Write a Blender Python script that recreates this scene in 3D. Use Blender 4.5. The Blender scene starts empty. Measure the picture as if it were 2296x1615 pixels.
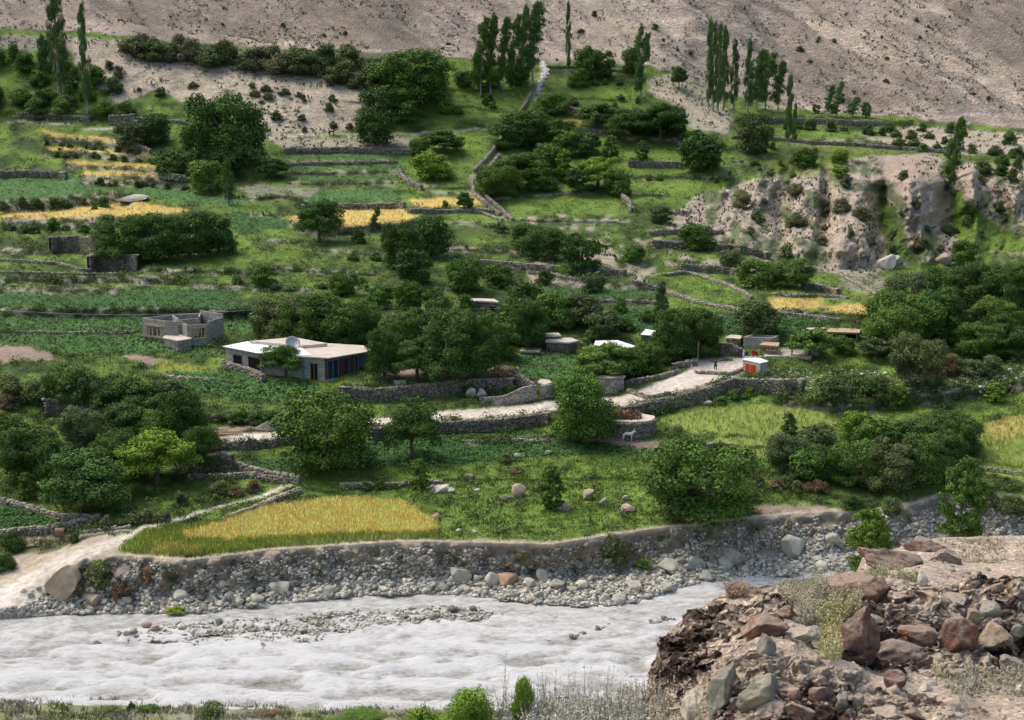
import bpy, math, random
import numpy as np
from math import radians, sin, cos, tan, pi
random.seed(7)
SC = bpy.context.scene
COL = SC.collection
# ------------------------------------------------------------------ camera, sky, sun, exposure
CAMZ = 59.0
PITCH = radians(12.0)
FP = 2296 / 36.0 * 50.0
cd = bpy.data.cameras.new('camera'); cd.lens = 50; cd.sensor_width = 36; cd.clip_start = 0.5; cd.clip_end = 4000
cam = bpy.data.objects.new('camera', cd); COL.objects.link(cam)
cam.location = (0, 0, CAMZ); cam.rotation_euler = (pi/2 - PITCH, 0, 0)
SC.camera = cam
SUN_EL, SUN_AZ = radians(58), radians(-62)     # azimuth measured from +Y towards +X
W = bpy.data.worlds.new('World'); SC.world = W; W.use_nodes = True
wn = W.node_tree; bg = wn.nodes['Background']
sky = wn.nodes.new('ShaderNodeTexSky'); sky.sky_type = 'NISHITA'; sky.sun_disc = False
sky.sun_elevation = SUN_EL; sky.sun_rotation = SUN_AZ; sky.air_density = 1.0; sky.dust_density = 4.0; sky.ozone_density = 1.0
wn.links.new(sky.outputs[0], bg.inputs[0]); bg.inputs[1].default_value = 0.14
sl = bpy.data.lights.new('sun', 'SUN'); sl.energy = 1.55; sl.angle = radians(30); sl.color = (1, 0.93, 0.82)
so = bpy.data.objects.new('sun', sl); COL.objects.link(so)
so.rotation_euler = (pi/2 - SUN_EL, 0, -SUN_AZ + pi)
SC.view_settings.view_transform = 'Standard'; SC.view_settings.look = 'None'
SC.view_settings.gamma = 1.0; SC.view_settings.exposure = 0.64
SC.render.engine = 'CYCLES'
try:
    SC.cycles.max_bounces = 5; SC.cycles.diffuse_bounces = 3; SC.cycles.transparent_max_bounces = 4
except Exception: pass

# ------------------------------------------------------------------ numpy helpers
def raydir(u, v):
    u = np.asarray(u, float); v = np.asarray(v, float)
    cx = (u - 1148) / FP; cy = (807.5 - v) / FP
    return cx, cos(PITCH) + cy*sin(PITCH), -sin(PITCH) + cy*cos(PITCH)
def at_y(u, v, R):
    dx, dy, dz = raydir(u, v); t = R/dy
    return dx*t, dy*t, CAMZ + dz*t
def at_z(u, v, z):
    dx, dy, dz = raydir(u, v); t = (z-CAMZ)/dz
    return dx*t, dy*t, CAMZ + dz*t
def project(x, y, z):
    z = z - CAMZ
    d = y*cos(PITCH) - z*sin(PITCH); up = y*sin(PITCH) + z*cos(PITCH)
    return 1148 + FP*x/d, 807.5 - FP*up/d, d
def hsh(i, j, k, s):
    n = (i*374761393 + j*668265263 + k*2147483647 + s*1274126177) & 0xFFFFFFFF
    n = ((n ^ (n >> 13)) * 1274126177) & 0xFFFFFFFF
    n = ((n ^ (n >> 16)) * 2246822519) & 0xFFFFFFFF
    return ((n ^ (n >> 15)) & 0xFFFF) / 65535.0
def vnoise(x, y, z=None, s=0):
    x = np.asarray(x, float); y = np.asarray(y, float)
    xi = np.floor(x).astype(np.int64); yi = np.floor(y).astype(np.int64)
    fx = x-xi; fy = y-yi; fx = fx*fx*(3-2*fx); fy = fy*fy*(3-2*fy)
    def plane(k):
        a = hsh(xi, yi, k, s); b = hsh(xi+1, yi, k, s); c = hsh(xi, yi+1, k, s); d = hsh(xi+1, yi+1, k, s)
        return (a*(1-fx)+b*fx)*(1-fy) + (c*(1-fx)+d*fx)*fy
    if z is None: return plane(np.zeros_like(xi))*2-1
    z = np.asarray(z, float); zi = np.floor(z).astype(np.int64); fz = z-zi; fz = fz*fz*(3-2*fz)
    return (plane(zi)*(1-fz) + plane(zi+1)*fz)*2-1
def fbm(x, y, z=None, o=4, s=0, g=0.5):
    r = 0; a = 1; t = 0
    for k in range(o):
        r = r + a*vnoise(x*2**k+17.3*k, y*2**k+5.1*k, None if z is None else z*2**k, s+k); t += a; a *= g
    return r/t
def interp(u, pts):
    return np.interp(u, [p[0] for p in pts], [p[1] for p in pts])
def inpoly(U, V, poly):
    res = np.zeros(U.shape, bool); n = len(poly)
    for i in range(n):
        x0, y0 = poly[i]; x1, y1 = poly[(i+1) % n]
        if y0 == y1: continue
        c = ((V >= y0) != (V >= y1)) & (U < (x1-x0)*(V-y0)/(y1-y0)+x0)
        res ^= c
    return res
def distline(U, V, pts, vs=2.5):
    """distance (px) to a polyline of (u,v,w), rows stretched by vs, minus w"""
    best = np.full(U.shape, 1e9)
    for a, b in zip(pts[:-1], pts[1:]):
        ax, ay, aw = a; bx, by, bw = b
        dx, dy = bx-ax, (by-ay)*vs; L = dx*dx+dy*dy+1e-6
        t = np.clip(((U-ax)*dx + (V-ay)*vs*dy)/L, 0, 1)
        d = np.hypot(U-ax-t*dx, (V-ay)*vs-t*dy) - (aw+t*(bw-aw))
        best = np.minimum(best, d)
    return best

# ------------------------------------------------------------------ mesh helpers
def mesh_np(name, co, faces, mat=None, parent=None, smooth=False, col=None, uv=None, tint=None, link=True):
    """faces: (n,3) or (n,4) array, or list of arrays of mixed size"""
    me = bpy.data.meshes.new(name)
    co = np.asarray(co, np.float32)
    fl = faces if isinstance(faces, list) else [faces]
    fl = [np.asarray(f, np.int32) for f in fl if len(f)]
    me.vertices.add(len(co)); me.vertices.foreach_set('co', co.ravel())
    nl = sum(f.size for f in fl); nf = sum(len(f) for f in fl)
    me.loops.add(nl); me.loops.foreach_set('vertex_index', np.concatenate([f.ravel() for f in fl]))
    me.polygons.add(nf)
    tot = np.concatenate([np.full(len(f), f.shape[1], np.int32) for f in fl])
    st = np.concatenate([[0], np.cumsum(tot)[:-1]]).astype(np.int32)
    me.polygons.foreach_set('loop_start', st)
    me.polygons.foreach_set('loop_total', tot)
    if smooth: me.polygons.foreach_set('use_smooth', np.ones(nf, bool))
    if col is not None:
        a = me.color_attributes.new('Col', 'FLOAT_COLOR', 'POINT')
        c = np.ones((len(co), 4), np.float32); c[:, :col.shape[1]] = col
        a.data.foreach_set('color', c.ravel())
    if tint is not None:
        a = me.attributes.new('tint', 'FLOAT', 'POINT'); a.data.foreach_set('value', np.asarray(tint, np.float32))
    if uv is not None:
        l = me.uv_layers.new(name='UVMap'); l.data.foreach_set('uv', np.asarray(uv, np.float32).ravel())
    me.update(calc_edges=True)
    if mat: me.materials.append(mat)
    if not link: return me
    o = bpy.data.objects.new(name, me); COL.objects.link(o)
    if parent: o.parent = parent
    return o
def tag(o, label=None, cat=None, group=None, kind=None):
    if label: o['label'] = label
    if cat: o['category'] = cat
    if group: o['group'] = group
    if kind: o['kind'] = kind
    return o
def empty(name, loc, rz=0, sc=(1, 1, 1)):
    o = bpy.data.objects.new(name, None); COL.objects.link(o); o.empty_display_size = 0.3
    o.location = loc; o.rotation_euler = (0, 0, rz); o.scale = sc
    return o
def gridfaces(nr, nc):
    i = np.arange((nr-1)*(nc-1)); r = i//(nc-1); c = i % (nc-1); a = r*nc+c
    return np.stack([a, a+1, a+nc+1, a+nc], 1)
class MB:
    """collects boxes, prisms and tubes into one mesh, with wall uvs in metres"""
    def __init__(s): s.v = []; s.f = []; s.uv = []
    def quad(s, a, b, c, d, uv=None):
        n = len(s.v); s.v += [a, b, c, d]; s.f.append((n, n+1, n+2, n+3))
        a_, b_, d_ = np.array(a), np.array(b), np.array(d)
        w = float(np.linalg.norm(b_-a_)); h = float(np.linalg.norm(d_-a_))
        s.uv += uv or [(0, a[2]), (w, a[2]), (w, a[2]+h), (0, a[2]+h)]
    def box(s, c, sz, rz=0, M=None):
        hx, hy, hz = sz[0]/2, sz[1]/2, sz[2]/2; ca, sa = cos(rz), sin(rz)
        def p(x, y, z): return (c[0]+x*ca-y*sa, c[1]+x*sa+y*ca, c[2]+z)
        P = [p(x, y, z) for z in (-hz, hz) for x, y in ((-hx, -hy), (hx, -hy), (hx, hy), (-hx, hy))]
        for i in range(4):
            j = (i+1) % 4; s.quad(P[i], P[j], P[4+j], P[4+i])
        s.quad(P[4], P[5], P[6], P[7]); s.quad(P[3], P[2], P[1], P[0])
    def seg(s, a, b, th, z0, z1):
        """vertical wall slab between two xy points"""
        L = math.hypot(b[0]-a[0], b[1]-a[1])
        s.box(((a[0]+b[0])/2, (a[1]+b[1])/2, (z0+z1)/2), (L, th, z1-z0), math.atan2(b[1]-a[1], b[0]-a[0]))
    def prism(s, poly, z0, z1, bottom=True):
        ar = sum(poly[i][0]*poly[(i+1) % len(poly)][1]-poly[(i+1) % len(poly)][0]*poly[i][1] for i in range(len(poly)))
        if ar < 0: poly = poly[::-1]
        n = len(poly)
        for i in range(n):
            a, b = poly[i], poly[(i+1) % n]
            s.quad((a[0], a[1], z0), (b[0], b[1], z0), (b[0], b[1], z1), (a[0], a[1], z1))
        for z, pl in ((z1, poly), (z0, poly[::-1])):
            if z == z0 and not bottom: continue
            k = len(s.v); s.v += [(p[0], p[1], z) for p in pl]; s.f.append(tuple(range(k, k+n))); s.uv += [(p[0], p[1]) for p in pl]
    def tube(s, pts, rad, n=8):
        pts = [np.array(p, float) for p in pts]; rings = []
        for i, p in enumerate(pts):
            d = pts[min(i+1, len(pts)-1)]-pts[max(i-1, 0)]; d = d/(np.linalg.norm(d)+1e-9)
            a = np.cross(d, (0, 0, 1) if abs(d[2]) < .9 else (1, 0, 0)); a /= np.linalg.norm(a); b = np.cross(d, a)
            r = rad[i] if hasattr(rad, '__len__') else rad
            k = len(s.v)
            for q in range(n):
                t = 2*pi*q/n; s.v.append(tuple(p+r*(cos(t)*a+sin(t)*b))); s.uv.append((q/n, i))
            rings.append(k)
        s.tubes = getattr(s, 'tubes', [])
        for k0, k1 in zip(rings[:-1], rings[1:]):
            for q in range(n): s.tubes.append((k0+q, k0+(q+1) % n, k1+(q+1) % n, k1+q))
        s.tubes.append(tuple(range(rings[0], rings[0]+n))); s.tubes.append(tuple(range(rings[-1], rings[-1]+n))[::-1])
    def build(s, name, mat, parent=None, smooth=False):
        me = bpy.data.meshes.new(name); fs = s.f+getattr(s, 'tubes', [])
        me.from_pydata(s.v, [], fs); l = me.uv_layers.new(name='UVMap')
        for lo in me.loops: l.data[lo.index].uv = s.uv[lo.vertex_index]
        if mat: me.materials.append(mat)
        if smooth: me.polygons.foreach_set('use_smooth', np.ones(len(me.polygons), bool))
        o = bpy.data.objects.new(name, me); COL.objects.link(o)
        if parent: o.parent = parent
        return o

# ------------------------------------------------------------------ materials
def newmat(name, rough=0.9, spec=0.15):
    m = bpy.data.materials.new(name); m.use_nodes = True
    nt = m.node_tree; b = nt.nodes['Principled BSDF']; b.inputs['Roughness'].default_value = rough
    b.inputs['Specular IOR Level'].default_value = spec
    return m, nt, b
def N(nt, t, **k):
    n = nt.nodes.new(t)
    for a, v in k.items(): setattr(n, a, v)
    return n
def setin(n, **k):
    for a, v in k.items(): n.inputs[a].default_value = v
    return n
def noise(nt, vec, scale, detail=4, rough=0.6):
    n = N(nt, 'ShaderNodeTexNoise'); setin(n, Scale=scale, Detail=detail, Roughness=rough)
    if vec is not None: nt.links.new(vec, n.inputs['Vector'])
    return n.outputs['Fac']
def ramp(nt, fac, stops):
    r = N(nt, 'ShaderNodeValToRGB'); e = r.color_ramp.elements
    while len(e) < len(stops): e.new(0.5)
    for q, (p, c) in zip(e, stops):
        q.position = p; q.color = (*c, 1) if len(c) == 3 else c
    nt.links.new(fac, r.inputs[0]); return r.outputs[0]
def mix(nt, fac, a, b, typ='MIX'):
    m = N(nt, 'ShaderNodeMix', data_type='RGBA', blend_type=typ)
    for s, v in ((0, fac), (6, a), (7, b)):
        if isinstance(v, (int, float)): m.inputs[s].default_value = v
        elif isinstance(v, tuple): m.inputs[s].default_value = (*v, 1)
        else: nt.links.new(v, m.inputs[s])
    return m.outputs[2]
def mth(nt, op, a, b=0.5, c=0.5):
    m = N(nt, 'ShaderNodeMath', operation=op)
    for s, v in ((0, a), (1, b), (2, c)):
        if isinstance(v, (int, float)): m.inputs[s].default_value = v
        else: nt.links.new(v, m.inputs[s])
    return m.outputs[0]
def bump(nt, b, h, strength, dist):
    n = N(nt, 'ShaderNodeBump'); setin(n, Strength=strength, Distance=dist)
    nt.links.new(h, n.inputs['Height']); nt.links.new(n.outputs[0], b.inputs['Normal'])
def objcoord(nt): return N(nt, 'ShaderNodeTexCoord').outputs['Object']
def geopos(nt): return N(nt, 'ShaderNodeNewGeometry').outputs['Position']
def grey(v): return (v, v, v)

def mat_ground():
    m, nt, b = newmat('ground_cover'); P = geopos(nt)
    at = N(nt, 'ShaderNodeAttribute', attribute_name='Col')
    c = at.outputs['Color']; stony = at.outputs['Alpha']
    n1 = noise(nt, P, 0.12, 5); n2 = noise(nt, P, 1.3, 5, .65)
    c = mix(nt, 1, c, ramp(nt, n1, [(.3, grey(.78)), (.7, grey(1.2))]), 'MULTIPLY')
    c = mix(nt, 1, c, ramp(nt, n2, [(.3, grey(.68)), (.7, grey(1.3))]), 'MULTIPLY')
    # slanting strata and rubble on the bare slopes
    mp = N(nt, 'ShaderNodeMapping'); mp.inputs['Rotation'].default_value = (0, radians(-28), 0); mp.inputs['Scale'].default_value = (.16, .5, 1)
    nt.links.new(P, mp.inputs[0]); n3 = noise(nt, mp.outputs[0], 1.0, 6, .7)
    st = mix(nt, 1, c, ramp(nt, n3, [(.32, grey(.62)), (.5, grey(1.0)), (.68, grey(1.28))]), 'MULTIPLY')
    vo = N(nt, 'ShaderNodeTexVoronoi'); setin(vo, Scale=1.5); nt.links.new(P, vo.inputs['Vector'])
    sx = N(nt, 'ShaderNodeSeparateColor'); nt.links.new(vo.outputs['Color'], sx.inputs[0])
    st = mix(nt, 1, st, ramp(nt, sx.outputs[0], [(0, grey(.72)), (.6, grey(1)), (.93, grey(1.12)), (1, grey(1.5))]), 'MULTIPLY')
    st = mix(nt, .35, st, mix(nt, noise(nt, P, .4, 3), (.40, .31, .24), (.30, .30, .26)), 'MIX')
    c = mix(nt, stony, c, st)
    nt.links.new(c, b.inputs['Base Color'])
    h = mth(nt, 'ADD', mth(nt, 'MULTIPLY', n2, .6), mth(nt, 'MULTIPLY', vo.outputs['Distance'], mth(nt, 'MULTIPLY', stony, .6)))
    h = mth(nt, 'ADD', h, mth(nt, 'MULTIPLY', noise(nt, P, 3.2, 4, .7), mth(nt, 'MULTIPLY', stony, .3)))
    h = mth(nt, 'ADD', h, mth(nt, 'MULTIPLY', n3, mth(nt, 'MULTIPLY', stony, .5)))
    bump(nt, b, h, .8, .6)
    return m
def mat_leaf(name, base, trans=.15):
    m, nt, b = newmat(name, .75, .12)
    oi = N(nt, 'ShaderNodeObjectInfo'); at = N(nt, 'ShaderNodeAttribute', attribute_name='tint')
    c = mix(nt, 1, oi.outputs['Color'], base, 'MULTIPLY')
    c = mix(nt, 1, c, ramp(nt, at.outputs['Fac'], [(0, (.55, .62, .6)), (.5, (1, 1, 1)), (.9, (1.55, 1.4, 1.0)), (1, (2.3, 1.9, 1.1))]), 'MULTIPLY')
    nt.links.new(c, b.inputs['Base Color'])
    return m
def mat_col(name, rough=.85):
    m, nt, b = newmat(name, rough, .1); at = N(nt, 'ShaderNodeAttribute', attribute_name='Col')
    g_ = N(nt, 'ShaderNodeNewGeometry'); va = N(nt, 'ShaderNodeVectorMath', operation='ADD'); nt.links.new(g_.outputs['Normal'], va.inputs[0]); va.inputs[1].default_value = (0, -.35, 1.6)
    vn = N(nt, 'ShaderNodeVectorMath', operation='NORMALIZE'); nt.links.new(va.outputs[0], vn.inputs[0]); nt.links.new(vn.outputs[0], b.inputs['Normal'])
    nt.links.new(at.outputs['Color'], b.inputs['Base Color']); return m
def mat_shrub(name):
    m, nt, b = newmat(name, .8, .1); at = N(nt, 'ShaderNodeAttribute', attribute_name='Col'); nt.links.new(at.outputs['Color'], b.inputs['Base Color']); return m
def mat_stone(name, base, var=.5, sc=2.0, vor=0, vs=3.0, orange=0, bd=.08, gr=.5):
    m, nt, b = newmat(name, .9, .15); P = geopos(nt)
    at = N(nt, 'ShaderNodeAttribute', attribute_name='tint'); oi = N(nt, 'ShaderNodeObjectInfo')
    c = mix(nt, 1, oi.outputs['Color'], base, 'MULTIPLY')
    n = noise(nt, P, sc, 6, .65)
    c = mix(nt, 1, c, ramp(nt, n, [(.3, grey(1-var)), (.7, grey(1+var))]), 'MULTIPLY')
    if vor:
        vo = N(nt, 'ShaderNodeTexVoronoi'); setin(vo, Scale=vs); nt.links.new(P, vo.inputs['Vector'])
        sx = N(nt, 'ShaderNodeSeparateColor'); nt.links.new(vo.outputs['Color'], sx.inputs[0])
        c = mix(nt, 1, c, ramp(nt, sx.outputs[0], [(0, grey(.5)), (1, grey(1.5))]), 'MULTIPLY')
    else:
        c = mix(nt, 1, c, ramp(nt, at.outputs['Fac'], [(0, (.5, .48, .46)), (.5, grey(1)), (1, (1.7, 1.65, 1.6))]), 'MULTIPLY')
    if orange:
        o = noise(nt, P, 1.6, 7, .75)
        c = mix(nt, ramp(nt, o, [(.62-orange*.08, grey(0)), (.69-orange*.08, grey(.75))]), c, (.33, .12, .045))
        o2 = noise(nt, P, 5, 5, .7)
        c = mix(nt, ramp(nt, o2, [(.6, grey(0)), (.68, grey(.6))]), c, (.45, .42, .38))
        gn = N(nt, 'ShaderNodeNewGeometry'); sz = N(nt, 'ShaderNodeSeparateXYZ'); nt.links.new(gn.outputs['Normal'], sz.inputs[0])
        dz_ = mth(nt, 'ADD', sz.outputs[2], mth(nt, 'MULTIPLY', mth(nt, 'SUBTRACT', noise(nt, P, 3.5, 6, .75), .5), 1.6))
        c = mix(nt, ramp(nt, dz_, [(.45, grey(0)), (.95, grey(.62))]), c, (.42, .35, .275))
    nt.links.new(c, b.inputs['Base Color'])
    bump(nt, b, noise(nt, P, sc*2.2, 8, .75), .9, bd)
    return m
def mat_plain(name, base, var=.2, sc=1.5, rough=.9, spec=.15, metal=0, bd=0.0):
    m, nt, b = newmat(name, rough, spec); P = objcoord(nt)
    c = mix(nt, 1, base, ramp(nt, noise(nt, P, sc, 5, .6), [(.3, grey(1-var)), (.7, grey(1+var))]), 'MULTIPLY')
    nt.links.new(c, b.inputs['Base Color']); b.inputs['Metallic'].default_value = metal
    if bd: bump(nt, b, noise(nt, P, sc*3, 5), .6, bd)
    return m
def mat_block(name, c1, c2, mortar, bw=.42, bh=.21):
    m, nt, b = newmat(name, .95, .1); uv = N(nt, 'ShaderNodeTexCoord').outputs['UV']
    br = N(nt, 'ShaderNodeTexBrick'); nt.links.new(uv, br.inputs['Vector'])
    setin(br, Scale=1.0, **{'Color1': (*c1, 1), 'Color2': (*c2, 1), 'Mortar': (*mortar, 1), 'Mortar Size': .035, 'Brick Width': bw, 'Row Height': bh})
    P = objcoord(nt)
    c = mix(nt, 1, br.outputs['Color'], ramp(nt, noise(nt, P, 1.2, 5, .65), [(.3, grey(.72)), (.7, grey(1.22))]), 'MULTIPLY')
    nt.links.new(c, b.inputs['Base Color']); bump(nt, b, br.outputs['Fac'], -.6, .03)
    return m
M = {}
M['ground'] = mat_ground()
M['leaf'] = mat_leaf('foliage', (1, 1, 1))
M['blade'] = mat_col('blades')
M['shrubleaf'] = mat_shrub('shrub_leaves')
M['bark'] = mat_plain('bark', (.13, .10, .075), .4, 4)
M['palebark'] = mat_plain('pale_bark', (.33, .29, .23), .3, 4)
M['wallstone'] = mat_stone('dry_stone', (.24, .222, .178), .35, 2.5)
M['wallcore'] = mat_stone('wall_core', (.10, .09, .08), .3, 2.5, 1, 4)
M['mudwall'] = mat_stone('mud_plastered_wall', (.30, .27, .235), .35, 1.2, 1, 5)
M['rock'] = mat_stone('river_rock', (.38, .37, .315), .28, 1.4)
M['nearrock'] = mat_stone('lichen_rock', (.225, .18, .145), .6, 3.0, orange=1.15, bd=.16)
M['greyrock'] = mat_stone('grey_rock', (.29, .275, .23), .45, 2.6, orange=.1, bd=.14)
M['block'] = mat_block('concrete_block', (.42, .40, .35), (.33, .31, .27), (.13, .125, .11), .72, .36)
M['darkblock'] = mat_block('stone_block', (.24, .22, .19), (.16, .145, .12), (.06, .055, .05), .55, .3)
M['palewall'] = mat_block('pale_block', (.5, .47, .41), (.42, .39, .34), (.2, .19, .17), .72, .34)
M['roofmud'] = mat_plain('mud_roof', (.50, .44, .37), .2, .8, bd=.03)
M['roofmetal'] = mat_plain('pale_metal_sheet', (.82, .83, .85), .06, 1, .45, .5)
M['wood'] = mat_plain('weathered_wood', (.26, .17, .11), .35, 3)
M['woodpale'] = mat_plain('pale_timber', (.42, .30, .2), .3, 3)
M['redpaint'] = mat_plain('red_paint', (.50, .045, .02), .15, 3, .6)
M['brownpaint'] = mat_plain('maroon_paint', (.12, .035, .03), .15, 3, .6)
M['bluepaint'] = mat_plain('blue_paint', (.13, .24, .42), .15, 3, .6)
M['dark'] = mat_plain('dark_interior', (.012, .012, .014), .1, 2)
M['glass'] = mat_plain('window_glass', (.02, .03, .045), .1, 2, .12, .5)
M['metal'] = mat_plain('grey_metal', (.35, .36, .37), .15, 4, .5, .5, .3)
M['skin'] = mat_plain('skin', (.28, .16, .10), .05, 4)
for k, c in dict(olive=(.05, .06, .02), blue=(.06, .09, .2), white=(.7, .7, .68), red=(.38, .03, .03), orange=(.6, .22, .1), brown=(.10, .06, .045), black=(.02, .02, .02), donkey=(.85, .82, .75)).items():
    M['c_'+k] = mat_plain(k+'_cloth', c, .12, 6)
# ------------------------------------------------------------------ the valley side: one continuous ground sheet
US = np.arange(-440, 2744, 4.0)
VS = np.concatenate([np.arange(-560, -20, 8.0), np.arange(-20, 1400, 2.5), np.arange(1400, 1700, 4.0), np.arange(1700, 2400, 25.0)])
U, V = np.meshgrid(US, VS)
FOOT = [(-440, 60), (0, 64), (150, 70), (270, 80), (400, 95), (600, 108), (800, 118), (1000, 128), (1200, 138), (1450, 145), (1530, 165), (1600, 200), (1750, 240), (1900, 256), (2060, 266), (2296, 288), (2744, 310)]
TOPL = [(-440, 1366), (0, 1346), (50, 1322), (120, 1284), (180, 1256), (215, 1246), (260, 1245), (430, 1256), (520, 1245), (600, 1233), (760, 1223), (900, 1214), (1040, 1216), (1240, 1222), (1330, 1205), (1500, 1182), (1640, 1162), (1820, 1150), (2000, 1140), (2100, 1112), (2296, 1118), (2744, 1118)]
BASEL = [(-440, 1372), (0, 1366), (200, 1340), (400, 1338), (560, 1325), (750, 1302), (1000, 1292), (1250, 1282), (1450, 1268), (1700, 1250), (1900, 1236), (2100, 1212), (2296, 1205), (2744, 1205)]
WATL = [(-440, 1392), (0, 1386), (200, 1375), (450, 1375), (600, 1356), (800, 1336), (1000, 1330), (1200, 1350), (1400, 1356), (1480, 1332), (1560, 1306), (1800, 1288), (1900, 1276), (2296, 1250), (2744, 1245)]
NEARL = [(-440, 1570), (0, 1573), (300, 1580), (600, 1590), (900, 1594), (1200, 1588), (2744, 1580)]
# feature rows: (v line, kind, value line)
def cst(x): return [(0, x)]
ROWS = [
 (cst(-560), 'R', [(0, 640), (2296, 620)]),
 (FOOT, 'R', [(0, 425), (800, 416), (1200, 428), (1700, 428), (2296, 415)]),
 ([(0, 272), (600, 312), (800, 302), (1100, 286), (1400, 290), (1600, 300), (1800, 325), (2296, 345)], 'R', [(0, 388), (600, 372), (1100, 386), (1600, 380), (2296, 374)]),
 (cst(405), 'R', [(0, 343), (800, 345), (1400, 350), (1650, 348), (1750, 340), (2296, 345)]),
 (cst(500), 'R', [(0, 303), (800, 305), (1400, 312), (1650, 320), (1750, 326), (2296, 330)]),
 (cst(605), 'R', [(0, 266), (800, 266), (1400, 272), (1700, 285), (1900, 300), (2296, 305)]),
 (cst(700), 'Z', [(0, 17), (1400, 17), (1900, 18), (2296, 20)]),
 (cst(770), 'Z', [(0, 13.8), (2296, 14.5)]),
 (cst(853), 'Z', cst(12)),
 (cst(930), 'Z', cst(9.5)),
 (cst(1000), 'Z', cst(7.5)),
 (cst(1090), 'Z', cst(6)),
 (TOPL, 'Z', [(-440, 1.3), (0, 1.5), (60, 2.4), (180, 4.6), (240, 5)]),
 (BASEL, 'Z', cst(1.1)),
 (WATL, 'Z', cst(0.02)),
]
def rowR(vl, kind, val, uu):
    v = interp(uu, vl); x = interp(uu, val)
    if kind == 'R': return v, x
    dx, dy, dz = raydir(uu, v); return v, (x-CAMZ)/dz*dy
vv = []; rr = []
for r in ROWS:
    a, b = rowR(*r, US); vv.append(a); rr.append(b)
nl = interp(US, NEARL); wl = interp(US, WATL)
def zrow(v, z):
    dx, dy, dz = raydir(US, v); vv.append(v); rr.append((z-CAMZ)/dz*dy)
zrow(wl+14, -0.7); zrow(nl-16, -0.7); zrow(nl+2, 0.05); zrow(np.full_like(US, 1650.), 5.0); zrow(np.full_like(US, 1850.), 15.0); zrow(np.full_like(US, 2400.), 22.0)
vv = np.array(vv); rr = np.log(np.array(rr))

# terraces: (polyline of the upper edge, height in px)
BANKS = [
 ([(0, 385), (130, 383), (150, 386)], 15), ([(95, 303), (320, 330)], 14), ([(100, 337), (345, 351)], 13), ([(155, 369), (360, 382)], 8),
 ([(180, 394), (300, 396), (420, 404)], 20), ([(0, 455), (150, 444), (240, 432), (300, 436)], 26), ([(0, 493), (200, 491), (240, 488)], 26),
 ([(115, 531), (245, 537)], 34), ([(200, 574), (310, 573)], 34), ([(0, 620), (300, 618), (420, 622)], 18), ([(0, 645), (280, 648)], 12),
 ([(0, 690), (520, 697), (570, 692)], 20), ([(0, 745), (300, 742)], 4), ([(500, 443), (640, 440), (760, 466)], 8),
 ([(640, 333), (800, 331), (925, 335)], 12), ([(640, 366), (890, 360)], 7), ([(640, 388), (900, 380)], 7), ([(640, 411), (890, 408)], 6),
 ([(680, 459), (905, 456)], 11), ([(915, 466), (1105, 469)], 10), ([(650, 500), (720, 512), (900, 500), (940, 486)], 18),
 ([(940, 418), (1060, 420)], 6), ([(760, 225), (1010, 236), (1150, 250)], 4), ([(1030, 272), (1100, 283)], 6),
 ([(1260, 285), (1320, 288), (1390, 298), (1530, 315)], 7), ([(1410, 360), (1545, 362)], 13), ([(1400, 392), (1640, 398)], 8), ([(1110, 440), (1390, 430), (1500, 436)], 6),
 ([(1455, 518), (1620, 515)], 10), ([(1465, 541), (1660, 549), (1720, 566)], 14), ([(1530, 592), (1655, 603)], 14), ([(1075, 585), (1240, 598), (1400, 606)], 14),
 ([(1240, 625), (1500, 640)], 14), ([(1340, 671), (1480, 676)], 8), ([(1800, 634), (1880, 646)], 12), ([(1740, 658), (1900, 664)], 5), ([(1730, 692), (1960, 706)], 5),
 ([(1640, 262), (1980, 270), (2060, 272)], 12), ([(1800, 312), (2000, 322), (2190, 336)], 10), ([(1690, 305), (1800, 312)], 8),
 ([(765, 868), (850, 868), (950, 861), (1050, 853), (1150, 849)], 30), ([(830, 962), (990, 948), (1100, 940), (1230, 926)], 26),
 ([(1390, 912), (1500, 890), (1600, 866), (1640, 849), (1800, 848)], 32), ([(450, 1000), (620, 986), (760, 970)], 14),
 ([(100, 897), (270, 897), (420, 905)], 34), ([(840, 1085), (1000, 1075), (1450, 1070)], 6), ([(1040, 990), (1240, 986)], 6),
 ([(340, 700), (560, 702)], 6), ([(1500, 985), (1700, 1000), (1850, 985)], 8), ([(2200, 1030), (2296, 1045)], 8), ([(380, 935), (620, 930)], 16),
 ([(1740, 880), (1900, 905), (2100, 880), (2296, 850)], 26), ([(1180, 790), (1330, 795)], 4), ([(700, 640), (1100, 650)], 5),
 ([(700, 560), (1020, 575)], 5), ([(1400, 800), (1520, 790)], 16),
 ([(900, 522), (1010, 517)], 5),
 ([(1160, 490), (1390, 496)], 6),
 ([(1000, 556), (1200, 566)], 8),
 ([(560, 600), (850, 612)], 7),
 ([(420, 640), (700, 650)], 6),
 ([(1400, 578), (1460, 584)], 7),
 ([(1120, 300), (1240, 312)], 5),
 ([(1000, 200), (1190, 206)], 4),
 ([(1240, 215), (1420, 226)], 5),
 ([(860, 705), (1030, 710)], 6),
 ([(0, 556), (110, 562)], 12),
 ([(320, 602), (560, 612)], 8),
 ([(600, 538), (700, 548)], 6),
 ([(1500, 706), (1640, 712)], 4),
 ([(1010, 498), (1150, 510)], 6),
 ([(1180, 540), (1380, 549)], 8),
 ([(1130, 628), (1230, 634)], 6),
 ([(0, 250), (240, 262)], 8),
 ([(560, 476), (640, 480)], 5),
 ([(1640, 360), (1720, 352)], 5),
 ([(1900, 365), (1960, 360)], 4),
 ([(1460, 470), (1560, 474)], 8),
 ([(1200, 395), (1380, 402)], 5),
 ([(960, 430), (1060, 436)], 4),
 ([(1240, 770), (1320, 772)], 4),
]
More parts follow.
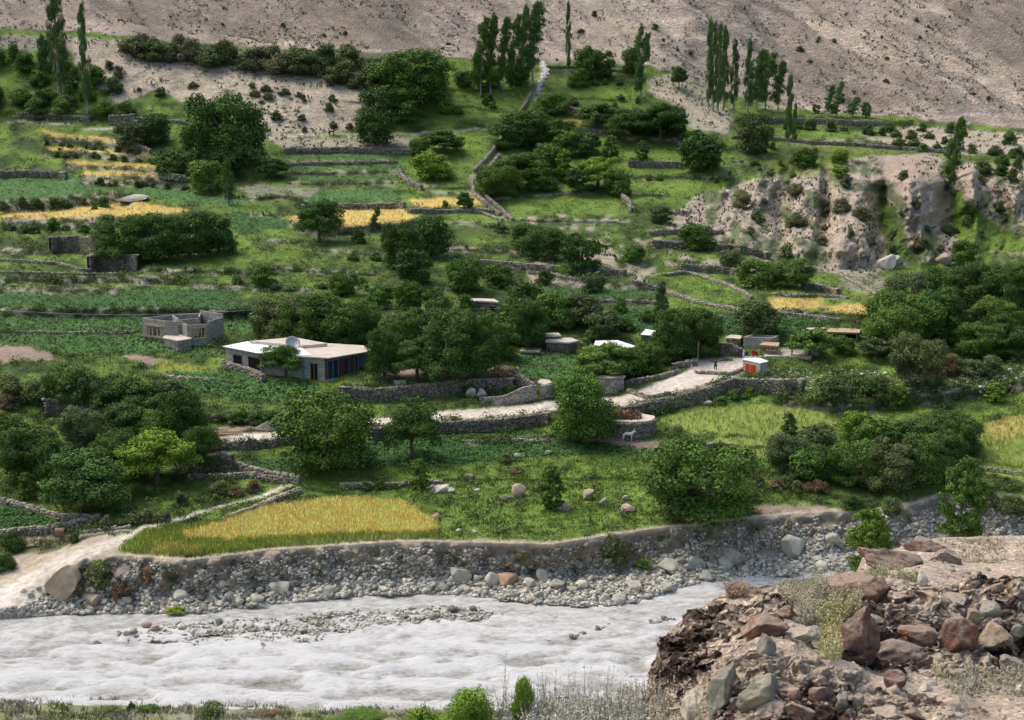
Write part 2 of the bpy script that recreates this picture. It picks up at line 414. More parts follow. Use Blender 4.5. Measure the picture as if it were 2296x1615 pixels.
Veff = V.copy(); riser = np.zeros_like(V)
for pts, hp in BANKS:
    u0, u1 = pts[0][0], pts[-1][0]
    b = interp(US, pts)[None, :] + 2.2*vnoise(US/23, US*0, s=5)[None, :]
    fade = np.clip(np.minimum(US-u0+14, u1+14-US)/28, 0, 1)[None, :]
    t = V - (b + hp/2); Wd = 26 + hp
    d = np.where(np.abs(t) < hp/2, -t, -np.sign(t)*hp/2*np.clip(1-(np.abs(t)-hp/2)/Wd, 0, 1))
    Veff += 0.93*d*fade
    riser = np.maximum(riser, ((np.abs(t) < hp/2+1)*fade))
LR = np.empty_like(V)
for j in range(len(US)):
    LR[:, j] = np.interp(Veff[:, j], vv[:, j], rr[:, j])
    LR[:, j] = np.where(V[:, j] > wl[j]-2, np.interp(V[:, j], vv[:, j], rr[:, j]), LR[:, j])
R = np.exp(LR)
# gravel bars: bottom of the channel lifted just above the water
WU = U + 9*vnoise(U/14, V/9, s=40) ; WV = V + 5*vnoise(U/14, V/9, s=41)
BAR = [(262, 1418), (330, 1405), (420, 1398), (560, 1392), (640, 1384), (760, 1373), (900, 1365), (985, 1357), (1060, 1368), (1130, 1377), (1085, 1393), (980, 1398), (880, 1402), (800, 1420), (760, 1430), (700, 1444), (560, 1441), (430, 1447), (330, 1441), (280, 1436)]
SHEL = [(1090, 1330), (1200, 1325), (1480, 1300), (1440, 1345), (1400, 1362), (1250, 1362), (1120, 1345)]
bar = inpoly(WU, WV, BAR) | inpoly(WU, WV, SHEL)
bar &= (fbm(U/30, V/9, s=44) > -.28)
bar |= distline(WU, WV, [(1225, 1437, 1), (1300, 1425, 8), (1370, 1402, 4)]) < 0
bar |= distline(WU, WV, [(1430, 1400, 1), (1490, 1392, 10), (1520, 1388, 4)]) < 0
dx, dy, dz = raydir(U, V)
RB = (np.where(V > 1362, -.05, .07)-CAMZ)/dz*dy
inwater = (V > wl[None, :]-1) & (V < nl[None, :])
R = np.where(bar & inwater, RB, R)
# soften slightly along v away from risers
GX, GY, GZ = at_y(U, V, R)
footx = interp(US, FOOT)[None, :]
bare = (V < interp(US, FOOT)[None, :]).astype(float)
# relief: mountain gullies, bluffs, field unevenness
strat = fbm((-U*.50+V*.86)/16, (U*.86+V*.50)/110, o=4, s=72)*2.6*np.clip((footx-V)/50, 0, 1)
nz = strat + fbm(GX/26+.6*GY/26, GY/40, o=5, s=3)*4.0 + np.abs(fbm(GX/11+GY/22, GY/60, o=4, s=9))*-3.0
cliffm = np.clip((U-1540)/90, 0, 1)*np.clip((V-345)/40, 0, 1)*np.clip((615-V)/50, 0, 1)
pale_bank = np.clip(1-np.abs(V-190-(U-500)*.06)/110, 0, 1)*np.clip((U-150)/80, 0, 1)*np.clip((850-U)/120, 0, 1)
rib = np.abs(fbm(U/62+.2*vnoise(U/40, V/40, s=20), V/230, o=4, s=21)); cl = 14*(rib-.2) + 4.0*fbm(U/38, V/34, o=5, s=23, g=.5) - 2.5*(np.abs(fbm(U/26+V/50, V/34, o=4, s=25, g=.5))-.2)
for (cu, cv, su, sv, am) in ((2055, 440, 56, 92, -15), (2175, 420, 24, 66, -11), (1905, 520, 52, 85, -11), (1800, 510, 36, 80, -8), (1985, 480, 26, 100, 7), (2128, 470, 22, 80, 7), (1845, 480, 22, 80, 4), (2250, 450, 35, 60, -6), (1680, 500, 50, 60, -4)):
    cl = cl + am*np.exp(-(((U-cu)/su)**2+((V-cv)/sv)**2)**1.5)
bankz = ((V > interp(US, TOPL)[None, :]-3) & (V < wl[None, :])).astype(float)
dR = cliffm*cl + pale_bank*(3.2*fbm(U/60, V/40, o=5, s=31)) + bankz*np.clip((V-interp(US, TOPL)[None, :])/18, 0, 1)*(1.7*fbm(U/30, V/34, o=5, s=33, g=.6))*(U > 150)
near0 = (V < nl[None, :]) & (V > wl[None, :])
dR = np.where(near0, 0, dR)
R2 = R + dR
GX, GY, GZ = at_y(U, V, R2)
zn = bare*nz*np.clip((interp(US, FOOT)[None, :]-V)/40, 0, 1) + (1-bare)*fbm(GX/9, GY/9, o=3, s=50)*.35*np.where(V > interp(US, TOPL)[None, :]-4, 0.2, 1)
zn = np.where(V > interp(US, NEARL)[None, :]+20, fbm(GX/3, GY/3, o=3, s=51)*.4, zn)
zn = np.where(near0, np.where(bar, .06*fbm(GX/1.5, GY/1.5, s=52), 0), zn)
GZ = GZ + zn
def P(u, v):
    """ground point seen at photo position (u, v)"""
    i = np.interp(v, VS, np.arange(len(VS))); j = (u-US[0])/4.0
    i0 = int(min(max(i, 0), len(VS)-2)); j0 = int(min(max(j, 0), len(US)-2)); a = i-i0; b = j-j0
    f = lambda G: ((G[i0, j0]*(1-b)+G[i0, j0+1]*b)*(1-a)+(G[i0+1, j0]*(1-b)+G[i0+1, j0+1]*b)*a)
    return float(f(GX)), float(f(GY)), float(f(GZ))
def Pn(u, v):
    i = np.clip(np.interp(v, VS, np.arange(len(VS))), 0, len(VS)-1.001); j = np.clip((np.asarray(u)-US[0])/4.0, 0, len(US)-1.001)
    i0 = i.astype(int); j0 = j.astype(int); a = i-i0; b = j-j0
    f = lambda G: ((G[i0, j0]*(1-b)+G[i0, j0+1]*b)*(1-a)+(G[i0+1, j0]*(1-b)+G[i0+1, j0+1]*b)*a)
    return f(GX), f(GY), f(GZ)
def mpp(u, v):
    x, y, z = P(u, v); return (y*cos(PITCH)-(z-CAMZ)*sin(PITCH))/FP     # metres per photo pixel there

# ---- what grows or lies on the ground, painted as fields, paths and bare soil
K = dict(G=(.078, .122, .026), GB=(.14, .215, .040), GD=(.040, .066, .019), GY=(.17, .20, .05), PO=(.058, .125, .038), PB=(.080, .165, .048), WH=(.50, .36, .11),
         GW=(.23, .26, .05), GL=(.20, .245, .055), PA=(.56, .50, .42), SC=(.34, .268, .215), DR=(.14, .108, .082), PK=(.41, .33, .275), PL=(.42, .36, .265), DI=(.27, .20, .15), GR=(.31, .30, .25), BK=(.20, .172, .13), CL=(.40, .332, .255), NB=(.26, .25, .19))
PU = U + 7*vnoise(U/17, V/12, s=60)+2.5*vnoise(U/5, V/4, s=61); PV = V + 3.5*vnoise(U/17, V/12, s=62)+1.6*vnoise(U/5, V/4, s=63)
colr = np.empty(U.shape+(3,)); colr[:] = K['G']
stony = np.zeros(U.shape); veg = np.full(U.shape, 1, np.int8)
cn = fbm(U/40, V/18, o=4, s=70)
w = np.clip(cn*2.2+.35, 0, 1)[..., None]; colr = colr*(1-w)+np.array(K['GB'])*w
w = np.clip(-cn*2.8-.15, 0, 1)[..., None]; colr = colr*(1-w)+np.array(K['GD'])*w
def paint(mask, key, st=0, vg=None, a=1):
    global colr
    c = np.array(K[key]) if isinstance(key, str) else np.array(key)
    colr[mask] = colr[mask]*(1-a)+c*a; stony[mask] = st
    if vg is not None: veg[mask] = vg
def pp(poly, key, st=0, vg=None, a=1, soft=True): paint(inpoly(PU if soft else U, PV if soft else V, poly), key, st, vg, a)
footv = interp(US, FOOT)[None, :]
m_mt = PV < footv
paint(m_mt, 'SC', 1, 5)
sp_ = -U*.50+V*.86; sa_ = U*.86+V*.50
stk = fbm(sp_/13, sa_/120, o=4, s=72); stk2 = fbm(sp_/60, sa_/500, o=3, s=73)
colr = np.where(m_mt[..., None], colr*(1+.32*np.clip(stk*1.6, -1, 1)+.42*np.clip(stk2*2.2, -1, 1))[..., None], colr)
w = (np.clip(fbm(U/90+V/160, V/60, o=4, s=71)*1.8+.3, 0, 1)*m_mt)[..., None]; colr = colr*(1-w*.6)+np.array(K['PK'])*w*.6
pp([(250, 30), (280, 0), (330, -300), (940, -300), (955, 0), (900, 50), (985, 100), (1000, 118), (820, 112), (600, 80), (400, 66)], 'DR', 1, 5, .8)
pp([(-440, -300), (330, -300), (280, 0), (200, 40), (-440, 30)], 'DR', 1, 5, .35)
pp([(2110, -100), (2744, -200), (2744, 330), (2290, 120), (2200, 70), (2120, 10)], 'DR', 1, 5, .75)
pp([(1270, -100), (1400, -100), (1420, 60), (1540, 150), (1430, 140), (1300, 110)], 'PL', .6, 5, .55)
pp([(950, 0), (1280, 0), (1230, 130), (1000, 125)], 'PK', 1, 5, .6)

for (su, sv, L_, w0, w1, ky, al) in ((1020, -60, 260, 6, 26, 'PL', .45), (1150, -80, 300, 8, 18, 'PL', .35), (1480, -60, 420, 5, 22, 'PL', .4), (1560, -40, 520, 4, 16, 'DR', .4), (1700, -50, 480, 6, 24, 'PL', .45), (1640, 30, 300, 3, 12, 'DR', .35), (1850, -40, 420, 4, 14, 'DR', .35), (1930, -30, 460, 6, 22, 'PL', .4), (2060, -20, 300, 3, 10, 'DR', .4), (1780, 60, 420, 3, 14, 'PL', .4), (2020, 60, 330, 4, 18, 'PL', .35), (300, -40, 330, 5, 16, 'DR', .4), (480, -60, 380, 4, 14, 'PK', .4), (640, -50, 320, 5, 18, 'DR', .45), (0, -40, 240, 4, 14, 'PK', .4), (1330, -60, 300, 10, 26, 'PL', .45), (1250, 0, 160, 3, 9, 'DR', .35)):
    ang_ = .22 if 1000 < su < 1200 else .56
    paint((distline(U+10*vnoise(U/26, V/18, s=95), V+7*vnoise(U/26, V/18, s=96), [(su, sv, w0), (su+L_*.5, sv+L_*.5*ang_+8, w1), (su+L_, sv+L_*ang_, w0)], 1.6) < 0) & m_mt, ky, 1, 5, al)
# pale eroded bank above the upper path
pp([(165, 84), (270, 90), (330, 112), (450, 130), (600, 142), (740, 168), (860, 185), (880, 215), (800, 250), (800, 292), (610, 312), (596, 280), (560, 250), (430, 235), (350, 205), (262, 235), (215, 185), (165, 135)], 'PL', .8, 5)
pp([(570, 250), (600, 245), (620, 310), (580, 315)], 'PL', .8, 5)
pp([(330, 112), (600, 110), (900, 122), (900, 185), (740, 168), (600, 142), (450, 130)], (.10, .13, .06), .3, 4)
pp([(0, 66), (280, 82), (280, 88), (0, 74)], 'GB', 0, 1)
pp([(0, 76), (165, 86), (165, 120), (0, 110)], (.22, .2, .15), .6, 4)
pp([(1530, 165), (1600, 205), (1650, 262), (1630, 300), (1560, 290), (1480, 205), (1440, 180)], (.30, .29, .20), .7, 4)
pp([(1455, 180), (1490, 190), (1640, 290), (1610, 292), (1540, 250), (1460, 210)], 'PL', .7, 5)
pp([(1540, 240), (1580, 250), (1640, 290), (1600, 290)], 'PL', .7, 5)
pp([(760, 395), (1, 1)], 'G')
pp([(600, 312), (920, 306), (925, 330), (640, 336)], (.27, .25, .18), .6, 4)
# bluffs on the right
pp([(1560, 440), (1640, 420), (1700, 400), (1800, 385), (1880, 362), (1960, 350), (2080, 345), (2150, 368), (2300, 370), (2744, 380), (2744, 620), (2296, 575), (2180, 560), (2120, 575), (2010, 600), (1960, 615), (1800, 612), (1700, 580), (1650, 545), (1560, 520), (1500, 500)], 'CL', 1, 4)
pp([(1900, 300), (2060, 285), (2296, 300), (2744, 310), (2744, 350), (2296, 345), (2100, 345), (2000, 330)], 'PL', .8, 4)
w = ((fbm(U/28, V/20, o=4, s=75) > .06) & (cliffm > .35))
paint(w, (.085, .12, .045), .2, 1, .9)
w = ((fbm(U/35, V/16, o=4, s=76) > .22) & (V > 480) & (V < 640) & (U > 1180) & (U < 1700)); paint(w, 'CL', .9, 5, .8)
pp([(2140, 420), (2190, 470), (2296, 540), (2296, 570), (2160, 560), (2120, 500)], 'GB', 0, 1)
pp([(1970, 430), (2000, 460), (2060, 590), (1990, 590), (1960, 500)], 'G', 0, 1)
pp([(1960, 350), (2060, 345), (2110, 375), (2135, 450), (2130, 520), (2080, 520), (2020, 440), (1975, 385)], (.37, .29, .225), .8, 5)
pp([(2155, 370), (2185, 365), (2205, 420), (2190, 465), (2160, 450)], (.37, .29, .225), .8, 5)
pp([(1860, 440), (1960, 430), (1975, 520), (2000, 590), (1860, 600), (1840, 520)], (.40, .32, .25), .8, 5)
# upper terraces
for q in ([(95, 292), (310, 318), (322, 328), (100, 303)], [(105, 328), (345, 341), (345, 350), (105, 337)], [(152, 359), (360, 371), (360, 381), (155, 369)], [(180, 380), (412, 391), (415, 403), (185, 393)]):
    pp(q, 'WH', 0, 2, .9); q2 = [((a+d) if 0 else a, b) for a, b in q for d in (0,)]
pp([(0, 402), (130, 402), (165, 390), (240, 430), (150, 442), (0, 452)], 'PB', 0, 3)
pp([(240, 425), (420, 425), (560, 460), (500, 468), (320, 440)], 'PB', 0, 3)
pp([(0, 474), (120, 462), (220, 452), (300, 452), (430, 472), (390, 482), (200, 489), (0, 493)], 'WH', 0, 2)
pp([(520, 475), (600, 478), (660, 500), (640, 512), (530, 518)], 'PO', 0, 3)
pp([(632, 488), (680, 480), (760, 470), (900, 468), (942, 484), (900, 500), (820, 510), (700, 508)], 'WH', 0, 2)
pp([(915, 446), (1075, 444), (1092, 462), (940, 466)], 'WH', 0, 2)
pp([(655, 430), (880, 424), (905, 448), (700, 456)], 'PB', 0, 3)
for y in (345, 369, 390): pp([(645, y+3), (910, y), (915, y+13), (645, y+17)], 'PB', 0, 3)
for y in (361, 384, 407): pp([(645, y+2), (900, y-2), (900, y+2), (645, y+5)], 'DI', .2, 1, .6)
pp([(520, 420), (600, 418), (720, 425), (690, 440), (560, 440)], 'NB', .6, 1, .7)
pp([(1010, 160), (1210, 165), (1190, 270), (1010, 262)], 'GB', 0, 1, .8)
pp([(900, 345), (1100, 300), (1070, 395), (1000, 425), (930, 415)], 'GB', 0, 1, .7)
pp([(1230, 170), (1420, 190), (1500, 260), (1400, 280), (1230, 240)], 'GB', 0, 1, .6)
pp([(1260, 265), (1310, 268), (1300, 280), (1255, 278)], 'WH', 0, 1, .7)
pp([(1120, 445), (1390, 435), (1400, 480), (1300, 478), (1150, 475)], 'GB', 0, 1)
pp([(1020, 470), (1120, 475), (1160, 520), (1010, 515)], 'GB', 0, 1)
pp([(1400, 370), (1640, 395), (1620, 430), (1420, 450)], 'GB', 0, 1, .8)
pp([(1400, 310), (1650, 345), (1650, 380), (1420, 355)], 'GB', 0, 1, .7)
pp([(560, 520), (820, 545), (830, 640), (700, 650), (520, 600)], 'GB', 0, 1, .5)
pp([(1740, 318), (2000, 325), (2010, 345), (1800, 345)], 'GY', 0, 1, .6)
pp([(1700, 345), (1880, 355), (1870, 400), (1740, 400)], 'GY', 0, 1, .6)
pp([(1640, 250), (1700, 248), (2060, 262), (2060, 270), (1640, 262)], 'GB', 0, 1, .8)
pp([(1700, 285), (2040, 300), (2000, 312), (1700, 302)], 'GB', 0, 1, .7)
# middle terraces
pp([(0, 655), (280, 652), (520, 652), (570, 690), (520, 697), (0, 690)], 'PO', 0, 3)
pp([(0, 712), (330, 712), (500, 706), (560, 708), (570, 742), (320, 742), (0, 745)], 'PB', 0, 3)
pp([(0, 752), (340, 750), (500, 790), (480, 800), (360, 790), (150, 795), (0, 778)], 'PB', 0, 3)
pp([(-100, 778), (60, 780), (115, 792), (125, 806), (0, 810), (-100, 812)], 'DI', .4, 5)
pp([(270, 794), (330, 798), (385, 812), (340, 818), (280, 806)], 'DI', .4, 5)
pp([(345, 808), (380, 808), (472, 826), (440, 838), (360, 838)], 'GW', 0, 2)
pp([(0, 806), (30, 806), (20, 818), (0, 820)], 'DI', .4, 5)
pp([(370, 835), (560, 838), (720, 868), (640, 905), (500, 890), (380, 860)], 'PB', 0, 3)
pp([(1130, 805), (1200, 800), (1320, 800), (1340, 850), (1260, 855), (1180, 845)], 'PB', 0, 3)
pp([(1180, 650), (1240, 642), (1500, 655), (1480, 668), (1340, 668), (1180, 665)], 'PO', 0, 3)
pp([(1340, 690), (1660, 700), (1860, 720), (1800, 760), (1340, 745)], 'PO', 0, 3)
pp([(1490, 632), (1610, 622), (1620, 640), (1590, 655), (1500, 650)], 'GB', 0, 3)
pp([(1620, 610), (1740, 640), (1960, 655), (1960, 668), (1700, 660)], 'GY', 0, 1, .7)
pp([(1720, 668), (1840, 666), (1856, 690), (1740, 692)], 'WH', 0, 2, .8)
pp([(1850, 682), (1958, 681), (1955, 705), (1856, 702)], 'WH', 0, 2)
pp([(1900, 610), (2000, 625), (1960, 660), (1880, 640)], 'NB', .6, 1, .6)
pp([(860, 845), (900, 848), (1140, 848), (1080, 835), (1140, 822), (1000, 822), (850, 830)], (.26, .22, .18), .2, 5)
pp([(1640, 795), (1800, 790), (1860, 800), (1900, 840), (1720, 840)], 'G', 0, 1)
pp([(1720, 780), (1830, 785), (1830, 797), (1720, 797)], 'PA', 0, 5, .6)
pp([(1850, 790), (2010, 780), (2010, 792), (1850, 800)], 'GY', 0, 1)
pp([(830, 985), (1240, 975), (1380, 985), (1440, 1010), (1420, 1022), (1240, 1030), (900, 1046), (620, 1062), (560, 1040)], 'PO', 0, 3)
pp([(600, 1060), (900, 1046), (1440, 1014), (1500, 1060), (1500, 1185), (1240, 1218), (1000, 1214), (985, 1160), (800, 1110), (660, 1090)], 'GB', 0, 1, .85)
pp([(1040, 990), (1230, 985), (1230, 988), (1060, 993), (1080, 1005), (1060, 1003)], 'DI', 0, 1)
pp([(1470, 945), (1520, 916), (1700, 905), (1880, 910), (1990, 930), (2000, 945), (1850, 962), (1720, 982), (1560, 968)], 'GL', 0, 2)
pp([(1600, 985), (1720, 980), (1740, 1020), (1640, 1030)], 'GL', 0, 2)
pp([(2190, 960), (2296, 940), (2744, 930), (2744, 1100), (2296, 1080), (2215, 1065)], 'GL', 0, 2)
pp([(2205, 950), (2296, 930), (2400, 930), (2400, 975), (2230, 985)], 'WH', 0, 2, .5)
pp([(0, 1130), (90, 1150), (215, 1160), (100, 1175), (0, 1182)], 'PO', 0, 3)
pp([(0, 1070), (330, 1090), (330, 1150), (220, 1155), (0, 1110)], 'G', 0, 1)
pp([(1320, 975), (1480, 985), (1480, 1010), (1400, 1000), (1300, 992)], 'DI', .5, 5)
pp([(1690, 1135), (1830, 1135), (1900, 1150), (1700, 1150)], 'DI', .3, 5)
# wheat above the river
pp([(268, 1236), (330, 1196), (480, 1172), (560, 1152), (610, 1138), (700, 1124), (800, 1118), (900, 1128), (962, 1160), (988, 1192), (960, 1206), (800, 1216), (600, 1226), (480, 1240), (330, 1246)], (.23, .235, .045), 0, 2, soft=False)
pp([(400, 1200), (480, 1180), (560, 1152), (610, 1138), (700, 1124), (800, 1118), (900, 1128), (962, 1160), (985, 1190), (940, 1196), (820, 1198), (640, 1206), (520, 1214), (430, 1214)], 'WH', 0, 2)
pp([(340, 1222), (400, 1226), (460, 1222), (450, 1240), (340, 1244)], 'WH', 0, 2, .5)
# river bank, gravel, beds
tv = interp(US, TOPL)[None, :]
m = (V > tv-3+3*vnoise(U/15, V/50, s=80)) & (V < wl[None, :]+3); paint(m, 'BK', 1, 5)
m = (V > tv-5) & (V < tv+7) & (U > 250); paint(m, 'PL', .3, 5)
m = (V > interp(US, BASEL)[None, :]-12+8*vnoise(U/20, V/20, s=81)) & (V < wl[None, :]+3); paint(m, 'GR', 1, 5)
paint((fbm(U/30, V/20, s=82) > .28) & (V > tv+20) & (V < wl[None, :]-8), (.10, .13, .035), .3, 1)
paint(bar, 'GR', 1, 5)
m = (V >= wl[None, :]+3) & (V < nl[None, :]-2) & ~bar; paint(m, (.30, .29, .26), .3, 5)
ww_ = fbm(U/60, V/26, o=4, s=77); paint((V > 480) & (V < 720) & (U > 560) & (U < 1480) & (veg == 1) & (ww_ > .0), 'GD', 0, 1, .6)
m = V >= nl[None, :]-2; paint(m, 'NB', .5, 1)
paint(m & (fbm(U/40, V/12, s=83) > 0.0), 'GY', .1, 1, .7)
pp([(0, 1185), (250, 1190), (270, 1230), (100, 1262), (0, 1290), (-200, 1300), (-200, 1185)], (.13, .14, .06), .3, 1)
pp([(30, 1240), (120, 1235), (200, 1205), (300, 1200), (260, 1245), (100, 1300), (-50, 1375), (-200, 1390), (-100, 1320), (0, 1290)], 'PL', .3, 5)
# paths and the road
def line(pts, key='PA', st=.15, vs=2.5, a=1): paint(distline(PU*.6+U*.4, PV*.6+V*.4, pts, vs) < 0, key, st, 5, a)
line([(645, 1090, 9), (600, 1108, 8), (560, 1120, 6), (450, 1150, 5), (330, 1184, 6), (295, 1200, 8), (240, 1225, 18), (150, 1255, 30), (70, 1310, 45), (0, 1365, 60), (-60, 1400, 60)])
line([(20, 1206, 3), (180, 1200, 4), (290, 1190, 5)])
road = [(130, 1000), (250, 990), (430, 990), (455, 982), (620, 968), (850, 938), (990, 926), (1222, 902), (1300, 895), (1390, 889), (1440, 871), (1500, 850), (1540, 836), (1562, 806), (1672, 800), (1668, 838), (1640, 848), (1560, 872), (1480, 890), (1400, 908), (1232, 924), (1100, 937), (990, 945), (830, 961), (620, 985), (470, 1002), (250, 1005)]
pp(road, 'PA', .05, 5, soft=False)
line([(455, 975, 3), (520, 962, 20), (620, 950, 10)], 'DI', .4)
line([(592, 313, 4), (640, 307, 4), (760, 301, 4), (850, 300, 3), (930, 299, 3), (1040, 292, 2), (1100, 288, 2)])
line([(20, 273, 3), (80, 276, 3), (165, 279, 3)]); line([(185, 291, 2), (250, 287, 9), (262, 288, 3)])
line([(235, 398, 1.5), (320, 416, 2), (330, 420, 1)]);  line([(2075, 342, 2), (2110, 340, 5), (2180, 336, 2)])
line([(1620, 240, 1.5), (1880, 244, 2), (1960, 247, 2.5), (2100, 255, 3), (2296, 262, 2.5)], 'PA')
line([(1128, 310, 5), (1100, 348, 6), (1070, 385, 5), (1056, 405, 6), (1072, 440, 5), (1100, 462, 5), (1140, 492, 3)], 'GR', .8)
line([(1215, 140, 6), (1220, 165, 8), (1206, 215, 7), (1200, 228, 4)], 'GR', .8)
line([(255, 650, 3), (270, 640, 3), (275, 625, 2)], 'PL')
line([(1380, 895, 4), (1400, 900, 12), (1420, 896, 6)], 'PA')
m = (riser > .5) & (V > 280) & (V < 1000) & (stony < .7); qn = fbm(U/16, V/7, s=90); paint(m & (qn > -.02), 'GD', .1, 1, .75); paint(m & (qn < -.06), (.33, .295, .235), .8, 5, .85)
# soften the field borders by a cell or two
def blur(a):
    b = a.copy(); b[1:-1] = (a[:-2]+2*a[1:-1]+a[2:])/4; c = b.copy(); c[:, 1:-1] = (b[:, :-2]+2*b[:, 1:-1]+b[:, 2:])/4; return c
mm = (V < footv)[..., None]; colr = np.where(mm, colr*(1+.22*np.clip(stk*1.8, -1, 1))[..., None], colr)
colr = blur(colr); stony = blur(stony)
gcol = np.concatenate([colr, stony[..., None]], 2).reshape(-1, 4)
g = mesh_np('ground', np.stack([GX, GY, GZ], 2).reshape(-1, 3), gridfaces(*U.shape)[:, ::-1], M['ground'], smooth=True, col=gcol)
tag(g, 'terraced valley side with fields, paths and bare scree slope', kind='structure')

# ------------------------------------------------------------------ the river
def mat_water():
    m, nt, b = newmat('silty_white_water', .35, .5); P_ = geopos(nt)
    at = N(nt, 'ShaderNodeAttribute', attribute_name='tint')
    mp = N(nt, 'ShaderNodeMapping'); mp.inputs['Scale'].default_value = (.45, 1, 1); nt.links.new(P_, mp.inputs[0])
    n = noise(nt, mp.outputs[0], 2.0, 9, .8); n2 = noise(nt, mp.outputs[0], .22, 4, .6)
    f = mth(nt, 'ADD', mth(nt, 'ADD', mth(nt, 'MULTIPLY', n, .9), mth(nt, 'MULTIPLY', n2, .35)), mth(nt, 'MULTIPLY', at.outputs['Fac'], .4))
    f = mth(nt, 'ADD', f, mth(nt, 'MULTIPLY', noise(nt, mp.outputs[0], 4.5, 6, .8), .75))
    f = mth(nt, 'MULTIPLY', mth(nt, 'SUBTRACT', f, .72), 1.15)
    c = ramp(nt, f, [(.08, (.18, .17, .13)), (.22, (.37, .36, .305)), (.37, (.57, .56, .515)), (.62, (.83, .83, .80))])
    nt.links.new(c, b.inputs['Base Color']); nt.links.new(ramp(nt, f, [(.2, grey(.4)), (.6, grey(.9))]), b.inputs['Roughness'])
    bump(nt, b, mth(nt, 'ADD', mth(nt, 'MULTIPLY', n, 1.5), mth(nt, 'MULTIPLY', noise(nt, mp.outputs[0], 4, 6, .7), .3)), .9, .45)
    return m
M['water'] = mat_water()
xs = np.arange(-120, 110, .34); ys = np.concatenate([np.arange(104, 190, .34)])
X, Y = np.meshgrid(xs, ys)
mid = np.clip((146-Y)/14, .25, 1)
wz = fbm(X/3.4+1.2*vnoise(X/5, Y/4, s=6), Y/1.6, o=4, s=2)
wz2 = 1-np.abs(fbm(X/6+.4*Y/6, Y/2.6, o=3, s=12))*3
wf = fbm(X/.9, Y/.55, o=3, s=7)
Zw = mid*(.42*wz + .26*np.clip(wz2, -1, 1)) + .10*wf - .06
foam = np.clip(.42+1.3*wz*mid+.5*wf+.35*(wz2-.3)*mid + .35*(mid-.6), 0, 1)
wt = mesh_np('river_water', np.stack([X, Y, Zw], 2).reshape(-1, 3), gridfaces(*X.shape), M['water'], smooth=True, tint=foam.ravel())
tag(wt, 'foaming silty white river', kind='structure')

# ------------------------------------------------------------------ foliage
rng = np.random.default_rng(11)
def unitv(n, r=None):
    v = (r or rng).normal(size=(n, 3)); return v/np.linalg.norm(v, axis=1)[:, None]
def leaves(c, nrm, s, tint, asp=1.7, r=None):
    """one pointed quad per leaf cluster"""
    r = r or rng; n = len(c)
    a = np.cross(nrm, unitv(n, r)); a /= np.linalg.norm(a, axis=1)[:, None]+1e-9; b = np.cross(nrm, a)
    s = s*r.uniform(.6, 1.35, n)[:, None]
    co = np.stack([c-a*s*asp/2, c-b*s/2+a*s*.15, c+a*s*asp/2, c+b*s/2+a*s*.1], 1).reshape(-1, 3)
    return co, np.arange(4*n).reshape(-1, 4), np.repeat(tint, 4)
def lumps_for(kind, r):
    L = []
    if kind == 'round':
        for i in range(44):
            d = unitv(1, r)[0]; k = r.uniform(.45, 1)**.6
            rad = r.uniform(.10, .19); e = np.array([.5-rad*.8, .5-rad*.8, .46-rad*.8])
            c = d*e*k; c[2] += .50
            if i < 12: c = np.array([cos(i*.55)*r.uniform(.15, .34), sin(i*.55)*r.uniform(.15, .34), r.uniform(.13, .24)])
            L.append((c, np.array([rad, rad, rad*.8])))
    elif kind == 'broad':
        for i in range(30):
            d = unitv(1, r)[0]; rad = r.uniform(.09, .17)
            c = d*np.array([.5-rad*.8, .5-rad*.8, .36-rad*.7])*r.uniform(.5, 1); c[2] = abs(c[2])*1.25 + .44 - .25*(r.random() < .4)*np.hypot(c[0], c[1])*2
            L.append((c, np.array([rad*1.15, rad*1.15, rad*.7])))
    elif kind == 'poplar':
        for i in range(38):
            z = .13+.84*(i+r.random())/38; pr = .46*np.sin(np.clip((z-.02)/.98, 0, 1)**.75*pi)**.6
            rad = r.uniform(.12, .22); a = r.uniform(0, 2*pi); q = pr*r.uniform(.2, .8)
            L.append((np.array([cos(a)*q, sin(a)*q, z]), np.array([rad, rad, r.uniform(.04, .075)])))
    elif kind == 'windswept':
        for i in range(46):
            z = .16+.80*(i+r.random())/46; pr = .36*np.sin(np.clip((z-.05)/.95, 0, 1)**.9*pi)**.7
            rad = r.uniform(.08, .16); a = r.uniform(0, 2*pi); q = pr*r.uniform(.1, .9)
            L.append((np.array([cos(a)*q+.55*(z-.3)**1.2+.04-.15, sin(a)*q, z+.12*cos(a)*q]), np.array([rad*1.3, rad, .045])))
    elif kind == 'bush':
        for i in range(24):
            d = unitv(1, r)[0]; rad = r.uniform(.12, .2)
            c = d*np.array([.5-rad*.7, .5-rad*.7, .8])*r.uniform(.4, .9); c[2] = abs(c[2])+.05
            c[0] += .0; L.append((c, np.array([rad, rad, rad*1.1])))
    elif kind == 'scrub':
        for i in range(14):
            a = r.uniform(0, 2*pi); q = .38*r.random()**.5; z = r.uniform(.2, .75)*(1-q*.7)
            L.append((np.array([cos(a)*q, sin(a)*q, z]), np.array([.16, .16, .26])))
    elif kind == 'young':
        for i in range(70):
            z = .05+.9*(i+r.random())/70; pr = .40*np.sin(np.clip(z, 0, 1)**.75*pi)**.6
            a = r.uniform(0, 2*pi); q = pr*r.uniform(.1, 1)**.6
            L.append((np.array([cos(a)*q, sin(a)*q, z]), np.array([.11, .11, .05])))
    return L
TRUNK = dict(round=(.34, .035, .16), broad=(.4, .03, .2), poplar=(.9, .07, .1), windswept=(.7, .03, .1), young=(.85, .02, .1), bush=(.4, .02, 0), scrub=(.35, .014, 0))
LOD = {'H': (24000, .0165), 'M': (7500, .029), 'L': (1900, .055)}
ASSET = {}
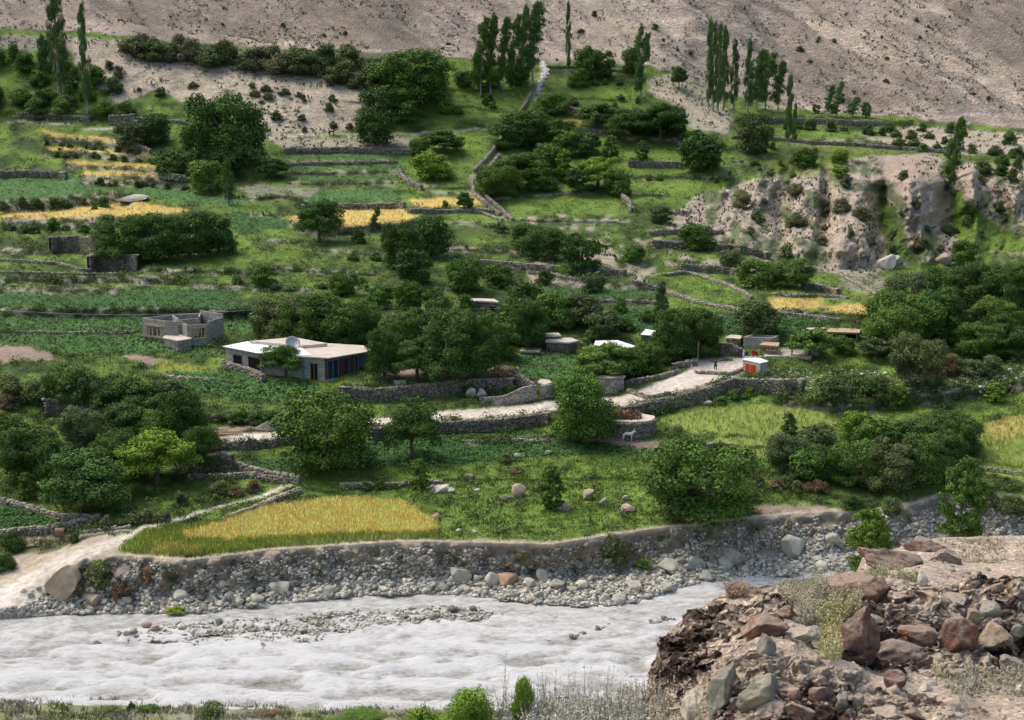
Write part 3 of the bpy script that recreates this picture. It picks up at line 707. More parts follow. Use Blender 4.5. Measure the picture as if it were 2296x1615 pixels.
def asset(kind, lod, var):
    key = (kind, lod, var)
    if key in ASSET: return ASSET[key]
    r = np.random.default_rng(abs(hash_(kind))*7+var*13+3)
    L = lumps_for(kind, r); n, s = LOD[lod]
    if kind in ('poplar', 'windswept', 'young'): n = int(n*.62)
    if kind in ('bush', 'scrub'): n = int(n*.8)
    vol = np.array([l[1].prod()**(2/3) for l in L]); k = r.choice(len(L), n, p=vol/vol.sum())
    lc = np.array([l[0] for l in L])[k]; lr = np.array([l[1] for l in L])[k]
    d = unitv(n, r); d[:, 2] = np.where(r.random(n) < .35, np.abs(d[:, 2]), d[:, 2])
    rr_ = r.uniform(.55, 1.08, n)[:, None]
    c = lc+lr*d*rr_
    c = c + .03*np.stack([vnoise(c[:, 0]*12, c[:, 1]*12, c[:, 2]*12, s=k_) for k_ in (1, 2, 3)], 1)
    c[:, 2] = np.maximum(c[:, 2], .01)
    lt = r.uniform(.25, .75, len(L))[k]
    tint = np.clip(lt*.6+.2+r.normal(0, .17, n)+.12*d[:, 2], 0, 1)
    nd = d+unitv(n, r)*.75; nd /= np.linalg.norm(nd, axis=1)[:, None]
    if kind in ('scrub',): # upright wisps
        nd[:, 2] *= .2; nd /= np.linalg.norm(nd, axis=1)[:, None]
    co, f, t = leaves(c, nd, s*(1.25 if kind in ('young',) else 1), tint, r=r)
    if kind in ('poplar', 'windswept'): co = co*1.0
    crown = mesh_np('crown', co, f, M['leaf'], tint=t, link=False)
    tz, tr, low = TRUNK[kind]
    mb = MB(); bend = r.uniform(-.03, .03, 2)
    lean = .25 if kind == 'windswept' else 0
    pts = [(bend[0]*t_+lean*max(0, t_-.3)**1.2, bend[1]*t_*2, tz*t_) for t_ in np.linspace(0, 1, 5)]
    wf = .6 if kind in ('poplar',) else 1
    mb.tube(pts, [tr*1.25, tr, tr*.85, tr*.7, tr*.35], 7)
    if kind in ('round', 'broad', 'bush', 'scrub', 'windswept', 'young'):
        idx = r.permutation(len(L))[:8]
        for i in idx:
            b0 = np.array(pts[2+int(r.integers(0, 3))] if kind not in ('bush', 'scrub') else (0, 0, 0)); e = L[i][0]; m_ = (b0+e)/2+np.array([0, 0, .04])
            mb.tube([b0, m_, e], [tr*.5, tr*.32, tr*.1], 5)
    tm = mb.build('trunk', M['palebark'] if kind in ('poplar', 'windswept') else M['bark'])
    tme = tm.data; bpy.data.objects.remove(tm)
    # single mesh version for low bushes
    ASSET[key] = (crown, tme); return ASSET[key]
def hash_(s): return sum(ord(c)*(i+1) for i, c in enumerate(s))
TINT = dict(m=(.088, .158, .033), d=(.060, .113, .029), b=(.14, .235, .032), g=(.098, .132, .055), y=(.22, .29, .05), r=(.15, .11, .07), p=(.095, .165, .055), s=(.125, .135, .075), h=(.30, .26, .15))
def tint_of(t):
    c = TINT[t]; k = random.uniform(.86, 1.16); return (c[0]*k*random.uniform(.94, 1.06), c[1]*k, c[2]*k, 1)
NAMES = dict(round='leafy_tree', broad='spreading_tree', poplar='poplar_tree', windswept='windswept_tree', young='young_tree')
REG = []    # (object, group, u, labelformat)
def lod_for(h, w): p = max(h, w)*1024/2296; return 'H' if p > 52 else ('M' if p > 20 else 'L')
NT = [0]
def tree(kind, u, v, h, w, t='m', label=None, group=None, lean=0, loc=None, k=None):
    x, y, z = loc or P(u, v); m = k or mpp(u, v); NT[0] += 1
    w *= 1.1; h *= 1.03
    root = empty(NAMES[kind], (x, y, z-.1), random.uniform(-.4, .4) if kind == 'windswept' else random.uniform(0, 6.28), (w*m, w*m, h*m*1.02))
    if lean: root.rotation_euler = (0, lean, 0)
    cm, tm = asset(kind, lod_for(h, w), NT[0] % 3)
    for nm, me in (('crown', cm), ('trunk', tm)):
        o = bpy.data.objects.new(nm, me); COL.objects.link(o); o.parent = root
        if nm == 'crown': o.color = tint_of(t)
    tag(root, label, {'poplar': 'poplar', 'windswept': 'tree'}.get(kind, 'tree'), group)
    if group: REG.append((root, group, u, label))
    return root
def bush(u, v, h, w, t='g', label=None, group=None, kind='bush', loc=None, k=None, name='bush'):
    x, y, z = loc or P(u, v); m = k or mpp(u, v); NT[0] += 1
    cm, tm = asset(kind, lod_for(h, w), NT[0] % 3)
    o = bpy.data.objects.new(name, cm); COL.objects.link(o)
    o.location = (x, y, z-.08*h*m); o.rotation_euler = (0, 0, random.uniform(0, 6.28)); o.scale = (w*m, w*m, h*m*1.06); o.color = tint_of(t)
    tag(o, label, 'bush', group)
    if group: REG.append((o, group, u, label))
    return o
def ordn(n): return '%d%s' % (n, 'th' if 10 <= n % 100 <= 20 else {1: 'st', 2: 'nd', 3: 'rd'}.get(n % 10, 'th'))
def finish_labels():
    """in a row of look-alikes each one is told apart by its place along the row"""
    d = {}
    for r in REG: d.setdefault((r[1], r[3]), []).append(r)
    for (g_, lb), L in d.items():
        L.sort(key=lambda r: r[2])
        for i, (o, _, u, _) in enumerate(L):
            if len(L) == 1: o['label'] = lb
            elif i == 0: o['label'] = lb+', leftmost of them'
            elif i == len(L)-1: o['label'] = lb+', rightmost of them'
            else: o['label'] = lb+', '+ordn(i+1)+' from the left'
def scatter_poly(poly, n, hr, kind='bush', tints='g', label='', group='', name='bush', seed=1, mind=.55, asp=1.25):
    r = random.Random(seed); us = [p[0] for p in poly]; vs = [p[1] for p in poly]; pts = []; tries = 0
    while len(pts) < n and tries < n*60:
        tries += 1; u = r.uniform(min(us), max(us)); v = r.uniform(min(vs), max(vs))
        if not inpoly(np.array([u]), np.array([v]), poly)[0]: continue
        h = r.uniform(*hr)
        if any((u-a)**2+((v-b)*1.6)**2 < (mind*(h+c)/1.2)**2 for a, b, c in pts): continue
        pts.append((u, v, h))
    for u, v, h in pts:
        bush(u, v, h, h*asp*r.uniform(.8, 1.3), r.choice(tints), label, group, kind, name=name)

# ------------------------------------------------------------------ trees, one line each: kind, u, v of the foot, height, width, tint, label
T = [
('round',735,1048,196,238,'m','biggest round bright-leaved tree just below the road and left of centre'),
('broad',925,1028,162,132,'d','tree with a visible bare trunk, right of the biggest round tree below the road'),
('round',1310,992,172,158,'m','tree with sunny yellow-green top shoots beside the round stone shed'),
('round',1567,1163,214,262,'m','huge round tree standing on the brink of the river bank'),
('broad',190,1147,160,225,'d','dark spreading tree with a leaning trunk behind the cobble walls'),
('broad',352,1088,150,200,'b','bright green spreading tree above the stony trail'),
('round',62,1068,140,150,'d','dark round tree at the left edge above the orchard grass'),
('round',190,1002,110,110,'g','grey-green small tree at the left end of the road'),
('round',415,1000,150,120,'d','tall dark tree where the road leaves the timber piles'),
('broad',305,985,120,150,'d','dark tree in front of the old stone terrace wall'),
('broad',640,846,88,112,'m','small tree in front of the white-roofed house'),
('round',862,846,128,92,'d','first tree of the shaded courtyard, beside the blue porch'),
('broad',935,850,118,120,'d','courtyard tree with its trunk behind the white stone pillar'),
('round',1005,850,168,150,'d','tallest dark tree of the shaded courtyard'),
('round',1065,846,160,120,'d','courtyard tree just left of the red firewood pile'),
('round',1115,806,100,96,'m','tree behind the firewood pile and the potato patch'),
('round',640,765,112,140,'g','grey-green tree behind the metal roof of the long house'),
('round',725,762,120,140,'d','tree right behind the satellite dish and the utility pole'),
('round',812,760,100,110,'m','tree behind the right end of the mud roof'),
('round',600,750,90,80,'m','tree beyond the left corner of the long house'),
('round',1188,782,122,88,'d','dark tree with a stout trunk left of the stepped stone house'),
('round',1176,712,90,96,'d','tree right of the small stone hut with a square window'),
('round',1245,735,90,100,'m','tree behind the stepped stone house'),
('round',1300,730,80,90,'g','tree behind the stepped house, right of the rubble hut'),
('broad',1352,850,102,150,'m','tree screening the shiny metal roof'),
('round',1418,842,78,84,'m','tree between the shiny roof and the road bank'),
('round',1520,805,128,118,'d','tall dark tree beside the timber gate post'),
('round',1582,800,116,90,'d','tree right of the timber gate post at the head of the road'),
('poplar',1482,745,110,40,'d','narrow dark tree rising behind the shiny roof'),
('round',1700,755,88,98,'g','dusky tree in the potato field behind the pale block walls'),
('broad',1815,800,82,104,'m','tree standing over the open timber shelter'),
('round',1892,792,46,60,'m','small tree right of the pergola roof'),
('round',2000,790,120,130,'m','broad tree in the big grove right of the pergola'),
('broad',1965,802,62,90,'g','low tree with its trunk on the light strip of grass'),
('round',2060,765,126,150,'m','tree crowning the big grove at the right'),
('round',2000,730,90,120,'m','rear tree of the grove below the two wheat plots'),
('round',2055,868,140,125,'g','willow-like grey-green tree at the foot of the grove'),
('round',2130,690,105,120,'d','left tree of the dark wood under the bluff'),
('round',2190,690,115,120,'d','middle tree of the dark wood under the bluff'),
('round',2255,692,120,120,'d','right tree of the dark wood under the bluff'),
('round',2300,690,120,110,'d','tree cut by the right edge in the dark wood under the bluff'),
('round',2185,800,84,110,'m','tree in the right grove beyond the small roofed hut'),
('round',2260,800,84,110,'d','rightmost tree of the right grove, near the picture edge'),
('round',2120,770,80,90,'m','tree above the half-hidden block hut on the right'),
('round',1867,905,72,88,'g','small tree with a thin white trunk above the light green field'),
('young',2230,900,44,58,'b','bright young tree under the rubble terrace on the right'),
('young',2015,915,50,50,'b','bright young tree right of the light green field'),
('young',1768,975,48,40,'d','small upright tree in the light green field'),
('round',1765,1062,110,110,'g','left tree of the thicket below the light green field'),
('round',1845,1075,95,120,'d','dark tree of the thicket left of its middle'),
('round',1925,985,72,84,'b','bright round tree at the edge of the light green field'),
('round',1915,1085,110,120,'m','middle tree of the thicket below the light green field'),
('round',1990,1090,120,150,'g','grey-green tree of the thicket right of its middle'),
('round',2070,1085,130,130,'d','dark tall tree in the right part of the thicket'),
('round',2140,1010,100,130,'d','tree of the thicket nearest the yellow field on the right'),
('round',2040,1000,70,90,'d','rear tree of the thicket below the grove'),
('young',1236,1138,96,66,'m','slender young tree among boulders in the meadow'),
('young',940,1100,70,54,'m','slender young tree left of the cobble heap in the meadow'),
# upper slopes
('round',512,378,196,182,'d','great dark walnut tree standing over the yellow terraces'),
('round',345,322,72,80,'d','dark round tree at the left foot of the pale bank'),
('round',298,326,62,80,'g','greyish tree left of the dark round tree below the pale bank'),
('round',385,392,66,90,'d','small dark tree left under the great walnut tree'),
('round',470,430,80,96,'m','tree in front of the great walnut tree'),
('broad',612,402,58,72,'d','dark low tree right under the great walnut tree'),
('poplar',513,462,100,36,'m','slim poplar sprouting in front of the great walnut tree'),
('round',440,345,70,70,'d','dark tree against the left side of the great walnut tree'),
('broad',716,545,118,112,'d','dark open-crowned tree before the middle wheat plot'),
('round',270,580,112,130,'d','left tree of the dark clump below the long wheat field'),
('round',345,585,118,130,'d','second tree of the dark clump below the long wheat field'),
('round',425,582,120,120,'d','third tree of the dark clump below the long wheat field'),
('round',490,570,105,90,'d','right tree of the dark clump below the long wheat field'),
('broad',1042,476,52,42,'d','little dark tree between two small wheat plots'),
('windswept',842,516,50,28,'m','small windblown tree at the edge of the middle wheat plot'),
('round',902,600,120,90,'d','left tree of the pair on the steep green slope'),
('round',972,575,100,90,'d','right tree of the pair on the steep green slope'),
('round',925,635,90,90,'d','lower tree on the steep green slope left of the ruined walls'),
('round',972,403,72,96,'b','neat round tree alone in the upper meadow'),
('broad',996,345,62,92,'d','dark spreading tree above the neat round tree'),
('round',940,350,45,50,'m','small tree left of the dark spreading tree'),
('round',842,325,90,92,'d','dark tree standing over the pale upper path'),
('round',932,238,140,170,'m','large bushy tree at the top centre-left of the slope'),
('round',850,270,85,90,'d','dark tree left under the large bushy tree'),
('round',905,275,60,80,'d','low tree below the large bushy tree'),
('round',998,255,34,36,'b','small bright tree right of the large bushy tree'),
('broad',1160,425,102,130,'m','tree in the middle of the clump along the stream wall'),
('round',1115,440,82,110,'m','tree at the lower left of the clump along the stream wall'),
('round',1180,330,90,120,'d','dark tree astride the stream wall'),
('round',1255,330,70,90,'m','tree in the upper right of the clump by the stream wall'),
('round',1310,350,62,80,'d','dark tree in the orchard left of the small lone tree'),
('young',1265,410,72,50,'b','bright young tree beside the pale green broad tree'),
('broad',1340,425,88,116,'b','pale green broad tree with flat bright tufts'),
('round',1385,440,70,60,'m','tree touching the right side of the pale green broad tree'),
('young',1370,355,50,42,'m','small open tree in the grassy orchard'),
('young',1440,362,46,38,'m','small lone tree on the grass below the dark spreading pair'),
('round',1190,300,60,90,'m','tree left of the stream wall under the cascade'),
('round',1242,258,54,76,'m','tree just right of the white cascade'),
('broad',1338,284,66,92,'d','dark tree in the upper orchard'),
('broad',1400,320,86,110,'d','left tree of the dark spreading pair on the terrace wall'),
('broad',1480,322,104,120,'d','right tree of the dark spreading pair on the terrace wall'),
('round',1310,180,84,60,'m','tree with a round head right of the slim poplar above the cascade'),
('round',1350,175,72,56,'d','darker tree beside the round-headed one above the cascade'),
('round',1418,168,66,52,'d','tree at the foot of the scree right of the cascade'),
('broad',1522,200,62,40,'d','dark little tree on the edge of the scree'),
('round',1295,195,50,50,'m','low tree under the slim poplar above the cascade'),
('poplar',1273,172,156,15,'p','very slim poplar standing alone above the cascade'),
('windswept',1078,215,165,50,'m','first windblown poplar left of the cascade'),
('windswept',1100,212,170,44,'m','second windblown poplar left of the cascade'),
('windswept',1128,205,155,40,'m','third windblown poplar left of the cascade'),
('windswept',1152,200,155,42,'m','fourth windblown poplar left of the cascade'),
('windswept',1172,195,170,42,'p','fifth windblown poplar left of the cascade'),
('windswept',1194,190,172,60,'p','largest windblown poplar next to the cascade'),
('windswept',1437,225,140,44,'p','windblown tree with a thin leaning trunk above the pale spur'),
('windswept',1432,125,68,28,'p','small bent tree on the scree right of the cascade'),
('poplar',134,214,222,52,'p','tallest poplar at the upper left'),
('round',102,170,100,36,'p','slim bushy tree beside the tallest poplar'),
('poplar',196,252,226,30,'p','thin ragged poplar right of the tallest poplar'),
('poplar',1588,245,186,22,'p','first of the tall tight poplars on the right'),
('poplar',1598,250,186,24,'p','second of the tall tight poplars on the right'),
('poplar',1609,254,186,26,'p','third of the tall tight poplars on the right'),
('poplar',1622,248,176,26,'p','fourth of the tall tight poplars on the right'),
('poplar',1645,248,150,24,'p','single poplar just right of the tight poplar group'),
('poplar',1676,250,148,26,'p','poplar at the left of the windblown row on the right'),
('windswept',1696,248,128,52,'p','first windblown poplar of the row on the right'),
('windswept',1716,246,120,52,'p','second windblown poplar of the row on the right'),
('windswept',1744,250,108,40,'p','third windblown poplar of the row on the right'),
('poplar',1766,330,150,22,'p','thin poplar rising from the lower right terrace'),
('poplar',1780,328,90,14,'m','small thin poplar beside the one on the lower terrace'),
('windswept',1882,212,44,26,'p','windblown tree highest on the scree at the right'),
('windswept',1858,262,66,26,'p','windblown tree left of three at the scree foot'),
('windswept',1875,262,48,40,'p','leaning tree in the middle of the scree foot group'),
('windswept',1912,262,44,40,'p','windblown tree right of the scree foot group'),
('round',1942,264,40,22,'p','upright small tree at the right end of the scree foot group'),
('round',1830,254,24,20,'p','tiny tree on the scree foot left of the group'),
('round',1690,345,105,84,'g','tall sparse grey-green shrub tree in front of the right poplars'),
('round',1572,385,92,104,'d','dark tree where the pale spur meets the terraces'),
('round',1548,330,44,60,'d','dark tree just above the pale spur wall'),
('round',1805,378,54,60,'m','small orchard tree on the right terrace'),
('round',1882,368,38,44,'b','small bright tree upper of two on the right terrace'),
('round',1885,398,34,42,'b','small bright tree lower of two on the right terrace'),
('windswept',2135,430,160,56,'m','windswept tree growing between the two rock columns'),
('round',1222,580,80,110,'d','dark round tree on the slope left of the ruined wall'),
('round',1303,608,92,92,'d','dark round tree above the long terrace wall'),
('round',1040,655,90,90,'m','tree right above the small stone hut'),
('round',918,700,80,70,'m','small tree beside the stick fence'),
('round',975,700,60,50,'m','little tree right of the stick fence'),
('round',770,660,60,70,'m','open tree on the slope above the long house'),
('round',1688,645,70,80,'m','left tree of the pair under the bluff'),
('round',1768,645,74,120,'m','broad tree of the pair under the bluff'),
('round',1565,560,70,90,'m','tree on the broken slope above the grey walls'),
('round',2160,590,60,66,'m','tree just right of the two big boulders'),
('round',2035,690,90,110,'g','grey tree at the foot of the two big boulders'),
# the rest of the dense belt
('round',682,772,116,118,'m','tree filling the gap between the two trees behind the satellite dish'),
('round',772,778,112,118,'d','dark tree overlapping the right end of the mud roof from behind'),
('round',895,805,120,100,'m','tree in the second row of the shaded courtyard, at its left'),
('round',958,800,128,120,'d','tree in the second row of the shaded courtyard, at its middle'),
('round',1035,800,124,112,'m','tree in the second row of the shaded courtyard, at its right'),
('round',1100,775,84,84,'d','tree above the firewood pile, below the small stone hut'),
('round',1165,765,112,92,'m','tree between the small stone hut and the stepped stone house'),
('round',1452,835,80,80,'m','small tree on the road bank right of the shiny metal roof'),
('round',1350,757,70,90,'g','grey-green tree just above the shiny metal roof'),
('round',1490,815,84,76,'m','tree left of the tall dark tree by the gate post'),
('round',1550,792,110,88,'m','tree between the two dark trees by the gate post'),
('round',982,722,66,70,'m','tree left of the small stone hut'),
('round',130,1085,120,122,'d','dark tree behind the spreading tree with the leaning trunk'),
('round',252,1062,108,122,'d','dark tree between the leaning-trunk tree and the bright green one'),
('round',452,1052,118,92,'d','dark tree right of the bright green spreading tree'),
('round',368,1008,112,112,'m','tree behind the bright green spreading tree'),
('round',20,1010,90,90,'d','dark tree at the left edge above the dark round one'),
('young',60,1118,62,48,'m','slender sapling on the orchard grass at the left'),
('young',150,1122,58,40,'g','slender sapling left of the leaning trunk'),
('round',1222,392,78,88,'m','tree in the thick clump right of the stream wall'),
('round',1142,335,70,82,'d','dark tree over the left wall of the stream path'),
('round',1212,428,66,88,'m','tree at the foot of the thick clump right of the stream wall'),
('round',1275,345,60,76,'m','tree at the upper edge of the orchard clump'),
('round',1300,432,60,70,'d','dark tree left under the pale green broad tree'),
('round',1440,300,66,88,'d','dark tree filling behind the dark spreading pair'),
('round',1512,305,74,66,'d','rightmost dark tree behind the dark spreading pair'),
('round',868,215,88,88,'m','tree on the left shoulder of the large bushy tree'),
('round',962,205,80,80,'m','tree on the right shoulder of the large bushy tree'),
('round',1040,195,40,46,'g','small tree at the foot of the first windblown poplar'),
('round',1100,200,50,56,'m','low tree under the windblown poplars, left'),
('round',1160,195,52,60,'d','low tree under the windblown poplars, right'),
('round',1992,742,92,100,'m','tree at the upper left of the big grove'),
('round',2100,735,104,112,'d','tree between the grove and the dark wood'),
('round',2235,745,92,110,'m','tree below the right part of the dark wood'),
('round',1962,1015,88,100,'m','tree of the thicket behind the bright round one'),
('round',1832,1018,76,90,'g','grey-green tree at the upper left of the thicket'),
('round',2105,1055,104,112,'d','dark tree at the right end of the thicket'),
('round',1805,1080,86,100,'m','tree of the thicket left of its dark tree'),
('round',1330,655,52,60,'g','small tree on the terrace above the potato strip'),
('round',1420,590,46,54,'m','small tree at the end of the long terrace wall'),
('round',1640,600,46,60,'g','small tree among the grey walled plots'),
('round',590,640,56,66,'m','small tree on the green slope above the long house'),
('round',850,690,60,70,'m','small tree left of the stick fence'),
('round',1180,560,66,84,'m','tree on the slope left of the dark round one'),
('round',1480,500,44,60,'g','bushy tree in the middle of the broken slope'),
('round',1120,640,60,80,'m','tree on the slope above the small stone hut'),
]
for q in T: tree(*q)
# ------------------------------------------------------------------ bushes
def row(pts, n, hr, tints, label, group, jv=4, kind='bush', seed=3, asp=1.3, name='bush'):
    r = random.Random(seed)
    for i in range(n):
        u = pts[0][0]+(pts[-1][0]-pts[0][0])*(i+r.uniform(.1, .9))/n; v = float(interp(u, pts))+r.uniform(-jv, jv); h = r.uniform(*hr)
        bush(u, v, h, h*asp*r.uniform(.8, 1.3), r.choice(tints), label, group, kind, name=name)
row([(285, 118), (420, 135), (600, 150), (740, 180), (900, 200)], 22, (44, 66), 'ggs', 'tall grey-green bush in the hedge above the pale bank', 'bushes in the hedge above the pale bank', 8)
row([(600, 140), (900, 160), (960, 165)], 9, (40, 60), 'gg', 'bush at the right end of the high hedge', 'bushes at the right end of the high hedge', 6)
scatter_poly([(-20, 130), (90, 120), (250, 190), (330, 260), (150, 262), (-20, 250)], 22, (30, 52), 'bush', 'dmmg', 'dense green bush in the upper left thicket', 'bushes in the upper left thicket', seed=5, mind=.4)
scatter_poly([(210, 150), (450, 170), (760, 210), (800, 290), (640, 300), (600, 240), (380, 235), (280, 240)], 24, (10, 26), 'bush', 'gs', 'small grey-green bush dotted on the pale bank', 'bushes dotted on the pale bank', seed=6)
scatter_poly([(330, 20), (950, 10), (2100, 10), (2296, 150), (2250, 260), (1900, 235), (1500, 120), (400, 60)], 34, (7, 15), 'bush', 'gs', 'tiny bush growing on the bare scree', 'tiny bushes on the bare scree', seed=8)
scatter_poly([(1900, 290), (2060, 290), (2140, 300), (2296, 315), (2296, 345), (2040, 345), (1960, 330)], 12, (20, 38), 'bush', 'gmd', 'bush on the right plateau under the scree', 'bushes on the right plateau', seed=9)
scatter_poly([(2180, 345), (2296, 350), (2296, 400), (2190, 390)], 6, (26, 42), 'bush', 'gd', 'dark bush on the brink of the bluff at the right edge', 'bushes on the bluff brink', seed=10)
scatter_poly([(1640, 440), (1960, 400), (1960, 580), (1700, 590)], 15, (18, 46), 'bush', 'ssg', 'grey bush clinging to the eroded bluff', 'bushes on the eroded bluff', seed=11)
scatter_poly([(1980, 400), (2296, 400), (2296, 570), (2000, 590)], 15, (18, 46), 'bush', 'gsg', 'dark bush between the rock columns of the bluff', 'bushes between the rock columns', seed=12)
scatter_poly([(700, 520), (1180, 520), (1400, 560), (1380, 640), (1000, 640), (700, 600)], 15, (22, 44), 'bush', 'mgd', 'bush on the steep green slope in the middle', 'bushes on the middle slope', seed=13)
scatter_poly([(1000, 690), (1500, 690), (1480, 770), (1100, 760)], 12, (34, 60), 'bush', 'md', 'bushy thicket plant between the village houses', 'bushes between the village houses', seed=14)
scatter_poly([(1640, 300), (1800, 330), (1780, 400), (1650, 380)], 8, (14, 28), 'bush', 'gm', 'bush on the upper right terraces', 'bushes on the upper right terraces', seed=15)
scatter_poly([(1400, 340), (1640, 350), (1760, 400), (1600, 430), (1420, 420)], 9, (12, 26), 'bush', 'gm', 'bush on the grassy terraces left of the bluff', 'bushes left of the bluff', seed=41)
scatter_poly([(1230, 190), (1430, 190), (1480, 250), (1260, 240)], 8, (14, 28), 'bush', 'mg', 'bush in the upper orchard below the cascade channel', 'bushes in the upper orchard', seed=42)
scatter_poly([(990, 165), (1200, 170), (1150, 270), (1000, 265)], 8, (12, 26), 'bush', 'mg', 'bush on the bright slope left of the cascade', 'bushes left of the cascade', seed=43)
scatter_poly([(560, 590), (900, 640), (860, 690), (420, 650)], 8, (16, 30), 'bush', 'mgd', 'bush on the slope above the long house', 'bushes above the long house', seed=44)
row([(20, 900), (160, 905)], 5, (60, 84), 'mg', 'big green bush in the hedge left of the village', 'bushes in the left hedge', 5, seed=16)
row([(165, 895), (390, 905)], 7, (66, 96), 'mgd', 'tall bush in the hedge before the low wheat patch', 'bushes before the low wheat patch', 5, seed=17)
row([(100, 325), (320, 345)], 9, (12, 20), 'gd', 'bush on the riser below the top yellow strip', 'bushes below the top yellow strip', 1, seed=18)
row([(110, 352), (345, 364)], 9, (12, 20), 'gd', 'bush on the riser below the second yellow strip', 'bushes below the second yellow strip', 1, seed=19)
row([(200, 415), (420, 425)], 8, (14, 26), 'gd', 'bush on the riser below the lowest yellow strip', 'bushes below the lowest yellow strip', 2, seed=20)
row([(0, 468), (250, 460)], 10, (16, 30), 'gdm', 'bush on the bank above the long wheat field', 'bushes above the long wheat field', 2, seed=21)
row([(0, 520), (200, 520)], 6, (20, 34), 'gd', 'bush on the bank below the long wheat field', 'bushes below the long wheat field', 4, seed=22)
row([(1740, 285), (2060, 312)], 9, (20, 34), 'gd', 'bush on the green strip under the scree foot wall', 'bushes under the scree foot wall', 4, seed=23)
row([(1880, 870), (2020, 900)], 5, (44, 66), 'dg', 'dark bush over the rubble bank right of the red-door shed', 'bushes over the right rubble bank', 6, seed=24)
row([(2080, 860), (2230, 830)], 5, (36, 60), 'gr', 'brownish bush on the right terrace edge', 'bushes on the right terrace edge', 6, seed=25)
row([(1590, 910), (1720, 880)], 6, (18, 30), 'mb', 'leafy bush at the foot of the road wall', 'bushes at the foot of the road wall', 3, seed=26)
row([(1400, 935), (1500, 925)], 5, (22, 34), 'gm', 'bush beside the round stone shed wall', 'bushes beside the round stone shed', 4, seed=27)
row([(400, 1135), (580, 1095)], 6, (28, 44), 'grs', 'brownish bush along the stony trail', 'bushes along the stony trail', 3, seed=28)
row([(225, 1190), (390, 1165)], 6, (24, 36), 'gs', 'grey bush at the end of the cobble wall', 'bushes at the end of the cobble wall', 3, seed=29)
row([(765, 1095), (900, 1098)], 6, (16, 28), 'gd', 'low bush on the meadow step', 'bushes on the meadow step', 3, seed=30)
row([(1690, 1090), (1860, 1110)], 6, (26, 44), 'rg', 'rusty bush in front of the thicket', 'bushes in front of the thicket', 6, seed=31)
row([(1900, 1140), (2020, 1150)], 3, (34, 52), 'gd', 'round bush on the far bank behind the young tree', 'bushes on the far bank right', 4, seed=32)
row([(2200, 1130), (2290, 1150)], 3, (40, 60), 'g', 'tall bush on the far bank at the right edge', 'bushes on the far bank right edge', 4, seed=33)
row([(760, 965), (840, 965)], 3, (20, 26), 'm', 'bush hanging on the road edge behind the big round tree', 'bushes on the road edge', 3, seed=34)
row([(520, 950), (620, 940)], 5, (24, 38), 'gm', 'bush on the bank above the timber piles', 'bushes above the timber piles', 6, seed=35)
row([(1040, 885), (1170, 892)], 5, (20, 34), 'gd', 'bush growing on the compound wall ledge', 'bushes on the compound wall ledge', 4, seed=36)
row([(1640, 770), (1660, 780)], 2, (20, 26), 'g', 'bush by the dark stone hut', 'bushes by the dark stone hut', 2, seed=37)
for q in [(218, 1308, 66, 100, 'g', 'bushy green shrub above the rounded river boulders'), (272, 1335, 50, 62, 'r', 'rusty brown scrub on the eroded river bank'), (1378, 1262, 84, 84, 'g', 'grey-green bush hanging over the river bank'),
          (330, 1300, 40, 66, 'r', 'dry brown scrub right of the bushy green shrub on the bank'), (30, 1230, 70, 70, 'd', 'dark bush at the left edge above the sandy trail'), (10, 1275, 50, 60, 'd', 'low dark bush at the left edge beside the sandy trail'), (167, 1218, 26, 34, 'd', 'small dark bush between trail and lower path'),
          (393, 1372, 22, 52, 'y', 'bright green shrub growing at the water edge'), (560, 1368, 8, 30, 'y', 'flat bright weed at the water edge'), (1440, 1275, 28, 50, 'm', 'grass-green bush at the foot of the river bank'), (1160, 1062, 26, 44, 'r', 'brownish bush among stones in the meadow'), (1132, 1035, 30, 40, 'g', 'lone bush at the top of the meadow'),
          (1000, 465, 18, 24, 'm', 'young plant in the small wheat plot'), (212, 470, 18, 18, 'm', 'lone young plant in the long wheat field'), (20, 915, 44, 60, 'r', 'brown dry bush left of the old terrace wall'), (1690, 1120, 36, 46, 'g', 'bush right behind the huge round tree')]:
    bush(q[0], q[1], q[2], q[3], q[4], q[5])

# ------------------------------------------------------------------ rocks
import bmesh
def ico(sub):
    bm = bmesh.new(); bmesh.ops.create_icosphere(bm, subdivisions=sub, radius=1)
    v = np.array([x.co[:] for x in bm.verts]); f = np.array([[q.index for q in x.verts] for x in bm.faces]); bm.free(); return v, f
ICO = {s: ico(s) for s in (1, 2, 3, 4, 5)}
def rock_shape(sub, seed, cuts=5, rough=.16, fine=.05):
    r = np.random.default_rng(seed); v, f = ICO[sub]; v = v.copy()
    for k in range(cuts):
        n = unitv(1, r)[0]; d = r.uniform(.42, .8); s = v@n-d; v = v-np.outer(np.clip(s, 0, None), n)*.95
    o = r.uniform(0, 50, 3); nv = v*1.3+o
    v = v*(1+rough*fbm(nv[:, 0], nv[:, 1], nv[:, 2], o=3, s=seed % 90))[:, None]
    if sub >= 4: nv = v*4+o; v = v*(1+fine*fbm(nv[:, 0], nv[:, 1], nv[:, 2], o=4, s=7))[:, None]
    v -= (v.max(0)+v.min(0))/2; v /= (v.max(0)-v.min(0)); return v, f
ROCKS = []
def rock_asset(sub, k, cuts):
    key = (sub, k, cuts)
    for kk, m in ROCKS:
        if kk == key: return m
    v, f = rock_shape(sub, 100+k*7+cuts, cuts); m = mesh_np('rock', v, f, M['rock'], smooth=True, tint=np.full(len(v), .5), link=False); ROCKS.append((key, m)); return m
BN = [0]
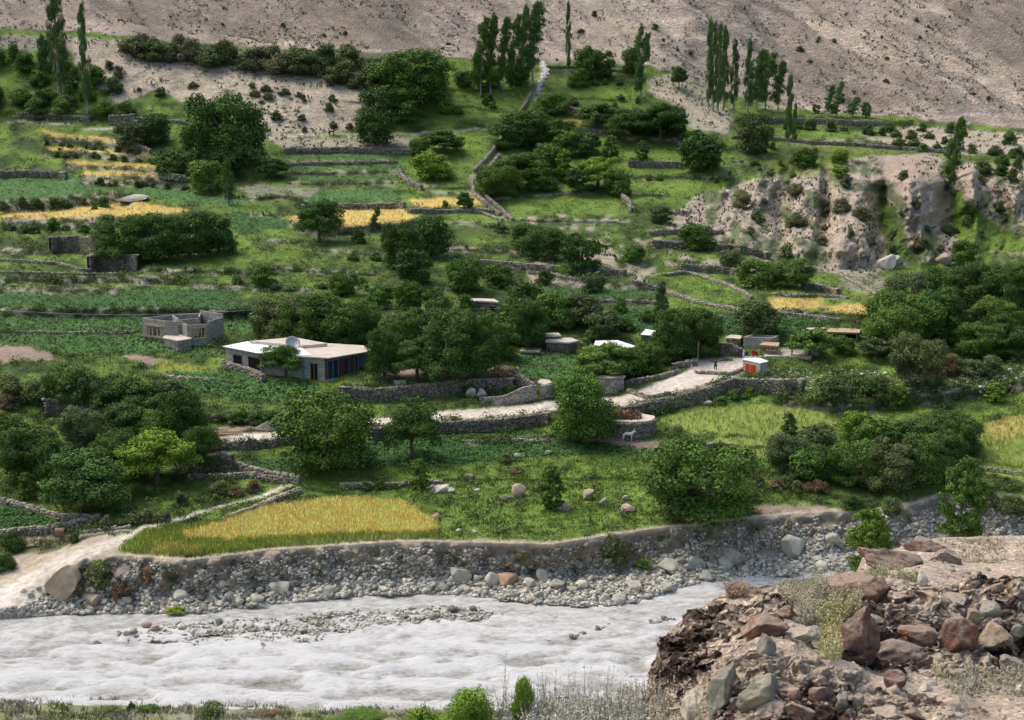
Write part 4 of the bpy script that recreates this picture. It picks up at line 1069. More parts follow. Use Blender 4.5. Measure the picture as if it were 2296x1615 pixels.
def boulder(u, v, w, h, label=None, group=None, col=(1, 1, 1), loc=None, k=None, cuts=3, tilt=0, sub=3, rz=None, mat=None, depth=.9, sink=.15):
    """u, v: middle of its foot; w, h in photo pixels"""
    x, y, z = loc or P(u, v); m = k or mpp(u, v); BN[0] += 1
    me = rock_asset(sub, BN[0] % 9, cuts)
    o = bpy.data.objects.new('boulder', me); COL.objects.link(o)
    o.scale = (w*m, w*m*depth, h*m*1.1); o.location = (x, y+w*m*depth*.3, z+h*m*(.5-sink)); o.rotation_euler = (random.uniform(-.2, .2), tilt, random.uniform(0, 6.28) if rz is None else rz)
    q = random.uniform(.85, 1.12); o.color = (col[0]*q, col[1]*q, col[2]*q, 1)
    if mat:
        o.data = me if False else me
        if len(o.material_slots): o.material_slots[0].link = 'OBJECT'; o.material_slots[0].material = mat
    tag(o, label, 'boulder', group)
    if group: REG.append((o, group, u, label))
    return o
W1, G1, B1, D1, O1 = (1.25, 1.22, 1.15), (.9, .92, .88), (1.0, .82, .72), (.5, .5, .48), (1.2, .8, .6)
for q in [
 (1035, 1303, 50, 32, 'large pale boulder at the foot of the bank below the meadow', G1, 0), (1782, 1250, 66, 58, 'biggest pointed pale boulder on the far bank, near the rubble', W1, -.5), (1642, 1272, 60, 46, 'broad greenish-grey boulder at the foot of the far bank', G1, .2),
 (206, 1361, 50, 32, 'smooth purplish-grey boulder at the water edge on the left', B1, 0), (140, 1335, 76, 78, 'huge leaning boulder with orange stains beside the sandy trail', (1.0, .82, .68), .15), (632, 1332, 34, 38, 'long boulder tilted on the bank below the wheat', W1, .8), (582, 1370, 66, 26, 'flat slanting grey slab at the water edge', G1, .35),
 (592, 1472, 52, 26, 'dark pointed boulder in the river below the gravel bar', D1, .1), (215, 1467, 34, 26, 'dark wedge-shaped boulder alone in the river', D1, .7), (825, 1464, 44, 18, 'dark flat boulder in the river right of the gravel bar', D1, .1), (700, 1452, 56, 20, 'long grey boulder at the lower edge of the gravel bar', G1, .15),
 (277, 1404, 22, 16, 'small dark boulder above the left tip of the gravel bar', D1, .4), (1163, 1117, 36, 32, 'round two-toned boulder in the middle of the meadow', B1, 0), (1136, 1125, 34, 14, 'flat grey stone behind the round meadow boulder', D1, 0), (978, 1167, 22, 18, 'broken grey-brown stump of stone beside the wheat field', O1, 0),
 (1052, 1076, 20, 14, 'reddish stone in the upper meadow', B1, 0), (1265, 1143, 34, 16, 'reddish boulder under the slender meadow tree', B1, 0), (1320, 1118, 26, 26, 'pinkish boulder right of the slender meadow tree', B1, 0), (1352, 1130, 14, 20, 'narrow grey boulder right of the slender meadow tree', G1, .5), (1408, 1148, 34, 20, 'brown boulder in the meadow left of the huge round tree', B1, 0),
 (1404, 1122, 18, 14, 'white stone in the meadow left of the huge round tree', W1, .3), (1160, 1025, 18, 10, 'pale reddish stone in the high meadow', B1, 0), (1230, 1020, 18, 10, 'grey stone beside the pale reddish one in the high meadow', G1, 0), (1027, 1194, 14, 8, 'white stone near the meadow edge, left of two', W1, 0), (1064, 1197, 12, 9, 'white stone near the meadow edge, right of two', W1, .4),
 (1070, 1107, 14, 8, 'small pale stone left of the round meadow boulder', W1, 0), (1012, 1110, 16, 14, 'pointed grey stone right of the cobble heap', G1, .4), (1587, 910, 22, 12, 'pale boulder at the top edge of the light green field', W1, 0), (1862, 896, 14, 12, 'pale boulder left of two beneath the thicketed bank', W1, 0), (1755, 980, 18, 10, 'brown stone in the light green field', B1, 0),
 (1985, 900, 20, 14, 'white boulder right of the thin white trunk', W1, 0), (2000, 903, 16, 12, 'grey boulder beside the white one right of the thin white trunk', G1, 0), (1862, 912, 14, 16, 'white upright stone above the light green field', W1, 0), (1900, 893, 16, 10, 'pale stone on the weedy bank above the light green field', W1, 0),
 (1990, 605, 40, 40, 'big rounded pale boulder below the bluff', W1, .2), (2010, 596, 20, 26, 'grey shaded boulder leaning on the big pale one', G1, 0), (2118, 592, 36, 30, 'big rounded boulder right of the big pale one below the bluff', B1, .3), (1630, 437, 22, 14, 'white stone on the brink of the bluff', W1, .5), (1680, 443, 14, 12, 'small white stone on the bluff slope', W1, .2),
 (2078, 172, 12, 10, 'lone pale block lying on the scree by the path', W1, .4), (290, 452, 76, 16, 'long pale rock lying in the long wheat field', W1, 0), (2278, 880, 36, 26, 'brown boulder on the rubble terrace at the right edge', B1, 0), (110, 925, 50, 18, 'long grey flat boulder below the old terrace wall', G1, .2), (135, 905, 22, 24, 'rounded grey boulder on the old terrace wall', G1, 0),
 (990, 1108, 30, 18, 'heap-like pale stone of the cobble heap in the meadow', W1, 0), (1055, 895, 26, 26, 'rounded pale boulder, left of two on the compound ledge', W1, 0), (1078, 895, 30, 24, 'rounded pale boulder, right of two on the compound ledge', W1, 0), (976, 1000, 1, 1, '', W1, 0),
 (1131, 988, 22, 12, 'x', D1, 0), (1310, 1322, 28, 26, 'pointed white boulder on the far gravel shore', W1, .4), (1388, 1356, 34, 24, 'rounded white boulder at the tip of the far gravel shore', W1, 0), (1354, 1352, 24, 22, 'rounded white boulder beside the one at the tip of the shore', W1, 0), (1133, 1316, 54, 30, 'boulder with a rust-red patch on the far shore', O1, .2),
 (1103, 1312, 32, 30, 'pale leaning boulder left of the rust-patched one', W1, .6), (1186, 1318, 26, 26, 'pale leaning boulder right of the rust-patched one', W1, .6), (1500, 1285, 56, 34, 'long rounded pale boulder on the far shore', W1, 0), (1560, 1275, 50, 30, 'broad pale boulder left of the greenish-grey one', W1, .2), (1585, 1302, 36, 24, 'grey block at the water edge below the greenish-grey boulder', G1, .1), (1870, 1220, 40, 26, 'pale boulder right of the biggest pointed one', W1, 0)]:
    if q[4] in ('', 'x'): continue
    boulder(q[0], q[1], q[2], q[3], q[4], None, q[5], cuts=7 if q[2] < 48 else 12, tilt=q[6], sub=3 if q[2] < 40 else 4, rz=random.uniform(-.4, .4))
def stone_scatter(us, vs, ws, sub, name, label, mat, cat, loc=None, cols=None, flat=.7, seed=5, lift=.2):
    r = np.random.default_rng(seed); n = len(us)
    x, y, z = loc if loc is not None else Pn(us, vs); m = (y*cos(PITCH)-(z-CAMZ)*sin(PITCH))/FP
    base, f = ICO[sub]; nb = len(base); s = (ws*m/2)[:, None, None]*np.stack([r.uniform(.8, 1.25, n), r.uniform(.7, 1.1, n), r.uniform(.45, .85, n)*flat/.7], 1)[:, None, :]
    jit = 1+r.uniform(-.22, .22, (n, nb, 1)); v = base[None]*jit*s
    a = r.uniform(0, 6.28, n); b = r.uniform(-.5, .5, n); ca, sa, cb, sb = np.cos(a)[:, None], np.sin(a)[:, None], np.cos(b)[:, None], np.sin(b)[:, None]
    X_, Y_, Z_ = v[..., 0], v[..., 1], v[..., 2]; X2 = X_*cb+Z_*sb; Z2 = -X_*sb+Z_*cb; X3 = X2*ca-Y_*sa; Y3 = X2*sa+Y_*ca
    co = np.stack([X3+x[:, None], Y3+y[:, None], Z2+z[:, None]+lift*s[:, :, 0]], 2).reshape(-1, 3)
    ff = (f[None]+(np.arange(n)*nb)[:, None, None]).reshape(-1, 3)
    t = np.repeat(np.clip(r.normal(.55, .25, n), 0, 1), nb)
    o = mesh_np(name, co, ff, mat, smooth=True, tint=t); tag(o, label, cat, kind='stuff'); return o
r_ = np.random.default_rng(21)
# individual boulders: eroded bank, shore, gravel bar
def bank_boulders(n, u0, u1, f0, f1, wr, label, group, cols, seed):
    r = random.Random(seed); pts = []; t = 0
    while len(pts) < n and t < 5000:
        t += 1; u = r.uniform(u0, u1); a = float(interp(u, TOPL)); b = float(interp(u, WATL)); v = a+(b-a)*r.uniform(f0, f1); w = r.uniform(*wr)*(.8 if r.random() < .6 else 1.25)
        if any((u-x)**2+(2*(v-y))**2 < (.6*(w+q))**2 for x, y, q in pts): continue
        pts.append((u, v, w))
    for u, v, w in pts: boulder(u, v, w, w*r.uniform(.5, .8), label, group, r.choice(cols), cuts=r.choice((5, 7)), tilt=r.uniform(-.5, .5), sub=2 if w < 16 else 3)
bank_boulders(34, 20, 1900, .12, .62, (9, 22), 'grey stone sticking out of the eroded bank', 'stones in the eroded bank', (W1, G1, G1), 1)
bank_boulders(36, 10, 640, .72, 1.0, (12, 30), 'rounded boulder along the left far shore', 'boulders along the left far shore', (W1, G1, B1, W1), 2)
bank_boulders(34, 640, 1200, .74, 1.0, (12, 26), 'rounded boulder along the middle far shore', 'boulders along the middle far shore', (W1, G1, W1), 3)
bank_boulders(40, 1200, 1920, .62, 1.0, (12, 32), 'pale boulder along the right far shore', 'boulders along the right far shore', (W1, G1, W1), 4)
r5 = random.Random(5); n5 = 0
for t in range(4000):
    if n5 >= 44: break
    u = r5.uniform(280, 1110); v = r5.uniform(1360, 1446)
    if inpoly(np.array([u]), np.array([v]), BAR)[0]:
        w = r5.uniform(11, 28)*(.75 if r5.random() < .6 else 1.1)*(1 if u < 800 else .7); boulder(u, v, w, w*r5.uniform(.5, .75), 'pale rounded stone on the gravel bar in the river', 'stones on the gravel bar', r5.choice((W1, W1, G1, B1)), cuts=5, sub=2, tilt=r5.uniform(-.3, .3), sink=-.02); n5 += 1
for (u, v, w) in [(305, 1432, 14), (330, 1445, 16), (372, 1458, 12), (385, 1462, 14), (365, 1450, 12), (205, 1432, 12), (222, 1440, 14), (190, 1447, 8), (920, 1430, 16), (955, 1420, 14), (1060, 1370, 20), (1083, 1362, 16), (1015, 1372, 24), (1155, 1342, 22), (1200, 1350, 12), (1240, 1437, 18), (1282, 1430, 14), (1310, 1424, 12), (1340, 1412, 14), (1365, 1405, 12), (1460, 1398, 14), (1490, 1392, 18), (1510, 1386, 12), (875, 1341, 14), (805, 1475, 12), (420, 1390, 12)]:
    boulder(u, v, w, w*.6, 'dark wet stone breaking the foaming water', 'dark wet stones in the river', D1, cuts=4, sub=2, tilt=random.uniform(-.4, .4))
# loose cobbles nobody could count
n = 30000; us = r_.uniform(-60, 2330, n); a = interp(us, TOPL); b = interp(us, WATL); f = r_.random(n)**.85; vs_ = a+6+(b-a-4)*f
ws = (2.2+8.5*r_.random(n)**3.2)*(.75+.8*f); keep = (fbm(us/38, vs_/18, s=91) > .12-.75*f) & ~((us < 250) & (vs_ < 1290+(250-us)*.32))
stone_scatter(us[keep], vs_[keep], ws[keep], 1, 'bank_cobbles', 'grey cobbles packed in the eroded far bank and along its shore', M['rock'], 'cobbles')
n = 16000; us = r_.uniform(250, 1560, n); vs_ = r_.uniform(1325, 1450, n); bi = bar[np.clip(np.searchsorted(VS, vs_), 0, len(VS)-1), np.clip(((us-US[0])/4).astype(int), 0, len(US)-1)]
us, vs_ = us[bi], vs_[bi]; stone_scatter(us, vs_, 2.5+6*r_.random(len(us))**2.5, 1, 'bar_cobbles', 'pale cobbles of the gravel bars in the river', M['rock'], 'cobbles', seed=6, lift=.75)
n = 3500; us = r_.uniform(1180, 2300, n); vs_ = r_.uniform(400, 640, n); j = np.clip(((us-US[0])/4).astype(int), 0, len(US)-1); i = np.clip(np.searchsorted(VS, vs_), 0, len(VS)-1)
k = stony[i, j] > .6; stone_scatter(us[k], vs_[k], 1.5+4*r_.random(k.sum())**4, 1, 'bluff_rubble', 'loose stones on the eroded bluff', M['rock'], 'rubble', seed=7)
n = 16000; us = r_.uniform(-100, 2400, n); vs_ = r_.uniform(-60, 285, n); k = vs_ < interp(us, FOOT)-3
kk = k & (fbm(us/60, vs_/40, s=92) > -.1); stone_scatter(us[kk], vs_[kk], 1.1+2.6*r_.random(kk.sum())**4, 1, 'scree_rubble', 'loose rubble on the bare scree slope', M['rock'], 'rubble', seed=8)
n = 900; us = r_.uniform(1700, 2330, n); vs_ = 862+r_.normal(0, 16, n)+np.abs(us-2000)*-.03; stone_scatter(us, vs_, 3+9*r_.random(n)**3, 1, 'terrace_rubble', 'tumbled grey rubble below the right terrace', M['rock'], 'rubble', seed=9)
n = 160; us = r_.uniform(965, 1005, n); vs_ = r_.uniform(1090, 1108, n); stone_scatter(us, vs_, 5+5*r_.random(n), 1, 'cobble_heap', 'heap of grey cobbles in the meadow', M['rock'], 'heap', seed=10)

# ------------------------------------------------------------------ dry stone walls
BOXV = np.array([(x, y, z) for z in (-.5, .5) for x, y in ((-.5, -.5), (.5, -.5), (.5, .5), (-.5, .5))])
BOXF = np.array([(0, 1, 5, 4), (1, 2, 6, 5), (2, 3, 7, 6), (3, 0, 4, 7), (4, 5, 6, 7), (3, 2, 1, 0)])
def stone_boxes(c, s, ang, r, tint):
    n = len(c); v = BOXV[None]*s[:, None, :]; v = v*(1+r.uniform(-.28, .1, (n, 8, 3)))
    tz = r.normal(0, .12, n); ca, sa = np.cos(ang)[:, None], np.sin(ang)[:, None]; ct, st_ = np.cos(tz)[:, None], np.sin(tz)[:, None]
    x, y, z = v[..., 0], v[..., 1], v[..., 2]; x, z = x*ct-z*st_, x*st_+z*ct
    co = np.stack([x*ca-y*sa, x*sa+y*ca, z], 2)+c[:, None, :]
    f = (BOXF[None]+(np.arange(n)*8)[:, None, None]).reshape(-1, 4); return co.reshape(-1, 3), f, np.repeat(tint, 8)
WALLN = [0]
def stone_wall(pts, hp, label, th=.5, big=1.0, pale=0.0, name='stone_wall', world=None, group=None):
    WALLN[0] += 1; r = np.random.default_rng(WALLN[0]*17)
    if world is None:
        L0 = sum(math.hypot(b[0]-a[0], b[1]-a[1]) for a, b in zip(pts[:-1], pts[1:])); k = max(3, int(L0/7))
        cum = np.concatenate([[0], np.cumsum([math.hypot(b[0]-a[0], b[1]-a[1]) for a, b in zip(pts[:-1], pts[1:])])]); s = np.linspace(0, cum[-1], k)
        uu = np.interp(s, cum, [p[0] for p in pts]); vv_ = np.interp(s, cum, [p[1] for p in pts]); hh = np.interp(s, cum, [p[2] if len(p) > 2 else hp for p in pts])
        bx, by, bz = Pn(uu, vv_+hh+.5); m = (by*cos(PITCH)-(bz-CAMZ)*sin(PITCH))/FP; top = hh*m*1.02
    else:
        bx, by, bz, top = world; k = len(bx); m = np.full(k, .06)
    seg = np.hypot(np.diff(bx), np.diff(by)); cum = np.concatenate([[0], np.cumsum(seg)]); L = cum[-1]
    sw, sh = .36*big, .21*big
    C = []; S = []; A = []
    H = top.max(); rows = max(2, int(math.ceil(H/sh)))
    for j in range(rows+1):
        n = max(3, int(L/sw)); s = np.linspace(0, L, n)+r.uniform(-.3, .3, n)*sw; s = np.clip(s+(.5*sw if j % 2 else 0), 0, L)
        x = np.interp(s, cum, bx); y = np.interp(s, cum, by); z = np.interp(s, cum, bz); tp = np.interp(s, cum, top)*(1+.06*vnoise(s/1.5, s*0, s=WALLN[0]))
        e = .3; ang = np.arctan2(np.interp(np.clip(s+e, 0, L), cum, by)-np.interp(np.clip(s-e, 0, L), cum, by), np.interp(np.clip(s+e, 0, L), cum, bx)-np.interp(np.clip(s-e, 0, L), cum, bx))
        zz = (j-.5)*sh*(1+0*tp); ok = zz < tp
        for side in (-1, 1) if th < .9 else (-1,):
            off = side*(th/2-.1)
            C.append(np.stack([x-np.sin(ang)*off, y+np.cos(ang)*off, z+np.minimum(zz, tp-.02)], 1)[ok]); S.append(np.stack([sw*r.uniform(.7, 1.25, n), th*.55+r.uniform(-.05, .12, n), sh*r.uniform(.85, 1.25, n)], 1)[ok]); A.append(ang[ok])
    C = np.concatenate(C); S = np.concatenate(S); A = np.concatenate(A)
    zt = C[:, 2]; t = np.clip(r.normal(.45+pale*.8, .24, len(C)), 0, 1)
    co, f, tt = stone_boxes(C, S, A, r, t)
    # cap line of loose paler stones
    n = max(3, int(L/(sw*.9))); s = np.linspace(0, L, n); x = np.interp(s, cum, bx); y = np.interp(s, cum, by); z = np.interp(s, cum, bz)+np.interp(s, cum, top)
    co2, f2, t2 = stone_boxes(np.stack([x, y, z], 1)+r.normal(0, .04, (n, 3)), np.stack([np.full(n, sw*1.05), np.full(n, th*.8), np.full(n, sh*1.1)], 1)*r.uniform(.7, 1.3, (n, 3)), np.full(n, A[0])+r.normal(0, .3, n), r, np.clip(r.normal(.6, .18, n), 0, 1))
    # rubble core
    g = []; 
    for i in range(k):
        i0, i1 = max(i-1, 0), min(i+1, k-1); tx, ty = bx[i1]-bx[i0], by[i1]-by[i0]; q = math.hypot(tx, ty)+1e-6; nx, ny = -ty/q*th*.36, tx/q*th*.36
        g += [(bx[i]-nx, by[i]-ny, bz[i]-.5), (bx[i]-nx, by[i]-ny, bz[i]+top[i]-.06), (bx[i]+nx, by[i]+ny, bz[i]+top[i]-.06), (bx[i]+nx, by[i]+ny, bz[i]-.5)]
    gf = [(4*i+a, 4*i+(a+1) % 4, 4*i+4+(a+1) % 4, 4*i+4+a) for i in range(k-1) for a in range(4)]
    n1 = len(co); n2 = n1+len(co2)
    o = mesh_np(name, np.concatenate([co, co2, np.array(g)]), np.concatenate([f, f2+n1, np.array(gf)+n2]), M['wallstone'], tint=np.concatenate([tt, t2, np.full(len(g), .1)]))
    tag(o, label, 'wall', group); return o
WL = [
 ([(765, 868), (850, 868), (950, 861), (1050, 853), (1150, 849)], 30, 'long rough stone wall holding up the shaded courtyard', .9, 1, 0),
 ([(830, 962), (990, 948), (1100, 940), (1230, 926)], 26, 'stone retaining wall under the middle stretch of the road', .9, 1, 0),
 ([(1390, 912, 14), (1500, 890, 22), (1600, 866, 30), (1640, 849, 34)], 30, 'stone retaining wall under the climbing stretch of the road', .9, 1, 0),
 ([(1645, 850), (1720, 853), (1800, 848)], 30, 'stone retaining wall under the shed with red doors', .9, 1, 0),
 ([(450, 1001), (620, 986), (760, 971)], 12, 'low stone edge under the left stretch of the road', .7, 1, 0),
 ([(1560, 836), (1640, 838), (1668, 826)], 5, 'pale kerb wall on the outer edge of the upper road', .5, 1, .3),
 ([(100, 897), (270, 897), (420, 905)], 34, 'old dark terrace wall half hidden behind the left trees', .9, 1.1, -.1),
 ([(0, 1112, 10), (60, 1130, 10), (135, 1150, 12), (215, 1158, 14)], 10, 'upper cobble wall of the left potato plot, running down to the corner', .6, 1.3, .15),
 ([(5, 1186, 16), (110, 1176, 16), (170, 1166, 15), (222, 1156, 14)], 14, 'lower cobble wall of the left potato plot', .6, 1.3, .15),
 ([(505, 1022, 12), (545, 1040, 14), (590, 1052, 16), (670, 1068, 18)], 14, 'white cobble wall stepping down beside the meadow', .6, 1.2, .3),
 ([(425, 1062), (480, 1066), (560, 1058), (640, 1074)], 10, 'cobble wall above the stony trail', .6, 1.2, .2),
 ([(430, 1030, 30), (500, 1012, 36), (520, 1018, 34)], 30, 'dark stone wall end below the timber piles', .8, 1.1, -.1),
 ([(505, 1160, 6), (560, 1140, 6), (620, 1115, 8), (672, 1095, 10)], 8, 'tumbled cobble edge between trail and wheat', .7, 1.2, .3),
 ([(190, 1188), (290, 1182)], 4, 'low white stone edge of the lower path', .5, 1.1, .3),
 ([(0, 385), (130, 383), (148, 386)], 15, 'grey stone wall above the left potato field', .8, 1.6, 0),
 ([(115, 531), (175, 529), (245, 537)], 34, 'ruined square stone enclosure, upper of two', .9, 1.2, -.15),
 ([(200, 574), (255, 572), (310, 574)], 34, 'ruined dark stone enclosure, lower of two', .9, 1.2, -.2),
 ([(0, 580), (60, 583), (130, 588), (180, 601), (200, 603)], 5, 'low pale stone wall zigzagging left of the ruins', .5, 1.2, .2),
 ([(196, 604), (230, 596), (262, 586)], 5, 'low pale stone wall joining the lower ruin', .5, 1.2, .2),
 ([(0, 609), (120, 611), (270, 614)], 3, 'thin stone edge of the terrace under the ruins', .5, 1.2, .1),
 ([(0, 743), (140, 744), (300, 742)], 4, 'low stone edge between the two left potato terraces', .5, 1.1, .1),
 ([(360, 388, 10), (432, 398, 10), (470, 410, 14)], 12, 'rounded pile-like stone wall end right of the yellow strips', 1, 1.5, .2),
 ([(280, 316, 8), (322, 326, 10), (338, 335, 10)], 8, 'short stone wall end at the top yellow strip', .7, 1.4, .2),
 ([(640, 333), (800, 331), (925, 335)], 12, 'long stone terrace wall below the upper path', .8, 1.5, 0),
 ([(640, 366), (760, 363), (890, 360)], 6, 'stone edge of the upper bean terrace', .6, 1.4, 0),
 ([(680, 459), (905, 456)], 10, 'stone wall above the middle wheat plot', .8, 1.4, .05),
 ([(895, 370, 9), (900, 388, 12), (915, 402, 12), (945, 418, 10)], 11, 'curving reddish stone wall beside the neat round tree', .8, 1.4, .25),
 ([(915, 467), (1020, 470), (1105, 470)], 8, 'stone wall under the small wheat plot', .7, 1.4, .1),
 ([(1190, 207, 8), (1180, 228, 8), (1165, 250, 8), (1152, 268, 8)], 8, 'pale stone wall beside the lower end of the cascade', .7, 1.4, .3),
 ([(1128, 300, 8), (1110, 330, 9), (1088, 356, 9), (1066, 380, 9)], 9, 'stone wall running down the left side of the stream path', .7, 1.4, .15),
 ([(1120, 345, 8), (1100, 372, 8), (1078, 400, 8)], 8, 'broken wall on the right side of the stream path', .7, 1.4, .15),
 ([(1060, 400, 9), (1064, 430, 9), (1090, 455, 9), (1120, 476, 7)], 9, 'stone wall at the bend of the stream path', .7, 1.4, .2),
 ([(1080, 425, 8), (1096, 445, 8), (1128, 470, 7), (1150, 490, 6)], 8, 'stone wall on the lower right of the stream path', .7, 1.4, .1),
 ([(1020, 470, 5), (1080, 474, 5), (1125, 492, 5)], 5, 'slanting stone edge over the small bright meadow', .6, 1.4, .25),
 ([(1255, 228, 8), (1280, 238, 10), (1300, 246, 8)], 8, 'short slanting wall right of the cascade', .7, 1.4, .25),
 ([(1260, 285), (1320, 288), (1390, 298)], 6, 'thin pale wall in the upper orchard', .6, 1.4, .3),
 ([(1228, 148), (1330, 150), (1420, 158)], 5, 'dark stone edge of the channel above the orchard', .6, 1.4, -.2),
 ([(1410, 360), (1480, 362), (1545, 362)], 13, 'stone wall below the dark spreading trees', .8, 1.5, .1),
 ([(1510, 310, 10), (1540, 330, 10), (1560, 345, 8)], 10, 'slanting wall right of the dark spreading trees', .8, 1.4, .1),
 ([(1392, 432, 10), (1410, 448, 14), (1418, 466, 10)], 12, 'short upright wall stub in the middle meadow', .8, 1.4, .2),
 ([(1455, 518), (1530, 514), (1620, 515)], 9, 'stone wall under the broken slope', .8, 1.4, .1),
 ([(1465, 541), (1560, 545), (1660, 549), (1720, 566)], 14, 'long grey stone wall of the upper walled plots', .8, 1.3, 0),
 ([(1530, 592), (1600, 596), (1655, 603)], 14, 'grey stone wall of the lower walled plots', .8, 1.3, .1),
 ([(1490, 612, 5), (1530, 607, 5), (1560, 613, 5), (1640, 638, 6), (1685, 664, 6)], 5, 'pale wall sweeping round the light green plot', .6, 1.2, .3),
 ([(1415, 627), (1450, 636), (1500, 652), (1560, 672), (1650, 688), (1668, 692)], 7, 'long pale rubble wall slanting across the slope', .7, 1.2, .3),
 ([(1740, 696), (1800, 704), (1880, 714)], 5, 'pale rubble wall below the two wheat plots', .6, 1.2, .3),
 ([(1075, 585), (1150, 590), (1240, 598)], 14, 'stone wall under the tall grass strip', .8, 1.3, .05),
 ([(1240, 598), (1320, 602), (1400, 606)], 12, 'stone wall below the dark round tree', .8, 1.3, 0),
 ([(1060, 596, 9), (1075, 592, 12), (1078, 600, 9)], 10, 'tumbled stone corner left of the tall grass strip', .9, 1.3, .2),
 ([(1078, 614, 4), (1100, 606, 5), (1150, 603, 5)], 4, 'low curved stone edge above the village trees', .6, 1.2, .3),
 ([(1185, 609), (1250, 614), (1290, 622)], 6, 'stone edge on the terrace right of the low curved one', .6, 1.2, .15),
 ([(1340, 672), (1400, 673), (1480, 677)], 6, 'stone edge of the long potato terrace', .6, 1.2, .1),
 ([(1800, 634), (1840, 640), (1880, 648)], 12, 'stone wall below the pair of trees under the bluff', .8, 1.3, .1),
 ([(1880, 612, 5), (1920, 632, 6), (1965, 656, 6)], 6, 'slanting wall at the foot of the bluff', .6, 1.2, .3),
 ([(1740, 658), (1820, 660), (1900, 664)], 4, 'stone edge above the two wheat plots', .6, 1.2, .1),
 ([(1700, 262), (1800, 266), (1980, 272)], 11, 'stone wall at the foot of the scree', .8, 1.6, 0),
 ([(1800, 314), (1900, 320), (2000, 326), (2130, 338)], 7, 'long stone wall of the right plateau', .7, 1.5, 0),
 ([(1640, 303), (1700, 306), (1800, 314)], 6, 'wall below the tall tight poplars', .7, 1.5, .1),
 ([(260, 262), (300, 264), (420, 272)], 5, 'grey wall above the top yellow strip', .7, 1.5, 0),
 ([(40, 252), (120, 255), (200, 262)], 8, 'stone wall behind the person on the upper left path', .7, 1.5, -.1),
 ([(248, 258, 18), (303, 258, 18)], 18, 'square stone pier by the upper left path', 1.2, 1.5, .05),
 ([(1600, 806, 4), (1640, 803, 4)], 4, 'low wall at the top of the road', .5, 1, .2),
 ([(1510, 818, 12), (1560, 806, 14)], 13, 'rough stone wall behind the wooden gate post', .6, 1.1, .1),
 ([(1600, 770, 22), (1638, 770, 24), (1662, 780, 16)], 22, 'tumbled stone wall left of the seated people', .7, 1.1, .1),
 ([(1405, 852, 9), (1480, 843, 9), (1520, 832, 8)], 9, 'rough wall above the road bank', .6, 1.1, 0),
 ([(1410, 872, 4), (1450, 885, 4), (1500, 880, 3)], 4, 'stepped slabs beside the climbing road', .8, 1.2, .2),
 ([(1145, 830, 22), (1172, 846, 26), (1196, 862, 22)], 24, 'tumbled dark wall at the corner of the potato patch', .7, 1.1, 0),
 ([(1375, 934, 44), (1412, 938, 42), (1460, 940, 42)], 40, None, .6, 1, 0),
 ([(2085, 778, 4), (2120, 776, 4)], 4, 'low block wall top among the right grove', .5, 1.1, .3),
 ([(2190, 1050, 5), (2296, 1063, 5)], 5, 'low stone edge under the right yellow field', .6, 1.2, .2),
 ([(765, 1083, 14), (850, 1086, 10), (990, 1080, 8)], 10, 'low dark wall on the meadow step', .6, 1.2, -.1),
 ([(370, 842), (420, 848), (470, 852)], 4, 'white stone edge below the low wheat patch', .6, 1.1, .35),
 ([(500, 808, 10), (560, 825, 14), (590, 842, 16)], 12, 'stone footing wall in front of the long house', .6, 1.1, .1),
 ([(1040, 992, 3), (1140, 988, 4), (1230, 986, 4)], 4, 'low stone lip between potato rows', .6, 1.2, .1),
]
for q in WL:
    if q[2]: stone_wall(q[0], q[1], q[2], q[3], q[4], q[5])

# ------------------------------------------------------------------ houses
def roof_z(u, vt, vb):
    R0 = P(u, vb)[1]; return float(at_y(u, vt, R0)[2])
def XY(u, v, z):
    x, y, _ = at_z(u, v, z); return (float(x), float(y))
def lerp(a, b, t): return (a[0]+(b[0]-a[0])*t, a[1]+(b[1]-a[1])*t)
def inward(a, b, d, cen):
    tx, ty = b[0]-a[0], b[1]-a[1]; q = math.hypot(tx, ty); nx, ny = -ty/q, tx/q
    if (cen[0]-a[0])*nx+(cen[1]-a[1])*ny < 0: nx, ny = -nx, -ny
    return nx*d, ny*d
def panel(mb, a, b, t0, t1, z0, z1, out, cen, th=.06):
    """thin slab on the outer face of wall a-b between fractions t0..t1, standing 'out' metres proud"""
    p, q = lerp(a, b, t0), lerp(a, b, t1); nx, ny = inward(a, b, -out, cen)
    mb.seg((p[0]+nx, p[1]+ny), (q[0]+nx, q[1]+ny), th, z0, z1)
def window(root, a, b, t0, t1, z0, z1, cen, frame, bars=0, name='window', paneM=None, fw=.08, out=.05):
    f = MB(); L = math.hypot(b[0]-a[0], b[1]-a[1]); e = fw/L
    panel(f, a, b, t0, t1, z0, z0+fw, out, cen, .1); panel(f, a, b, t0, t1, z1-fw, z1, out, cen, .1)
    panel(f, a, b, t0, t0+e, z0+fw, z1-fw, out, cen, .1); panel(f, a, b, t1-e, t1, z0+fw, z1-fw, out, cen, .1)
    for i in range(bars):
        c = t0+(t1-t0)*(i+1)/(bars+1); panel(f, a, b, c-e/2, c+e/2, z0+fw, z1-fw, out-.01, cen, .08)
    w = f.build(name, frame, root); g_ = MB(); panel(g_, a, b, t0+e, t1-e, z0+fw, z1-fw, .012, cen, .03); g_.build('pane', paneM or M['glass'], w); return w
def openwall(mb, a, b, th, z0, z1, holes):
    """wall slab with openings (t0, t1, zlo, zhi)"""
    t = 0
    for (t0, t1, lo, hi) in sorted(holes):
        if t0 > t: mb.seg(lerp(a, b, t), lerp(a, b, t0), th, z0, z1)
        if lo > z0: mb.seg(lerp(a, b, t0), lerp(a, b, t1), th, z0, lo)
        if hi < z1: mb.seg(lerp(a, b, t0), lerp(a, b, t1), th, hi, z1)
        t = t1
    if t < 1: mb.seg(lerp(a, b, t), b, th, z0, z1)
